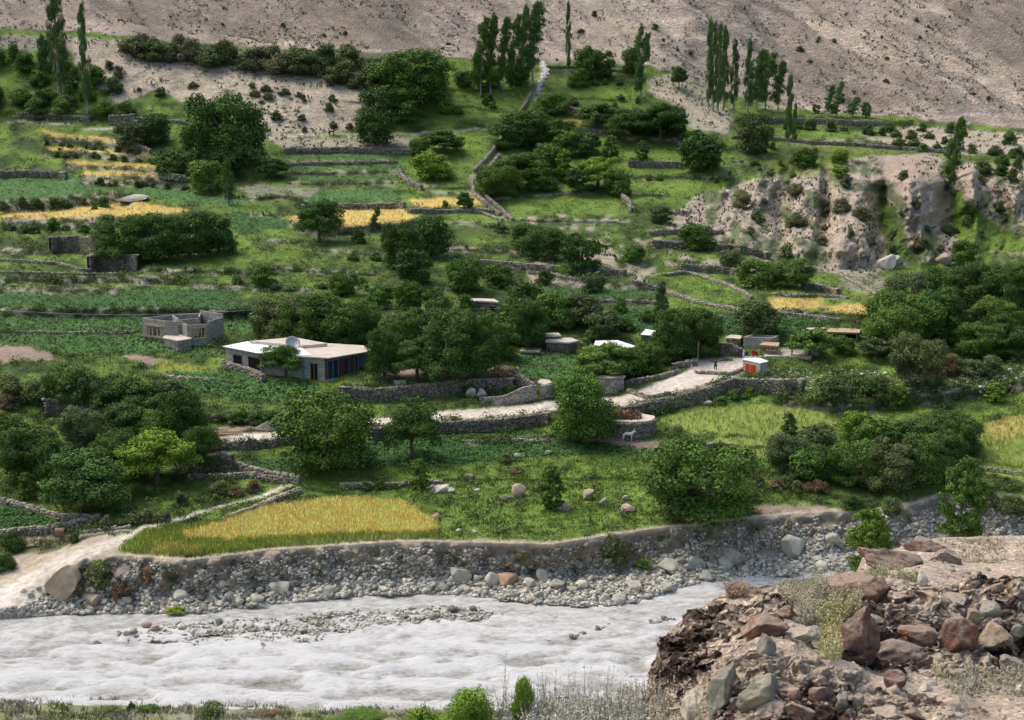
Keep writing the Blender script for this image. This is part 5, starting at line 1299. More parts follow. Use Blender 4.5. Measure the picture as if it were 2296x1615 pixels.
def shrink(poly, d, cen): return [(cen[0]+(p[0]-cen[0])*(1-d/max(.1, math.hypot(p[0]-cen[0], p[1]-cen[1]))), cen[1]+(p[1]-cen[1])*(1-d/max(.1, math.hypot(p[0]-cen[0], p[1]-cen[1])))) for p in poly]
def cen_of(poly): return (sum(p[0] for p in poly)/len(poly), sum(p[1] for p in poly)/len(poly))

# the long white-roofed house
zr = 15.6; zg = 11.2
roofpx = [(500, 777), (577, 792), (640, 797), (737, 803), (834, 787), (815, 775), (735, 770), (658, 758), (554, 767)]
rp = [XY(u, v, zr) for u, v in roofpx]; cen = cen_of(rp); wp = shrink(rp, .45, cen)
house = empty('long_house', (cen[0], cen[1], 0)); 
def rel(p): return (p[0]-cen[0], p[1]-cen[1])
RP = [rel(p) for p in rp]; WP = [rel(p) for p in wp]; CN = (0, 0)
tag(house, 'long low block house with white metal and mud roof and a satellite dish', 'house')
mb = MB(); pk = [WP[0], WP[1], WP[2], WP[3], WP[5], WP[6], WP[7], WP[8]]
porch_back = lerp(WP[3], WP[7], .12)
mb.prism([WP[0], WP[1], WP[2], lerp(WP[2], WP[3], .93), lerp(WP[4], WP[5], .7), WP[5], WP[6], WP[7], WP[8]], zg-1.5, zr-.16); mb.build('wall', M['block'], house)
mb = MB(); mb.prism([RP[1], RP[2], RP[3], RP[4], RP[5], RP[6], RP[7], lerp(RP[8], RP[1], .15)], zr-.15, zr+.02); rf = mb.build('roof', M['roofmud'], house)
up = [rel(XY(u, v, zr+.5)) for u, v in ((560, 765), (676, 775), (734, 770), (658, 756))]
mb = MB(); mb.prism(up, zr+.03, zr+.5); mb.build('raised_roof', M['roofmud'], rf)
me_ = [rel(XY(u, v, zr+.16)) for u, v in ((499, 776), (577, 791), (700, 796), (676, 779), (610, 771), (554, 765))]
mb = MB(); mb.prism([me_[0], me_[1], me_[2], me_[3], me_[4], me_[5]], zr+.04, zr+.12); mb.build('metal_roof', M['roofmetal'], house)
A_, B_, C_ = WP[0], WP[1], WP[2]; D_ = lerp(WP[2], WP[3], .93)
window(house, A_, B_, .22, .46, zg+1.2, zr-1.0, CN, M['brownpaint'], 0, paneM=M['dark'])
window(house, B_, C_, .05, .12, zg+1, zr-1.2, CN, M['woodpale'], 0)
window(house, A_, B_, .66, .98, zg+.6, zr-.9, CN, M['brownpaint'], 3, paneM=M['dark'])
window(house, C_, D_, .42, .48, zg+.2, zr-.9, CN, M['bluepaint'], 0, name='door', paneM=M['bluepaint'])
window(house, C_, D_, .62, .82, zg+.7, zr-1.0, CN, M['wood'], 1, paneM=M['dark'])
# porch with blue framed glazing and maroon posts
e0, e1 = lerp(RP[3], RP[2], .02), lerp(RP[4], RP[5], .05); 
f0 = (e0[0]*.93, e0[1]*.95); f1 = (e1[0]*.95, e1[1]*.97)
mb = MB(); mb.seg(f0, f1, .3, zg-.8, zg+1.0); pw = mb.build('porch_wall', M['palewall'], house)
mb = MB()
for t0, t1 in ((0, .02), (.55, .64), (.98, 1)): panel(mb, f0, f1, t0, t1, zg+1.0, zr-.5, .06, CN, .2)
mb.seg(f0, f1, .34, zr-.5, zr-.17); mb.build('porch_post', M['brownpaint'], house)
for t0, t1, b_ in ((.03, .54, 3), (.66, .97, 2)): window(house, f0, f1, t0, t1, zg+1.0, zr-.52, CN, M['bluepaint'], b_, name='porch_window')
mb = MB(); panel(mb, f0, f1, .30, .42, zg-.1, zr-.8, .12, CN, .08); mb.build('door', M['brownpaint'], house)
mb = MB(); g0, g1 = (f0[0]*1.03, f0[1]*1.1), (f1[0]*1.1, f1[1]*1.3); mb.prism([f0, f1, (f1[0]+.6, f1[1]-1.6), (f0[0]+.6, f0[1]-1.6)], zg-1.4, zg-.35); mb.build('porch_floor', M['palewall'], house)
# dish on the roof
dx_, dy_ = XY(656, 783, zr+.3); dish = empty('satellite_dish', (dx_, dy_, zr+.05)); tag(dish, 'mesh satellite dish standing on the mud roof', 'satellite dish')
vv2 = []; ff2 = []; uvd = []
for i in range(7):
    for j in range(20):
        r0 = 1.15*i/6; a = 2*pi*j/20; vv2.append((r0*cos(a), r0*sin(a), .3*(r0/1.15)**2))
for i in range(6):
    for j in range(20): ff2.append((i*20+j, i*20+(j+1) % 20, (i+1)*20+(j+1) % 20, (i+1)*20+j))
bowl = mesh_np('dish_bowl', np.array(vv2), np.array(ff2), M['metal'], dish, smooth=True); bowl.location = (0, 0, 1.1); bowl.rotation_euler = (radians(48), 0, radians(25))
sm = bowl.modifiers.new('rim', 'SOLIDIFY'); sm.thickness = .03
mb = MB(); mb.tube([(0, 0, 0), (0, 0, 1.0)], .06, 8); mb.tube([(.25, -.55, 1.2), (.2, -1.0, 1.75)], .03, 6); mb.build('mast', M['metal'], dish)

# unfinished house
zt = roof_z(428, 716, 760); z0 = zt-2.9
def S(u, v, z=zt): return XY(u, v, z)
P1, P2, P3, P4, P5, P6 = S(319, 712), S(366, 716), S(444, 707), S(499, 711), S(452, 703), S(340, 706)
ctr = cen_of([P1, P2, P3, P4]); hs = empty('unfinished_house', (ctr[0], ctr[1], 0)); tag(hs, 'roofless block house under construction with timber window frames', 'house')
def rl(p): return (p[0]-ctr[0], p[1]-ctr[1])
a, b, c, d_, e, f_ = map(rl, (S(319, 713), S(372, 720), S(428, 714), S(500, 711), S(449, 703), S(386, 706)))
mb = MB()
openwall(mb, a, b, .22, z0-1.2, zt, [(.2, .8, z0+.2, zt-1.1)])
b2 = rl(S(409, 720)); openwall(mb, b, b2, .22, z0-1.2, zt, [(.72, .95, z0-.3, zt-.6)])
c2 = rl(S(420, 724)); c3 = rl(S(466, 721)); openwall(mb, c2, c3, .22, z0-1.2, zt-.4, [(.25, .85, z0+.3, zt-1.0)])
mb.seg(b2, c2, .22, z0-1.2, zt-.3); mb.seg(c3, d_, .22, z0-1.2, zt); mb.seg(a, f_, .22, z0-1.2, zt); mb.seg(f_, rl(S(400, 716)), .22, z0-1.2, zt)
mb.seg(d_, e, .22, z0-1.2, zt+.5); mb.seg(e, rl(S(446, 712)), .22, z0-1.2, zt+.1); mb.seg(f_, e, .22, z0-1.2, zt); mb.seg(rl(S(400, 716)), rl(S(446, 712)), .22, z0-1.2, zt-.1)
mb.build('wall', M['block'], hs)
for (q0, q1, t0, t1, lo, hi) in ((a, b, .2, .8, z0+.2, zt-1.1), (c2, c3, .25, .85, z0+.3, zt-1.0)):
    mb = MB()
    panel(mb, q0, q1, t0-.06, t1+.1, hi+.02, hi+.28, .14, CN, .3)
    for t in (t0+.05, t0+.2, t1-.2, t1-.05): panel(mb, q0, q1, t, t+.045, lo, hi, .04, CN, .16)
    mb.build('window_frame', M['woodpale'], hs)
mb = MB(); q0, q1 = (a[0], a[1]-.6), (b[0]+1.2, b[1]-.8); mb.seg(q0, q1, .25, z0-.1, z0+.12); mb.build('timber_plank', M['wood'], hs)
mb = MB(); mb.seg(rl(S(466, 744, z0)), rl(S(520, 742, z0)), 1.6, z0-.6, z0-.05); o = mb.build('slab', M['palewall'], hs)
HZ = [0]
def flat_hut(px, zt, h, label, mat, roofM, name='stone_hut', cat='hut', eave=.25, roofth=.25, door=None, doorM=None, parapet=0, wins=(), jit=.0, roofover=True):
    """flat roofed hut; px = roof corners in the photo, first edge faces the viewer"""
    if zt > 100: zt = roof_z(px[1][0], px[1][1], zt)
    rp = [XY(u, v, zt) for u, v in px]; c = cen_of(rp); ro = empty(name, (c[0], c[1], 0)); tag(ro, label, cat); HZ[0] = zt
    R_ = [(p[0]-c[0], p[1]-c[1]) for p in rp]; W_ = shrink(R_, eave, (0, 0)); mb = MB()
    if parapet:
        n = len(W_)
        for i in range(n): mb.seg(W_[i], W_[(i+1) % n], .25, zt-h-1, zt)
        mb.build('wall', mat, ro)
    else:
        mb.prism(W_, zt-h-1, zt-roofth-.01); mb.build('wall', mat, ro)
        mb = MB(); mb.prism(R_, zt-roofth, zt); r = mb.build('roof', roofM, ro)
    for (i, t0, t1, lo, hi, fm, nm, pm, bars) in wins: window(ro, W_[i], W_[(i+1) % len(W_)], t0, t1, zt-h+lo, zt-h+hi, (0, 0), fm, bars, name=nm, paneM=pm)
    return ro, R_, W_
hut, HR, HW = flat_hut([(364, 757), (398, 764), (430, 759), (425, 753), (398, 750), (370, 752)], 790, 2.3, 'small mud-plastered hut with a flat overhanging roof, in front of the unfinished house', M['mudwall'], M['roofmud'], 'mud_hut', wins=[(0, .35, .6, .5, 1.0, M['wood'], 'hatch', M['dark'], 0)], roofth=.18)
mb = MB(); hz = HZ[0]; mb.prism([(p[0]*1.45, p[1]*1.3-.2) for p in HR], hz-3.4, hz-2.3); mb.build('plinth', M['wallstone'], hut)
mb = MB(); mb.tube([(HW[1][0]-.3, HW[1][1]-.5, hz-2.3), (HW[1][0]-.4, HW[1][1]-.15, hz-.2)], .06, 6); mb.build('prop_pole', M['wood'], hut)
flat_hut([(1037, 678), (1068, 674), (1119, 677), (1108, 670), (1060, 669), (1045, 671)], 697, 2.4, 'old stone hut with a dark square window, among trees in the village centre', M['darkblock'], M['roofmud'], wins=[(1, .62, .86, .6, 1.6, M['wood'], 'window', M['dark'], 0)])
flat_hut([(1282, 672), (1305, 676), (1330, 672), (1312, 664), (1290, 665)], 690, 1.8, 'low round heap-like rubble hut below the potato terrace', M['darkblock'], M['roofmud'], 'rubble_hut')
flat_hut([(1222, 765), (1275, 768), (1298, 764), (1280, 757), (1226, 759)], 797, 3.0, 'stone house with stepped flat roofs beside the potato patch', M['darkblock'], M['roofmud'], 'stone_house', 'house', wins=[(0, .05, .2, .2, 1.9, M['wood'], 'door', M['dark'], 0)])
flat_hut([(1216, 752), (1240, 753), (1258, 752), (1252, 746), (1220, 747)], 782, 3.2, 'pale upper storey rising behind the stepped stone house', M['darkblock'], M['roofmud'], 'stone_house', 'house')
flat_hut([(1165, 787), (1210, 788), (1215, 781), (1170, 780)], 799, 1.8, 'low stone annex left of the stepped stone house', M['darkblock'], M['roofmud'], 'stone_annex', 'annex')
sh, SR, SW = flat_hut([(1330, 779), (1398, 786), (1425, 776), (1385, 763), (1335, 764)], 832, 3.0, 'house under a shiny metal roof, screened by trees above the road', M['darkblock'], M['roofmetal'], 'stone_house', 'house', wins=[(1, .3, .6, .6, 2.0, M['wood'], 'window', M['dark'], 2)], roofth=.1)
flat_hut([(1436, 750), (1462, 752), (1470, 742), (1448, 738)], 785, 2.6, 'small bright metal-roofed house just visible between the dark trees', M['darkblock'], M['roofmetal'], 'stone_house', 'house', roofth=.1)
flat_hut([(1626, 757), (1660, 760), (1664, 753), (1640, 749)], 774, 2.0, 'dark low stone hut left of the roofless block room', M['darkblock'], M['roofmud'], wins=[(0, .6, .9, .1, 1.6, M['wood'], 'door', M['dark'], 0)])
flat_hut([(1669, 755), (1730, 758), (1744, 753), (1692, 750)], 784, 2.6, 'roofless white block room beside the open shelter', M['palewall'], None, 'block_room', 'building', eave=0, parapet=1)
flat_hut([(2082, 778), (2106, 782), (2128, 776), (2108, 773)], 800, 1.6, 'half-hidden block hut among the right grove', M['block'], M['roofmud'], 'block_hut', 'hut', parapet=0)
flat_hut([(2150, 702), (2175, 708), (2205, 705), (2200, 697), (2155, 697)], 724, 1.4, 'small mud-roofed hut under the dark wood', M['mudwall'], M['roofmud'], 'mud_hut')
flat_hut([(1805, 738), (1835, 742), (1850, 735), (1820, 731)], 760, 2.2, 'rubble-topped stone hut left of the pergola roof', M['darkblock'], M['roofmud'])
flat_hut([(1205, 856), (1222, 862), (1237, 858), (1232, 852), (1212, 850)], 893, 2.6, 'small mud-roofed gatehouse at the end of the courtyard wall', M['mudwall'], M['roofmud'], 'gatehouse', 'gatehouse')
flat_hut([(1340, 845), (1372, 848), (1403, 843), (1398, 841), (1345, 842)], 886, 2.6, 'plain pale wall-like hut beside the road, behind the bright-topped tree', M['mudwall'], M['mudwall'], 'mud_hut')
flat_hut([(930, 740), (990, 744), (1010, 736), (940, 732)], 768, 2.2, 'mud-roofed outbuilding hidden behind the courtyard trees', M['mudwall'], M['roofmud'], 'outbuilding', 'outbuilding')
# shed with red doors
px = [(1664, 805), (1705, 814), (1723, 810), (1702, 802), (1680, 800)]; zt = roof_z(1705, 814, 851)
shed, R_, W_ = flat_hut(px, zt, 3.0, 'small block shed with bright red double doors beside the road', M['palewall'], M['roofmetal'], 'shed', 'shed', eave=.12, roofth=.14)
a, b = W_[0], W_[1]; zb = zt-3.0
for t0, t1 in ((.18, .44), (.48, .74)):
    mb = MB(); panel(mb, a, b, t0, t1, zb+.2, zt-.55, .03, (0, 0), .08); dr = mb.build('door', M['redpaint'], shed)
    mb = MB()
    for k_ in range(3): panel(mb, a, b, t0+.04, t1-.04, zb+.35+k_*.72, zb+.9+k_*.72, .062, (0, 0), .03)
    mb.build('door_panel', M['redpaint'], dr)
mb = MB(); panel(mb, a, b, .44, .48, zb+.2, zt-.55, .05, (0, 0), .1); panel(mb, a, b, .16, .76, zt-.55, zt-.45, .05, (0, 0), .1); mb.build('door_frame', M['woodpale'], shed)
r = np.random.default_rng(4)
for k_ in range(5):
    v_, f_2 = rock_shape(2, 60+k_, 3); o = mesh_np('roof_stone', v_*np.array([.7, .5, .25])+np.array([R_[0][0]+.8+k_*.75, R_[0][1]+.9+.1*k_, zt+.1]), f_2, M['wallstone'], shed, tint=np.full(len(v_), .9))
cz0 = zt-3.0; cx, cy = XY(1682, 852, cz0-.6); xs_ = np.linspace(-2.3, 2.6, 12)
lw = MB()
for k_ in range(11): lw.seg((cx+xs_[k_], cy-1.2+abs(xs_[k_])*.25), (cx+xs_[k_+1], cy-1.2+abs(xs_[k_+1])*.25), .25, cz0-2, cz0+.15)
tag(lw.build('curved_wall', M['block'], None), 'low curved block wall in front of the red-door shed', 'wall')
# smooth curved mud wall below the courtyard and gate pillars
def ribbon_wall(pts, hp, label, mat, th=.4, name='mud_wall'):
    uu = np.linspace(pts[0][0], pts[-1][0], 16); vt = np.interp(uu, [p[0] for p in pts], [p[1] for p in pts]); hh = np.interp(uu, [p[0] for p in pts], [p[2] for p in pts])
    x, y, z = Pn(uu, vt+hh); m = (y*cos(PITCH)-(z-CAMZ)*sin(PITCH))/FP; mb = MB(); tp = z+hh*m
    for i in range(15):
        a = (x[i], y[i]); b = (x[i+1], y[i+1]); t_ = math.hypot(b[0]-a[0], b[1]-a[1]); nx, ny = -(b[1]-a[1])/t_*th, (b[0]-a[0])/t_*th
        z0_ = min(z[i], z[i+1])-1
        mb.quad((a[0], a[1], z0_), (b[0], b[1], z0_), (b[0], b[1], tp[i+1]), (a[0], a[1], tp[i])); mb.quad((b[0]+nx, b[1]+ny, z0_), (a[0]+nx, a[1]+ny, z0_), (a[0]+nx, a[1]+ny, tp[i]), (b[0]+nx, b[1]+ny, tp[i+1]))
        mb.quad((a[0], a[1], tp[i]), (b[0], b[1], tp[i+1]), (b[0]+nx, b[1]+ny, tp[i+1]), (a[0]+nx, a[1]+ny, tp[i]))
    mb.quad((x[0], y[0], z[0]-1), (x[0], y[0]+th, z[0]-1), (x[0], y[0]+th, tp[0]), (x[0], y[0], tp[0])); mb.quad((x[-1], y[-1]+th, z[-1]-1), (x[-1], y[-1], z[-1]-1), (x[-1], y[-1], tp[-1]), (x[-1], y[-1]+th, tp[-1]))
    o = mb.build(name, mat); tag(o, label, 'wall'); return o
ribbon_wall([(1075, 892, 14), (1130, 888, 22), (1160, 872, 32), (1175, 866, 36), (1203, 864, 34)], 20, 'smooth plastered wall curving up to the gatehouse', M['mudwall'])
ribbon_wall([(1212, 866, 30), (1236, 864, 30)], 30, 'plastered wall piece right of the courtyard gate', M['mudwall'])
def round_shed():
    x0, y0, z0_ = P(1412, 985); k = mpp(1412, 985); H = 40*k; n = 22; r0 = 3.1
    cx, cy = x0, y0+2.6; ang = np.linspace(0, 2*pi, n+1); bx = cx+r0*np.cos(ang)*1.15; by = cy+r0*.8*np.sin(ang); ro = empty('stone_shed', (0, 0, 0))
    o = stone_wall(None, 0, None, .55, 1, .02, world=(bx, by, np.full(n+1, z0_-.1), np.full(n+1, H)), name='wall'); o.parent = ro
    for k_ in ('category',):
        if k_ in o: del o[k_]
    mb = MB(); mb.prism([(cx+(r0+.1)*1.15*cos(a_)*(1+.04*sin(7*a_)), cy+(r0+.1)*.8*sin(a_)*(1+.04*sin(5*a_))) for a_ in ang[:-1]], z0_+H-.15, z0_+H+.18); mb.build('roof', M['roofmud'], ro)
    mb = MB(); mb.box((cx-2.3, cy-1.95, z0_+.9), (.9, .25, 1.7), -.7); mb.build('door', M['wood'], ro)
    r = np.random.default_rng(3); nn = 500; c = np.stack([cx+r.uniform(-2.6, 1.6, nn), cy+r.uniform(-1.2, 1.4, nn), z0_+H+.3+r.uniform(0, .5, nn)*r.random(nn)], 1)
    co, f, t = leaves(c, unitv(nn, r), .35, np.full(nn, .5), 4); mesh_np('dry_brushwood', co, f, M['wood'], ro)
    tag(ro, 'round dry-stone shed with mud roof and brushwood on top, behind the white donkey', 'shed')
round_shed()
# timber shelter and pergola roof
def shelter(px, zt, h, label, posts, name='timber_shelter', slope=0):
    rp = [XY(u, v, zt) for u, v in px]; c = cen_of(rp); ro = empty(name, (c[0], c[1], 0)); tag(ro, label, 'shelter'); R_ = [(p[0]-c[0], p[1]-c[1]) for p in rp]
    mb = MB(); mb.prism(R_, zt-.15, zt); r_ = mb.build('roof', M['woodpale'], ro)
    mb = MB(); n = len(R_)
    for i in range(n): mb.tube([(R_[i][0]*.95, R_[i][1]*.95, zt-.25), (R_[(i+1) % n][0]*.95, R_[(i+1) % n][1]*.95, zt-.25)], .09, 6)
    mb.build('beam', M['wood'], ro)
    for (a_, b_, t_) in posts:
        p = lerp(R_[a_], R_[b_], t_); mb = MB(); mb.tube([(p[0]*.93, p[1]*.93, zt-h-.6), (p[0]*.93, p[1]*.93, zt-.2)], .13, 8); mb.build('post', M['wood'], ro)
    return ro, (c[0], c[1], zt)
s1, c1 = shelter([(1702, 773), (1745, 776), (1748, 768), (1712, 767)], roof_z(1745, 776, 799), 2.5, 'open timber shelter with a crooked flat roof beside the block room', [(0, 1, .05), (0, 1, .5), (0, 1, .95), (2, 3, .1), (2, 3, .9)])
s2, c2_ = shelter([(1852, 744), (1928, 746), (1930, 733), (1862, 732)], roof_z(1928, 746, 768), 2.4, 'wide pergola roof of poles and mud on dark posts', [(0, 1, .04), (0, 1, .3), (0, 1, .55), (0, 1, .95), (2, 3, .1), (2, 3, .9)], 'pergola')
mb = MB(); mb.seg((-4.5, 1.4), (4.5, 1.6), .4, c2_[2]-3.5, c2_[2]-1.3); mb.build('back_wall', M['mudwall'], s2)
mb = MB(); px = [(1712, 798), (1820, 800), (1818, 790), (1720, 787)]; pz = P(1765, 800)[2]+.25; pl = [XY(u, v, pz) for u, v in px]; mb.prism(pl, pz-1.2, pz); tag(mb.build('threshing_platform', M['roofmud']), 'pale mud platform around the timber shelter posts', 'platform')
def post(u, v, hp, label, r=.12, mat='wood', name='wooden_post', cat='post', top=None):
    x, y, z = P(u, v); m = mpp(u, v); mb = MB(); mb.tube([(x, y, z-.3), (x+.05, y, z+hp*m)], [r, r*.8], 8); return tag(mb.build(name, M[mat]), label, cat)
post(1549, 802, 20, 'first bare wooden post just below the tall roadside post', .12)
post(1564, 812, 46, 'tall wooden gate post at the head of the road', .16)
post(1550, 776, 10, 'short stake on the threshing floor edge', .08)
post(1747, 800, 24, 'forked post right of the timber shelter', .12); post(1775, 800, 24, 'leaning post at the right end of the platform', .12); post(1740, 790, 20, 'post standing on the mud platform', .1)
post(1550+0, 830, 12, 'short white stone post beside the road', .1, 'roofmud')
def pole(u, v, hp, label, wires=()):
    x, y, z = P(u, v); m = mpp(u, v); H = hp*m; ro = empty('utility_pole', (x, y, z)); tag(ro, label, 'utility pole')
    mb = MB(); mb.tube([(0, 0, -.3), (0, 0, H)], [.13, .08], 8); mb.build('pole', M['metal'], ro)
    mb = MB(); mb.box((0, 0, H-.4), (1.5, .1, .1)); mb.box((0, 0, H-1.1), (1.1, .1, .1)); mb.build('crossarm', M['metal'], ro)
    mb = MB()
    for q in (-.65, 0, .65): mb.tube([(q, 0, H-.35), (q, 0, H-.1)], .05, 6)
    mb.build('insulator', M['palewall'], ro); return (x, y, z+H)
pA = pole(749, 770, 96, 'tall thin utility pole behind the mud roof of the long house'); pB = pole(1343, 712, 42, 'short utility pole at the edge of the potato terrace')
def wire(a, b, sag, label):
    mb = MB(); mb.tube([tuple(np.array(a)*(1-t)+np.array(b)*t-np.array((0, 0, sag*4*t*(1-t)))) for t in np.linspace(0, 1, 16)], .018, 5); tag(mb.build('power_line', M['metal']), label, 'cable')
pL = at_y(-60, 690, 236.); wire((pA[0], pA[1], pA[2]-.2), tuple(float(q) for q in pL), 1.6, 'thin power line crossing the left potato terraces'); wire((pA[0], pA[1], pA[2]-.2), (pB[0], pB[1], pB[2]-.1), 1.4, 'thin power line between the two utility poles'); pR = at_y(1960, 700, 236.); wire(pB, tuple(float(q) for q in pR), 1.2, 'thin power line running right from the short pole')
# stick fence
ro = empty('stick_fence', P(860, 675)); tag(ro, 'rough fence of slanting sticks on the terrace behind the village', 'fence'); bx0 = ro.location.copy()
for i in range(7):
    x, y, z = P(828+i*13, 672-i*1.2); mb = MB(); mb.tube([(x-bx0.x, y-bx0.y, z-bx0.z-.2), (x-bx0.x, y-bx0.y, z-bx0.z+1.2)], .06, 6); mb.build('stake', M['wood'], ro)
for k_ in range(3):
    a = P(824, 673); b = P(912, 664); mb = MB(); mb.tube([(a[0]-bx0.x, a[1]-bx0.y, a[2]-bx0.z+.4+.3*k_), (b[0]-bx0.x, b[1]-bx0.y, b[2]-bx0.z+.3+.35*k_)], .04, 6); mb.build('rail', M['woodpale'], ro)
# timber piles, gravel heap, firewood, odd things
def logs(u, v, w, n, label, mat='woodpale', seed=1, ang=0., hgt=.16, name='timber_pile'):
    x, y, z = P(u, v); k = mpp(u, v); r = random.Random(seed); ro = empty(name, (x, y, z)); tag(ro, label, 'timber pile')
    for i in range(n):
        a = ang+r.uniform(-.12, .12); L = w*k*r.uniform(.7, 1)/2; ox, oy, oz = r.uniform(-.3, .3), r.uniform(-.9, .9), .08+hgt*(i % 3)
        mb = MB(); mb.tube([(ox-L*cos(a), oy-L*sin(a), oz), (ox+L*cos(a), oy+L*sin(a), oz+.03)], .09, 6); mb.build('log', M[mat], ro)
logs(508, 975, 70, 8, 'long timber poles lying on the bare ground beside the road', ang=.12); logs(478, 1004, 50, 9, 'shorter reddish timber poles piled below the road edge', 'wood', 2, -.1)
def heap(u, v, w, h, mat, label, name, cat, seed=1, n=500, s=.14):
    x, y, z = P(u, v); k = mpp(u, v); r = np.random.default_rng(seed); a = r.uniform(0, 6.28, n); q = r.random(n)**.5; c = np.stack([x+np.cos(a)*q*w*k/2, y+.6*np.sin(a)*q*w*k/2, z+h*k*(1-q)*r.uniform(.6, 1, n)], 1)
    co, f, t = stone_boxes(c, np.full((n, 3), s)*r.uniform(.6, 1.6, (n, 3)), a, r, r.uniform(.3, .9, n)); o = mesh_np(name, co, f, M[mat], tint=t); tag(o, label, cat)
heap(603, 962, 60, 18, 'wallstone', 'pale grey gravel heap beside the road', 'gravel_heap', 'heap', 1, 1600, .2)
ro = empty('firewood_pile', P(1128, 846)); tag(ro, 'red-brown firewood pile at the end of the courtyard', 'firewood'); rr3 = random.Random(9)
for i in range(46):
    lv = i//9; mb = MB(); x_ = -1.9+(i % 9)*.45+lv*.15+rr3.uniform(-.1, .1); mb.tube([(x_, -.5, .15+lv*.26), (x_+rr3.uniform(-.2, .2), .7, .15+lv*.26)], .14, 6); mb.build('log', M['c_orange'] if i % 4 == 0 else M['wood'], ro)
ribbon_wall([(886, 853, 16), (910, 853, 16)], 16, 'white stone pillar block standing on the courtyard wall', M['palewall'], .9, 'stone_pillar')
x, y, z = P(278/2, 1190); 
cl = empty('x', (0, 0, 0)); bpy.data.objects.remove(cl)
x, y, z = P(136, 1200); m = mpp(136, 1200); v2 = []; f2 = []
for i in range(6):
    for j in range(8): v2.append((x+(i-2.5)*.22, y-.15+.05*sin(i*2)-(.3 if j < 6 else -.1*(j-5)), z+.05+min(j, 6)*.17))
for i in range(5):
    for j in range(7): f2.append((i*8+j, (i+1)*8+j, (i+1)*8+j+1, i*8+j+1))
o = mesh_np('blanket', np.array(v2), np.array(f2), M['c_brown'], smooth=True); s_ = o.modifiers.new('thick', 'SOLIDIFY'); s_.thickness = .03; tag(o, 'brown blanket hung over the lower cobble wall', 'blanket')
o.data.materials[0] = M['wood']
mb = MB(); x, y, z = P(75, 1222); mb.tube([(x-.9, y, z+.1), (x, y, z+.2), (x+.6, y, z+.6), (x+.8, y, z+1.1)], [.16, .2, .15, .08], 8); mb.tube([(x+.2, y, z+.3), (x+.1, y-.4, z+.8)], [.1, .05], 6); tag(mb.build('dead_branch', M['woodpale']), 'pale bent dead branch lying beside the sandy trail', 'branch')
# small cascade at the top of the stream path
uu = np.array([1218, 1222, 1224, 1220, 1212, 1208, 1205, 1202]); vv3 = np.array([138, 150, 162, 174, 186, 198, 210, 216]); ww = np.array([8, 12, 15, 13, 11, 9, 10, 6])
x, y, z = Pn(uu, vv3); k = (y*cos(PITCH)-(z-CAMZ)*sin(PITCH))/FP; rows = []
for i in range(len(uu)*5-4):
    t = i/5; X0, Y0, Z0, K0, W0 = (np.interp(t, range(len(uu)), q) for q in (x, y, z, k, ww)); 
    for j in range(11):
        s = j/10-.5; rows.append((X0+s*W0*K0*(1+.4*math.sin(i*1.7)), Y0-.3+.3*math.sin(i*2.1+j), Z0+.35*(1-4*s*s)+.35*math.sin(i*3.1+j*2.3)*.6))
tag(mesh_np('cascade', np.array(rows), gridfaces(len(uu)*5-4, 11), M['water'], smooth=True, tint=np.tile(np.random.default_rng(2).uniform(.2, 1.3, 11), len(uu)*5-4)), 'narrow white cascade tumbling down at the top of the slope', kind='structure')
x, y, z = P(352, 706); mb = MB(); mb.tube([(x-.9, y, z+1.5), (x-.4, y-.2, z+1.4), (x+.1, y-.3, z+.7), (x+.3, y-.3, z-.2)], [.14, .13, .1, .12], 7); o = mb.build('water_jet', M['water'], smooth=True); tag(o, 'water jet', kind='structure')

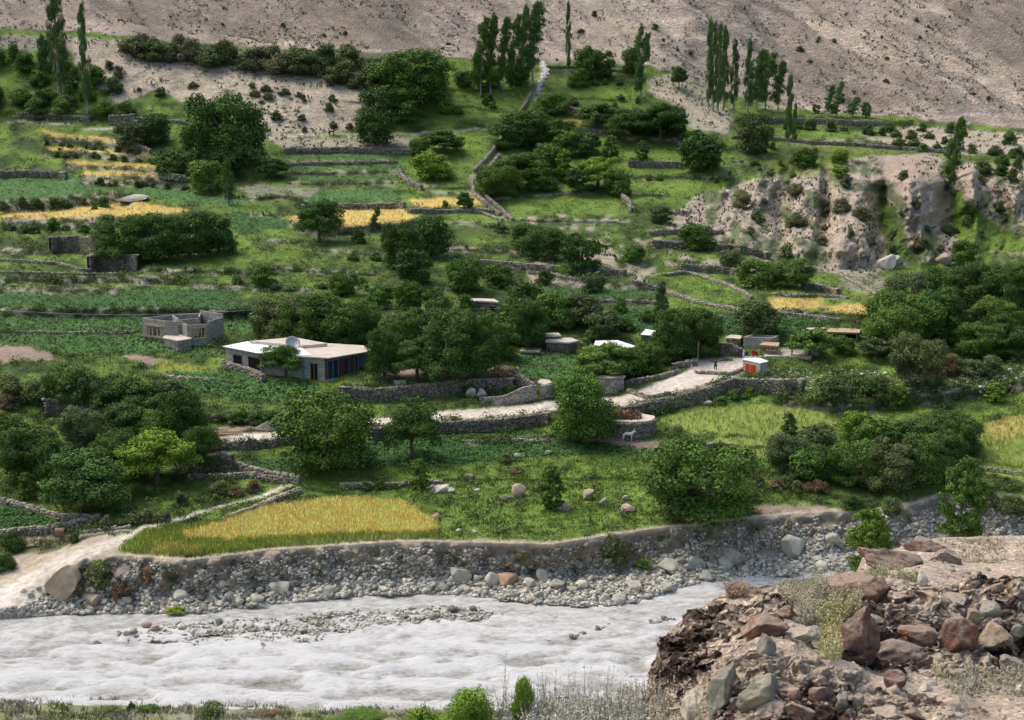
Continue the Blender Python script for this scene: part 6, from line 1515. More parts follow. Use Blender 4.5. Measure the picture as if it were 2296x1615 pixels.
# ------------------------------------------------------------------ people and animals
def skinned(name, pts, edges, rad, mat, parent=None, sub=1):
    me = bpy.data.meshes.new(name); me.from_pydata(pts, edges, []); o = bpy.data.objects.new(name, me); COL.objects.link(o)
    if parent: o.parent = parent
    md = o.modifiers.new('skin', 'SKIN'); md.use_smooth_shade = True
    if not me.skin_vertices: 
        me.skin_vertices  # layer made by the modifier below
    try:
        sv = me.skin_vertices[0].data
    except Exception:
        bm = bmesh.new(); bm.from_mesh(me); bm.verts.layers.skin.verify(); bm.to_mesh(me); bm.free(); sv = me.skin_vertices[0].data
    for i, r in enumerate(rad): sv[i].radius = (r, r) if not isinstance(r, tuple) else r
    sv[0].use_root = True
    s = o.modifiers.new('sub', 'SUBSURF'); s.levels = sub; s.render_levels = sub
    me.materials.append(mat); return o
def person(u, v, facing, shirt, legs, label, pose='walk', scale=1.0, head=None):
    x, y, z = P(u, v); ro = empty('person', (x, y, z), facing, (scale,)*3); tag(ro, label, 'person')
    sit = pose == 'sit'; hp = .45 if sit else .92
    ps = [(0, 0, hp), (0, .0, hp+.25), (0, .0, hp+.5), (0, 0, hp+.58), (0, -.02, hp+.72), (0, -.01, hp+.8)]; rd = [.13, .12, (.16, .1), .055, .09, .07]; ed = [(i, i+1) for i in range(5)]
    def chain(p0, pts, rs):
        k = p0
        for p, r_ in zip(pts, rs): ps.append(p); rd.append(r_); ed.append((k, len(ps)-1)); k = len(ps)-1
        return k
    for s in (-1, 1):
        st = .16*s if pose == 'walk' else 0
        if sit: chain(0, [(.11*s, -.02, hp-.02), (.14*s, -.42, hp), (.14*s, -.44, .08), (.14*s, -.56, .05)], [.09, .07, .05, .035])
        else: chain(0, [(.1*s, 0, .86), (.1*s, -st*.6, .5), (.1*s, -st+.05, .09), (.1*s, -st-.1, .05)], [.095, .07, .048, .035])
        el = (.27*s, -.02, hp+.24); wr = (.24*s, -.16, hp+.42) if pose == 'walk' else (.2*s, -.25, hp+.12)
        w = chain(2, [(.19*s, 0, hp+.46), el, wr, (wr[0], wr[1]-.05, wr[2]+.03)], [.055, .042, .028, .03])
        for f in range(4): chain(w, [(wr[0]+(f-1.5)*.02, wr[1]-.1, wr[2]+.04-.01*abs(f-1.5)), (wr[0]+(f-1.5)*.02, wr[1]-.12, wr[2]+.01)], [.009, .007])
        chain(w, [(wr[0]-.04*s, wr[1]-.06, wr[2]+.03)], [.009])
    skinned('body', ps, ed, rd, M['skin'], ro)
    # tunic, trousers, hair
    mb = MB(); prof = [(hp-.32 if not sit else hp-.05, .21), (hp, .175), (hp+.28, .165), (hp+.47, .19), (hp+.53, .11)]
    mb.tube([(0, 0, p[0]) for p in prof], [p[1] for p in prof], 12); mb.v = [(a, b*.72, c) for a, b, c in mb.v]
    for s in (-1, 1):
        wr = (.24*s, -.15, hp+.4) if pose == 'walk' else (.2*s, -.23, hp+.12); mb.tube([(.15*s, 0, hp+.46), (.27*s, -.02, hp+.24), wr], [.075, .06, .045], 8)
    mb.build('tunic', M['c_'+shirt], ro, True); mb = MB()
    for s in (-1, 1):
        st = .16*s if pose == 'walk' else 0
        if sit: mb.tube([(.1*s, 0, hp), (.14*s, -.42, hp+.01), (.14*s, -.44, .14)], [.13, .1, .08], 8)
        else: mb.tube([(.1*s, 0, .9), (.1*s, -st*.6, .5), (.1*s, -st+.05, .12)], [.13, .1, .075], 8)
    mb.build('trousers', M['c_'+legs], ro, True)
    v_, f_4 = rock_shape(3, 5, 0, .03); hr = mesh_np('hair', v_*np.array([.21, .23, .17])+np.array([0, .02, hp+.84]), f_4, M['c_'+(head or 'black')], ro, smooth=True, tint=np.full(len(v_), .5))
    v_, f_4 = rock_shape(3, 6, 0, .02); mesh_np('face', v_*np.array([.16, .19, .2])+np.array([0, -.02, hp+.76]), f_4, M['skin'], ro, smooth=True)
    mb = MB()
    for s in (-1, 1): mb.box((.035*s, -.112, hp+.78), (.025, .012, .014))
    mb.build('eyes', M['c_black'], ro)
    return ro
person(1604, 831, .25, 'olive', 'olive', 'person in olive clothes with a dark cap walking down the pale road')
person(1661, 800, 2.6, 'blue', 'blue', 'person in dark blue standing left in the group at the top of the road', 'stand', .95)
person(1667, 801, 2.2, 'white', 'white', 'person in white standing in the middle of the group at the top of the road', 'stand', .9)
person(1673, 800, 2.9, 'blue', 'black', 'person in blue sitting right in the group at the top of the road', 'sit')
person(1655, 799, 1.4, 'brown', 'brown', 'person in brown sitting against the tumbled wall', 'sit', .95)
person(1688, 803, 2.0, 'red', 'red', 'woman-sized person in deep red with covered head near the red-door shed', 'stand', 1.0, 'red')
person(1694, 799, 2.5, 'red', 'brown', 'smaller person in deep red seated behind the red-door shed', 'sit', .95, 'red')
person(1189, 862, 1.0, 'red', 'black', 'person in a red shirt at the end of the courtyard wall', 'sit', .95)
person(107, 279, .6, 'orange', 'white', 'person in salmon and white clothes on the upper left path', 'walk', 1.0)
person(462, 746, 2.8, 'orange', 'brown', 'person in orange bending at the wall of the unfinished house', 'sit', 1.1)
person(476, 745, 2.8, 'blue', 'blue', 'person in blue at the corner of the unfinished house', 'sit', 1.1)
def quadruped(u, v, rz, L, mat, label, name, cat, k=1.0, col=None):
    x, y, z = P(u, v); ro = empty(name, (x, y, z), rz, (k,)*3); tag(ro, label, cat)
    ps = [(0, 0, .92), (.3, 0, .93), (.52, 0, .97), (.68, 0, 1.16), (.78, 0, 1.28), (.92, 0, 1.22), (1.06, 0, 1.08), (-.3, 0, .94), (-.52, 0, .95), (-.62, 0, .8), (-.64, 0, .5)]
    rd = [.2, .21, .19, .12, .10, .085, .06, .2, .17, .035, .03]; ed = [(0, 1), (1, 2), (2, 3), (3, 4), (4, 5), (5, 6), (0, 7), (7, 8), (8, 9), (9, 10)]
    def ch(p0, pts, rs):
        q = p0
        for p, r_ in zip(pts, rs): ps.append(p); rd.append(r_); ed.append((q, len(ps)-1)); q = len(ps)-1
    for s in (-1, 1):
        ch(2, [(.47, .13*s, .68), (.48, .13*s, .4), (.46, .13*s, .06), (.5, .13*s, .02)], [.09, .05, .035, .05])
        ch(8, [(-.44, .13*s, .66), (-.58, .13*s, .42), (-.52, .13*s, .08), (-.48, .13*s, .02)], [.11, .05, .035, .05])
        ch(4, [(.74, .08*s, 1.5)], [.03])
    skinned('body', ps, ed, rd, mat, ro)
    mb = MB(); mb.tube([(-.64, 0, .55), (-.65, 0, .35)], [.04, .06], 6); mb.tube([(.5, 0, 1.12), (.7, 0, 1.36)], [.03, .03], 5); mb.build('mane_and_tail', M['c_white'] if mat is M['c_donkey'] else M['c_black'], ro)
    mb = MB()
    for s in (-1, 1):
        for q in (.5, -.48): mb.tube([(q, .13*s, 0), (q, .13*s, .06)], .055, 8)
    mb.build('hooves', M['c_brown'], ro); return ro
quadruped(1407, 987, 0, 1.3, M['c_donkey'], 'white donkey with lowered head standing before the round stone shed', 'donkey', 'donkey', 1.12)
quadruped(744, 303, -.3, 1.3, M['c_brown'], 'dark brown pack donkey on the pale upper path', 'donkey', 'donkey', 1.05)
person(738, 303, 1.2, 'red', 'black', 'person in dark red beside the pack donkey on the upper path', 'stand', 1.0)

# ------------------------------------------------------------------ the near rocky spur at the lower right (and the slope below the viewer)
SIL = [(-500, 1900), (0, 1800), (600, 1700), (900, 1652), (1100, 1634), (1300, 1626), (1392, 1618), (1410, 1592), (1448, 1548), (1464, 1485), (1482, 1440), (1502, 1412), (1560, 1366), (1600, 1342), (1650, 1320), (1750, 1308), (1850, 1298), (1918, 1288), (1936, 1246), (1960, 1236), (2000, 1234), (2060, 1212), (2100, 1206), (2296, 1201), (2800, 1190)]
CP = [(2296, 1201, 62), (2500, 1200, 62), (2800, 1195, 62), (2100, 1212, 61), (1940, 1238, 59), (1920, 1290, 55.5), (1700, 1312, 54), (1620, 1332, 53), (1560, 1366, 52), (1480, 1440, 50.5), (1455, 1540, 48), (1400, 1600, 44),
 (2296, 1250, 56), (2100, 1260, 55), (2296, 1310, 51), (2000, 1310, 51.5), (1850, 1340, 50.5), (1750, 1360, 50), (1640, 1400, 50), (1560, 1480, 48.5), (1520, 1560, 46), (2500, 1330, 50), (2800, 1330, 50),
 (2296, 1480, 48.6), (2200, 1480, 47.8), (2100, 1490, 46.8), (1950, 1500, 46), (1900, 1440, 47.2), (1850, 1420, 48), (2500, 1480, 48.6), (2800, 1480, 48.6), (1900, 1380, 49.3), (2100, 1350, 50.1),
 (2296, 1560, 43.8), (2200, 1555, 43.6), (2050, 1525, 44.2), (1980, 1512, 45), (2600, 1560, 43.8),
 (1660, 1455, 41.5), (1700, 1428, 42.2), (1780, 1440, 41.8), (1860, 1478, 41), (1930, 1505, 40.6), (2010, 1536, 40), (2150, 1572, 39.4), (2296, 1596, 38.8), (2600, 1620, 38.5),
 (1690, 1408, 46.5), (1860, 1456, 45.2), (1640, 1440, 46),
 (1590, 1500, 41), (1600, 1560, 40), (1660, 1560, 39.3), (1800, 1560, 38.6), (1950, 1590, 38.4), (2100, 1612, 38), (1700, 1640, 37), (2000, 1660, 36.5), (2300, 1660, 36.5), (2600, 1680, 36.5), (1540, 1560, 42), (1500, 1612, 42), (1300, 1640, 41), (1000, 1650, 40), (600, 1720, 40), (0, 1820, 40), (0, 2000, 36), (1000, 1800, 36), (1700, 1800, 33), (2300, 1800, 33), (2800, 1800, 33), (1400, 1750, 37), (1000, 2100, 28), (2200, 2100, 28), (1600, 2100, 28), (0, 2200, 28), (-500, 2000, 38), (2800, 2100, 28)]
cp = np.array(CP, float); cu, cv, cr = cp[:, 0]/100, cp[:, 1]/100, cp[:, 2]
DD = np.hypot(cu[:, None]-cu[None], (cv[:, None]-cv[None])*1.4); A_ = np.zeros((len(cp)+3,)*2); A_[:len(cp), :len(cp)] = DD + np.eye(len(cp))*-.002
Pm = np.stack([np.ones(len(cp)), cu, cv], 1); A_[:len(cp), len(cp):] = Pm; A_[len(cp):, :len(cp)] = Pm.T
sol = np.linalg.solve(A_, np.concatenate([cr, np.zeros(3)]))
def spurR(u, v):
    sh_ = np.shape(u); u = np.ravel(np.asarray(u, float))/100; v = np.ravel(np.asarray(v, float))/100; out = np.empty(len(u))
    for s in range(0, len(u), 20000):
        a, b = u[s:s+20000], v[s:s+20000]; out[s:s+20000] = np.hypot(a[:, None]-cu[None], (b[:, None]-cv[None])*1.4)@sol[:len(cp)] + sol[-3]+sol[-2]*a+sol[-1]*b
    return out.reshape(sh_)
FU = np.concatenate([np.arange(-500, 1300, 20.), np.arange(1300, 2330, 2.2), np.arange(2330, 2800, 16.)])
top = interp(FU, SIL); nr = 300
s_ = np.linspace(0, 1, nr)**1.0
VV = np.where(s_[:, None] < .82, top[None]+(np.maximum(1660, top+60)-top)[None]*(s_[:, None]/.82), np.maximum(1660, top+60)[None]+(2300-np.maximum(1660, top+60))[None]*((s_[:, None]-.82)/.18)**1.5)
UU = np.repeat(FU[None], nr, 0)
RR = spurR(UU, VV)
FX, FY, FZ = at_y(UU, VV, RR)
q3 = (FX/1.1, FY/1.1, FZ/1.1)
lump = np.abs(fbm(*q3, o=5, s=101, g=.6)); edge = np.clip((VV-top[None])/14, 0, 1)
crust = fbm(FX/2.2, FY/2.2, FZ/1.6, o=3, s=105)                 # dark crusty conglomerate patches
dark_zone = np.zeros_like(FX)
for poly, a in (([(1480, 1440), (1560, 1372), (1640, 1350), (1790, 1345), (1760, 1400), (1600, 1460), (1590, 1500), (1460, 1560)], 1.0), ([(1870, 1370), (1960, 1330), (2296, 1290), (2800, 1290), (2800, 1520), (2296, 1520), (1900, 1510)], .75), ([(1600, 1500), (1700, 1450), (1900, 1500), (2100, 1575), (2000, 1640), (1600, 1640)], .5), ([(1400, 1620), (1450, 1548), (1560, 1520), (1560, 1600)], .6)):
    dark_zone = np.maximum(dark_zone, inpoly(UU+12*vnoise(UU/20, VV/20, s=3), VV+8*vnoise(UU/20, VV/20, s=4), poly)*a)
crumb = fbm(FX/.32, FY/.32, FZ/.32, o=4, s=111, g=.62)
disp = edge*(-(1.15*(lump-.22))*(.5+.9*dark_zone) + crumb*(.06+.2*dark_zone)) 
pale = np.clip(1+distline(UU, VV, [(1640, 1428, 6), (1750, 1442, 13), (1860, 1480, 15), (2000, 1532, 15), (2150, 1570, 15), (2300, 1597, 15), (2700, 1650, 15)], 1.6)/-8, 0, 1); pale = np.maximum(pale, np.clip((1300-VV+12*vnoise(UU/30, VV/20, s=9))/20, 0, 1)*(UU > 1900))
disp = disp*(1-.7*pale); dark_zone = dark_zone*(1-pale)
FX2, FY2, FZ2 = at_y(UU, VV, RR+disp)
# skirt closing the back of the spur
SK = []
for dy, dz in ((30, -62), (12, -30), (5, -10), (1.2, -1.6)): SK.append((FX2[0], FY2[0]+dy, FZ2[0]+dz))
jx = fbm(FX/.55, FY/.55, FZ/.55, o=4, s=131, g=.6); jz = fbm(FX/.6, FY/.6, FZ/.6, o=4, s=132, g=.6); je = np.clip(.35+edge, 0, 1)*(.34+.8*dark_zone)*(1-.6*pale)
FX2 = FX2+jx*je*.8; FZ2 = FZ2+jz*je*.7
SK = []
for dy, dz in ((30, -62), (12, -30), (5, -10), (1.2, -1.6)): SK.append((FX2[0], FY2[0]+dy, FZ2[0]+dz))
GXs = np.concatenate([np.array([s[0] for s in SK]), FX2]); GYs = np.concatenate([np.array([s[1] for s in SK]), FY2]); GZs = np.concatenate([np.array([s[2] for s in SK]), FZ2])
dark = np.clip(dark_zone*.7+(1-.8*pale)*np.clip(crust*1.6+.05, -.5, .7)+crumb*1.1-.10-.25*pale, 0, 1)
dark = np.concatenate([np.repeat(dark[:1], 4, 0), dark])
def mat_spur():
    m, nt, b = newmat('near_earth', .95, .1); P_ = geopos(nt); at = N(nt, 'ShaderNodeAttribute', attribute_name='tint')
    n1 = noise(nt, P_, 5, 8, .75); n2 = noise(nt, P_, .7, 5, .6)
    f = mth(nt, 'ADD', at.outputs['Fac'], mth(nt, 'MULTIPLY', mth(nt, 'SUBTRACT', n1, .5), 1.5))
    c = ramp(nt, f, [(.28, (.50, .425, .34)), (.48, (.40, .33, .255)), (.66, (.19, .14, .11)), (.95, (.085, .06, .048))])
    c = mix(nt, 1, c, ramp(nt, n2, [(.3, (.8, .78, .8)), (.7, (1.25, 1.2, 1.12))]), 'MULTIPLY')
    vo = N(nt, 'ShaderNodeTexVoronoi'); setin(vo, Scale=7.0); nt.links.new(P_, vo.inputs['Vector']); sx = N(nt, 'ShaderNodeSeparateColor'); nt.links.new(vo.outputs['Color'], sx.inputs[0])
    c = mix(nt, 1, c, ramp(nt, sx.outputs[0], [(0, grey(.75)), (.8, grey(1.05)), (1, grey(1.5))]), 'MULTIPLY')
    nt.links.new(c, b.inputs['Base Color']); bump(nt, b, mth(nt, 'ADD', n1, mth(nt, 'MULTIPLY', vo.outputs['Distance'], .5)), 1, .16); return m
M['spur'] = mat_spur()
sp = mesh_np('near_hillside', np.stack([GXs, GYs, GZs], 2).reshape(-1, 3), gridfaces(*GXs.shape)[:, ::-1], M['spur'], smooth=True, tint=dark.ravel()); tag(sp, 'near rocky earth spur above the river', kind='structure')
def PS(u, v):
    R0 = float(spurR(np.array([u]), np.array([v]))[0]); x, y, z = at_y(u, v, R0); return float(x), float(y), float(z), R0
def near_rock(box, label, mat='nearrock', col=(1, 1, 1), tilt=0., cuts=6, seed=1, sink=.0, depth=.8, rough=.2):
    u0, u1, v0, v1 = box; uc = (u0+u1)/2; vc = (v0+v1)/2; x, y, z, R0 = PS(uc, min(vc+(v1-v0)*.25, 1640)); k = R0/FP*1.12; w = (u1-u0)*k; h = (v1-v0)*k
    cx, cy, cz = at_y(uc, vc, R0+w*.2+sink); v_, f_ = rock_shape(5 if w > .7 else 4, seed*31+7, cuts+3, rough, .13); ang = tilt
    v_ = v_*np.array([w*1.03, w*depth, h*1.06]); ca, sa = cos(ang), sin(ang)
    X_ = v_[:, 0]*ca+v_[:, 2]*sa; Z_ = -v_[:, 0]*sa+v_[:, 2]*ca; X_ = X_*(w*1.03/(X_.max()-X_.min())); Z_ = Z_*(h*1.06/(Z_.max()-Z_.min()))
    co = np.stack([X_, v_[:, 1], Z_], 1); n_ = np.array([fbm(co[:, 0]/.35+seed, co[:, 1]/.35, co[:, 2]/.35, o=4, s=3+i) for i in range(1)])[0]
    co = co*(1+.045*n_)[:, None]
    o = mesh_np('boulder', co, f_, M[mat], smooth=True, tint=np.full(len(co), .5)); o.location = (float(cx), float(cy), float(cz)); o.color = (*col, 1); tag(o, label, 'boulder'); return o
BR, GG, BE, WB = (1, .95, .9), (1.0, 1.03, .98), (2.0, 1.75, 1.55), (2.4, 2.35, 2.2)
for i, q in enumerate([
 ((1937, 2068, 1225, 1289), 'dark sloping slab with an orange tip at the back of the near spur', 'nearrock', (1.0, .9, .85), .35), ((2028, 2115, 1203, 1246), 'orange-lichened boulder at the top back edge of the near spur', 'nearrock', (1.2, 1.02, 1), .1), ((2083, 2148, 1230, 1270), 'round grey-brown boulder at the back right of the near spur', 'greyrock', (.95, .85, .8), 0),
 ((1856, 1985, 1290, 1368), 'big rust-orange boulder behind the yellow grass clump', 'nearrock', (1.28, 0.89, .8), .2), ((1882, 1972, 1362, 1512), 'tall dark upright boulder with orange lichen right of the grass clump', 'nearrock', (.85, .7, .68), 0), ((2011, 2096, 1402, 1450), 'dark brown lozenge-shaped boulder resting on the orange-edged one', 'nearrock', (1.1, .95, .9), .15), ((1934, 2066, 1434, 1498), 'angular boulder with orange edges lying in the hollow', 'nearrock', (1.04, 0.94, 1), -.15),
 ((2106, 2190, 1388, 1482), 'large dark boulder streaked with orange in the overhang', 'nearrock', (.9, .72, .65), .1), ((2190, 2268, 1400, 1478), 'rounded beige boulder set in the overhang at the right', 'greyrock', (1.25, 1.0, .8), 0), ((1736, 1792, 1358, 1400), 'dark brown boulder below the dry bush', 'nearrock', (.8, .7, .68), .1), ((1662, 1762, 1378, 1437), 'broad brown boulder on the left flank of the near spur', 'nearrock', (1.1, .9, .8), 0),
 ((1697, 1738, 1420, 1482), 'pointed grey-green rock at the head of the front ridge', 'greyrock', (1, 1.05, .98), -.1), ((1587, 1656, 1494, 1614), 'big upright grey-green block at the lower left of the ridge', 'greyrock', (.85, .9, .82), 0), ((1666, 1760, 1508, 1612), 'big slanting grey-green boulder in the front ridge', 'greyrock', (1.1, 1.1, 1), .45), ((1812, 1870, 1536, 1588), 'purplish brown boulder with a pale right half', 'nearrock', (1.1, .9, .88), 0),
 ((1910, 1936, 1555, 1598), 'small grey boulder low in the front ridge', 'greyrock', GG, .1), ((2060, 2089, 1532, 1557), 'small pale boulder in the hollow behind the front ridge', 'greyrock', WB, 0), ((1958, 2020, 1584, 1618), 'pinkish pointed rock at the bottom edge', 'greyrock', (1.8, 1.45, 1.3), .1), ((1528, 1584, 1541, 1630), 'bright whitish slab at the bottom left of the ridge', 'greyrock', (2.5, 2.4, 2.2), 0), ((2167, 2199, 1364, 1398), 'small olive boulder wedged in the overhang', 'greyrock', (1.2, 1.1, .8), .1), ((2198, 2244, 1348, 1388), 'grey boulder under the overhanging lip', 'greyrock', GG, -.1),
 ((2096, 2166, 1336, 1360), 'flat layered stone jutting from the overhang', 'greyrock', (1.1, 1.0, .85), 0), ((1983, 2034, 1505, 1545), 'reddish brown boulder just behind the front ridge', 'nearrock', (1.04, 0.85, .9), 0), ((2058, 2080, 1284, 1318), 'small white angular stone on the pale top of the spur', 'greyrock', WB, .1), ((2240, 2296, 1474, 1512), 'dark boulder at the right edge below the overhang', 'greyrock', (.7, .7, .7), .2), ((1744, 1842, 1406, 1445), 'pale grey rock behind the head of the front ridge', 'greyrock', (1.5, 1.45, 1.3), -.2),
 ((1760, 1796, 1542, 1574), 'small orange-beige stone in the front ridge', 'greyrock', (1.7, 1.2, .9), 0), ((2264, 2300, 1400, 1438), 'grey boulder at the right edge in the overhang', 'greyrock', (.85, .87, .85), 0), ((1760, 1822, 1575, 1622), 'brown boulder at the bottom below the orange-beige stone', 'nearrock', (1, .85, .8), 0), ((2130, 2170, 1500, 1530), 'small buried stone in the hollow at the right', 'greyrock', (.9, .85, .8), 0), ((2150, 2190, 1520, 1545), 'flat bluish stone in the hollow', 'greyrock', (.9, .93, 1), 0), ((1868, 1905, 1560, 1600), 'grey stone beside the purplish brown boulder', 'greyrock', (1, 1, .95), .2),
 ((2030, 2075, 1590, 1618), 'brown stone low on the right of the front ridge', 'nearrock', (1.04, 0.94, 1), .2), ((2275, 2300, 1530, 1560), 'small white stone at the right edge', 'greyrock', WB, 0), ((2200, 2250, 1245, 1262), 'flat pale stone on the top of the spur at right', 'greyrock', BE, 0), ((2215, 2250, 1305, 1340), 'brown stone in the lip of the overhang', 'greyrock', (1.1, .9, .75), 0)]):
    near_rock(q[0], q[1], q[2], q[3], q[4], seed=i+1)
# loose chips on the spur
n = 2000; us = r_.uniform(1560, 2320, n); vs_ = r_.uniform(1215, 1650, n); ok = vs_ > interp(us, SIL)+4; us, vs_ = us[ok], vs_[ok]; ii = np.argmin(np.abs(FU[None]-us[:, None]), 1); tp_ = top[ii]
jj = np.clip((vs_-tp_)/(np.maximum(1660, tp_+60)-tp_)*.82*(nr-1), 0, nr-1).astype(int)
loc = (FX2[jj, ii], FY2[jj, ii], FZ2[jj, ii])
stone_scatter(us, vs_, 2+16*r_.random(len(us))**4, 1, 'spur_chips', 'loose stone chips and pebbles on the near spur', M['greyrock'], 'chips', loc=loc, seed=12, lift=.1)

# ------------------------------------------------------------------ grasses and crops
def blades(name, label, cat, base, h, wd, col, per=3, spread=.3, lean=.35, r=None, tipw=.15):
    """upright tapering blades in tufts at base points"""
    r = r or np.random.default_rng(33); n = len(h)
    bx = np.repeat(base, per, 0)+np.concatenate([r.normal(0, 1, (n*per, 2)), np.zeros((n*per, 1))], 1)*np.repeat(spread*wd, per)[:, None]
    hh = np.repeat(h, per)*r.uniform(.65, 1.2, n*per); ww = np.repeat(wd, per)*r.uniform(.6, 1.2, n*per); a = r.uniform(0, 6.28, n*per)
    d = np.stack([np.cos(a), np.sin(a)*.6, 0*a], 1)*ww[:, None]/2; tip = bx+np.stack([r.normal(0, lean, n*per)*hh, r.normal(0, lean, n*per)*hh, hh], 1)
    co = np.stack([bx-d, bx+d, tip+d*tipw, tip-d*tipw], 1).reshape(-1, 3); f = np.arange(len(co)).reshape(-1, 4)
    c = np.repeat(np.repeat(col, per, 0)*r.uniform(.72, 1.28, (n*per, 1)), 4, 0)
    return tag(mesh_np(name, co, f, M['blade'], col=c), label, cat, kind='stuff')
r = np.random.default_rng(77)
def sample_cells(us, vs_):
    i = np.clip(np.interp(vs_, VS, np.arange(len(VS))).round().astype(int), 0, len(VS)-1); j = np.clip(((us-US[0])/4).round().astype(int), 0, len(US)-1); return veg[i, j], colr[i, j], stony[i, j]
n = 230000; us = r.uniform(-60, 2350, n); vs_ = r.uniform(62, 1262, n); vg, cc, st = sample_cells(us, vs_); x, y, z = Pn(us, vs_); m = (y*cos(PITCH)-(z-CAMZ)*sin(PITCH))/FP
dn = fbm(us/16, vs_/9, o=3, s=120)
k = (vg == 1) & (vs_ < interp(us, TOPL)-2) & (dn > -.25)
cg = cc[k]*(1+.35*np.clip(fbm(us[k]/8, vs_[k]/5, s=121), -1, 1))[:, None]
hgt = np.maximum((.20+.34*np.clip(dn[k], 0, 1)**1.0)*(.8+.5*r.random(k.sum())), 1.7*m[k])
blades('meadow_grass', 'green grass covering the terraces and slopes', 'grass', np.stack([x, y, z-.03], 1)[k], hgt, np.maximum(.13, 1.5*m[k]), cg, 4, 2.0, .35)
k = (vg == 3); c_ = cc[k]*(1+.3*fbm(us[k]/7, vs_[k]/3, s=122))[:, None]
pb = np.stack([x, y, z+.18], 1)[k]; nn = np.repeat(pb, 4, 0)+r.normal(0, .22, (4*k.sum(), 3))*np.array([1, 1, .4]); nd = unitv(len(nn), r); nd[:, 2] = np.abs(nd[:, 2])+.8; nd /= np.linalg.norm(nd, axis=1)[:, None]
co, f, t = leaves(nn, nd, 1., np.zeros(len(nn)), 1.4, r); ctr_ = np.repeat(nn, 4, 0); co = ctr_+(co-ctr_)*np.repeat(np.repeat(np.maximum(.22, 2.0*m[k]), 4), 4)[:, None]
tag(mesh_np('potato_leaves', co, f, M['blade'], col=np.repeat(np.repeat(c_, 4, 0)*r.uniform(.7, 1.35, (len(nn), 1)), 4, 0)), 'low leafy potato crop on the terraces', 'crop', kind='stuff')
n2 = 130000; ua = r.uniform(-20, 2330, n2); va = np.where(r.random(n2) < .62, r.uniform(1110, 1250, n2), r.uniform(280, 1090, n2)); vg2, cc2, _ = sample_cells(ua, va); k = vg2 == 2; ua, va, cc2 = ua[k], va[k], cc2[k]
xa, ya, za = Pn(ua, va); ma = (ya*cos(PITCH)-(za-CAMZ)*sin(PITCH))/FP; w8 = (1+.22*fbm(ua/22, va/8, s=123))[:, None]
blades('wheat_crop', 'ripening wheat standing in the fields', 'crop', np.stack([xa, ya, za-.05], 1), np.maximum(.55, 2.2*ma)*(.85+.25*r.random(len(ua))), np.maximum(.08, 1.1*ma), np.minimum(cc2*w8*np.where(cc2[:, :1] > .38, np.array([[2.6, 2.25, 2.0]]), np.array([[1.55, 1.75, 1.5]])), .95), 3, 2.0, .14, tipw=.8)
rs = np.argwhere((riser > .5) & (V > 200) & (V < 1000) & (stony < .6) & (U > -40) & (U < 2340)); rs = rs[r.integers(0, len(rs), 7000)]
us5 = US[rs[:, 1]]+r.uniform(-3, 3, len(rs)); vs5 = VS[rs[:, 0]]+r.uniform(-2, 3, len(rs)); u6 = r.uniform(-40, 2340, 42000); v6 = r.uniform(130, 1200, 42000); vg6, c6, s6 = sample_cells(u6, v6)
k6 = (vg6 == 1) & (fbm(u6/34, v6/14, o=4, s=140) > .14); us5 = np.concatenate([us5, u6[k6]]); vs5 = np.concatenate([vs5, v6[k6]]); k5 = (fbm(us5/30, vs5/10, s=141) > -.25); us5, vs5 = us5[k5], vs5[k5]
x5, y5, z5 = Pn(us5, vs5); m5 = (y5*cos(PITCH)-(z5-CAMZ)*sin(PITCH))/FP; q = 20; cc5 = np.repeat(np.stack([x5, y5, z5+.25], 1), q, 0); sz = np.repeat(np.clip(r.uniform(.3, 1.0, len(x5)), 4.*m5, 3), q)
dd = unitv(len(cc5), r); dd[:, 2] = np.abs(dd[:, 2]); cc5 = cc5+dd*sz[:, None]*np.array([.9, .7, .8]); dd = dd+unitv(len(dd), r)*.6; dd /= np.linalg.norm(dd, axis=1)[:, None]
tc = np.array([.080, .128, .038])[None]*(1+.7*np.clip(fbm(us5/40, vs5/20, s=142), -.6, 1))[:, None]; tc[:, 0] *= r.uniform(.85, 1.5, len(tc))
co, f, t = leaves(cc5, dd, 1., np.zeros(len(cc5)), 1.5, r); c9 = np.repeat(cc5, 4, 0); co = c9+(co-c9)*np.repeat(np.maximum(sz*.2, .12), 4)[:, None]
tag(mesh_np('undergrowth', co, f, M['shrubleaf'], col=np.repeat(np.repeat(tc, q, 0)*r.uniform(.6, 1.5, (len(cc5), 1)), 4, 0)), 'dark weeds and low scrub along the terrace banks', 'undergrowth', kind='stuff')
# sparse scrub flecks on the bare ground
n3 = 80000; ub = r.uniform(-60, 2350, n3); vb = r.uniform(-40, 640, n3); vg3, cc3, st3 = sample_cells(ub, vb); q = fbm(ub/50, vb/30, o=4, s=124)
k = ((vg3 == 4) & (r.random(n3) < .26)) | ((vg3 == 5) & (q > -.05) & (r.random(n3) < .25)); ub, vb = ub[k], vb[k]; xb, yb, zb_ = Pn(ub, vb); mb_ = (yb*cos(PITCH)-(zb_-CAMZ)*sin(PITCH))/FP
cb = np.array([.10, .115, .055])[None]*(1+.4*r.random((len(ub), 1))); blades('scree_scrub', 'sparse grey-green scrub flecking the bare slopes', 'scrub', np.stack([xb, yb, zb_-.1], 1), np.maximum(.5, 3*mb_)*r.uniform(.6, 1.6, len(ub)), np.maximum(.35, 2.4*mb_), cb, 4, .7, .5, tipw=.6)
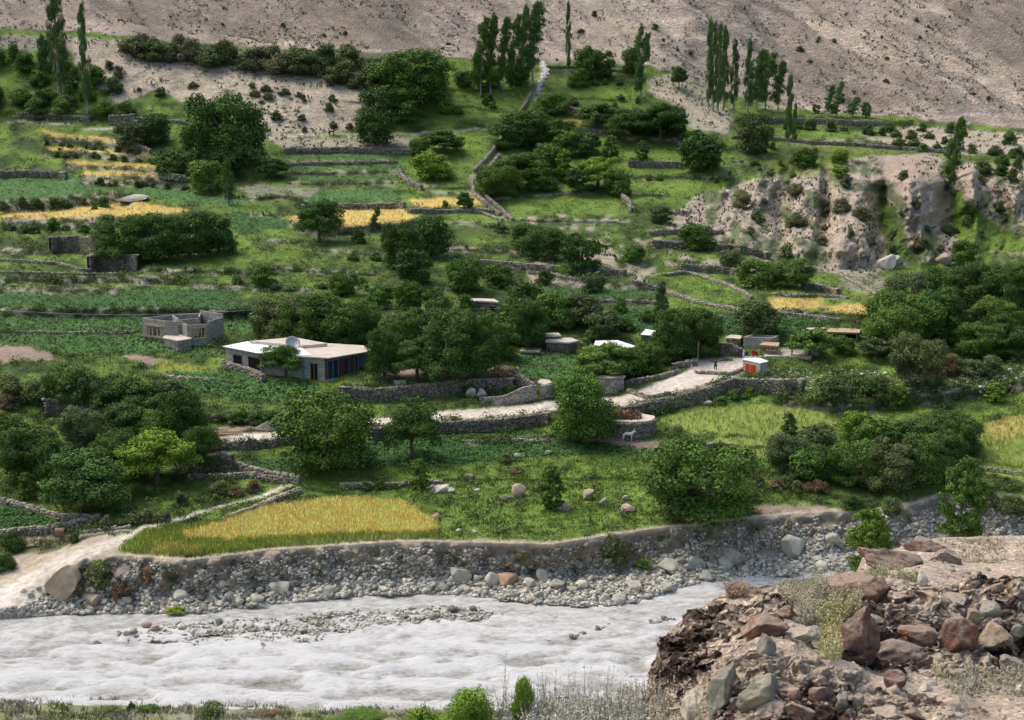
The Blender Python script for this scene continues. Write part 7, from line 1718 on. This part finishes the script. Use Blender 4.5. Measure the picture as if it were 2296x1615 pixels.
# strip of herbs on the near bank, dry stalks and the leafy shrubs at the bottom
n4 = 7000; ub = r.uniform(-60, 1460, n4); vb = r.uniform(1572, 1660, n4); k = fbm(ub/35, vb/12, s=125) > -.15; ub, vb = ub[k], vb[k]; xb, yb, zb_ = Pn(ub, vb); q = np.clip(fbm(ub/60, vb/10, s=126)*2+.5, 0, 1)[:, None]
cb = np.array([.13, .18, .045])*q+np.array([.32, .30, .2])*(1-q); blades('bank_herbs', 'sparse grass and herbs on the near river bank', 'grass', np.stack([xb, yb, zb_-.03], 1), r.uniform(.2, .55, len(ub)), np.full(len(ub), .14), cb, 5, 1.2, .4)
def stalks(name, label, n, u0, u1, v0, v1, h, col, seed, wd=.012, spur=True, cat='grass', lean=.14, kind='stuff'):
    r = np.random.default_rng(seed); u = r.uniform(u0, u1, n); v = r.uniform(v0, v1, n)
    if spur: R0 = spurR(u, v); x, y, z = at_y(u, v, R0)
    else: x, y, z = Pn(u, v)
    y = y-.15; hh = h*r.uniform(.45, 1.15, n)*(.75+.4*vnoise(u/18, v*0, s=seed)); lx, ly = r.normal(0, lean, n)*hh, r.normal(0, lean, n)*hh
    V0 = []; P0 = np.stack([x, y, z-.1], 1); segs = 3; co = []; a = r.uniform(0, 3.14, n); d = np.stack([np.cos(a), np.sin(a), 0*a], 1)*wd
    for s in range(segs+1):
        t = s/segs; c = P0+np.stack([lx*t**1.6, ly*t**1.6, hh*t], 1); w = (1-.7*t); co += [c-d*w, c+d*w]
    co = np.stack(co, 1); f = []
    for s in range(segs): f.append(np.array([2*s, 2*s+1, 2*s+3, 2*s+2]))
    F = (np.array(f)[None]+(np.arange(n)*(2*segs+2))[:, None, None]).reshape(-1, 4); C = np.repeat(np.array(col)[None]*r.uniform(.7, 1.25, (n, 1)), 2*segs+2, 0)
    # seed heads and small leaves up the stem
    m_ = n*7; si = np.repeat(np.arange(n), 7); t = r.uniform(.25, 1.02, m_); c = P0[si]+np.stack([lx[si]*t**1.6, ly[si]*t**1.6, hh[si]*t], 1)+r.normal(0, .02, (m_, 3))
    co2, f2, _ = leaves(c, unitv(m_, r), .035 if wd < .014 else .05, np.zeros(m_), 2.4, r); nb = n*(2*segs+2)
    return tag(mesh_np(name, np.concatenate([co.reshape(-1, 3), co2]), np.concatenate([F, f2+nb]), M['blade'], col=np.concatenate([C, np.repeat(np.array(col)[None]*r.uniform(.8, 1.3, (m_, 1)), 4, 0)])), label, cat, kind=kind)
stalks('dry_grass', 'tall dry silvery grass at the bottom beside the river', 2600, 1135, 1440, 1600, 1690, 1.25, (.46, .45, .36), 1)
stalks('dry_grass', 'taller thin seed stalks rising over the river at the bottom', 260, 1120, 1500, 1600, 1650, 1.9, (.42, .40, .30), 2)
stalks('dry_grass', 'dry grass on the lower left flank of the near spur', 700, 1380, 1600, 1540, 1625, .5, (.40, .35, .25), 3)
stalks('dry_shrub', 'pale dry bush on the back left of the near spur', 2600, 1745, 1925, 1305, 1348, .75, (.40, .37, .25), 4, lean=.3)
stalks('dry_shrub', 'small pinkish dry tuft at the left end of the near spur', 700, 1632, 1672, 1322, 1340, .6, (.42, .31, .22), 5, lean=.3)
stalks('yellow_grass', 'yellowish grass clump in front of the big rust-orange boulder', 900, 1832, 1885, 1372, 1480, 1.1, (.45, .42, .19), 6)
stalks('yellow_grass', 'yellowish grass fringe below the rust-orange boulder', 500, 1862, 1925, 1352, 1385, .8, (.45, .40, .2), 7)
stalks('dry_shrub', 'grey dry bush left of the yellowish grass clump', 900, 1790, 1852, 1362, 1400, .7, (.36, .33, .23), 8, lean=.3)
stalks('dry_grass', 'dead stalks in front of the dark sloping slab', 240, 1940, 2060, 1285, 1296, .55, (.38, .36, .22), 9)
stalks('dry_grass', 'dry tufts scattered on the pale top of the spur', 900, 2100, 2310, 1208, 1262, .32, (.38, .34, .22), 10)
stalks('dry_shrub', 'grey dry weeds in the hollow at the lower right', 900, 2130, 2300, 1500, 1560, .55, (.34, .31, .22), 11, lean=.35)
stalks('dry_grass', 'thin dead stalks standing in the hollow at the right', 60, 2080, 2220, 1500, 1540, 1.0, (.38, .36, .2), 12)
stalks('dry_grass', 'white seed stalks on the near bank at the left', 60, 420, 560, 1600, 1640, 1.6, (.5, .48, .38), 13, wd=.03, spur=False)
def leafy(u, v, h, w, label, t='b'):
    x, y, z, R0 = PS(u, v); b = bush(u, v, h, w, t, label, None, 'bush', loc=(x, y-.1, z), k=R0/FP, name='leafy_shrub'); return b
leafy(948, 1640, 108, 110, 'leafy green shrub at the bottom, leftmost of three'); leafy(1050, 1640, 140, 170, 'broad leafy green shrub at the bottom, middle of three'); leafy(1168, 1632, 160, 100, 'tall leafy green shrub at the bottom, rightmost of three')
xa, ya, za = at_y(1947, 1250, 64.); tree('young', 1947, 1260, 150, 118, 'b', 'leafy young poplar just behind the dark sloping slab of the near spur', loc=(xa, ya, za-.6), k=64/FP)
xa, ya, za = at_y(2155, 1212, 66.); tree('young', 2155, 1222, 215, 130, 'm', 'taller young poplar behind the pale top of the near spur', loc=(xa, ya, za-.3), k=66/FP)
bush(470, 1612, 42, 96, 'g', 'green bush on the near river bank at the left'); bush(245, 1600, 26, 80, 'g', 'low olive bush on the near river bank, far left'); bush(330, 1602, 24, 70, 'm', 'low green bush between two others on the near bank'); bush(600, 1612, 20, 90, 'r', 'reddish low bush on the near river bank')
bush(295, 1598, 44, 24, 'g', 'thin upright weed on the near river bank'); bush(800, 1625, 26, 160, 'm', 'grassy bush on the near bank left of the leafy shrubs')
for o in list(SC.objects):
    if 'wall' in o.name and o.parent is None and o.get('category') == 'wall': o['kind'] = 'thing'
finish_labels()
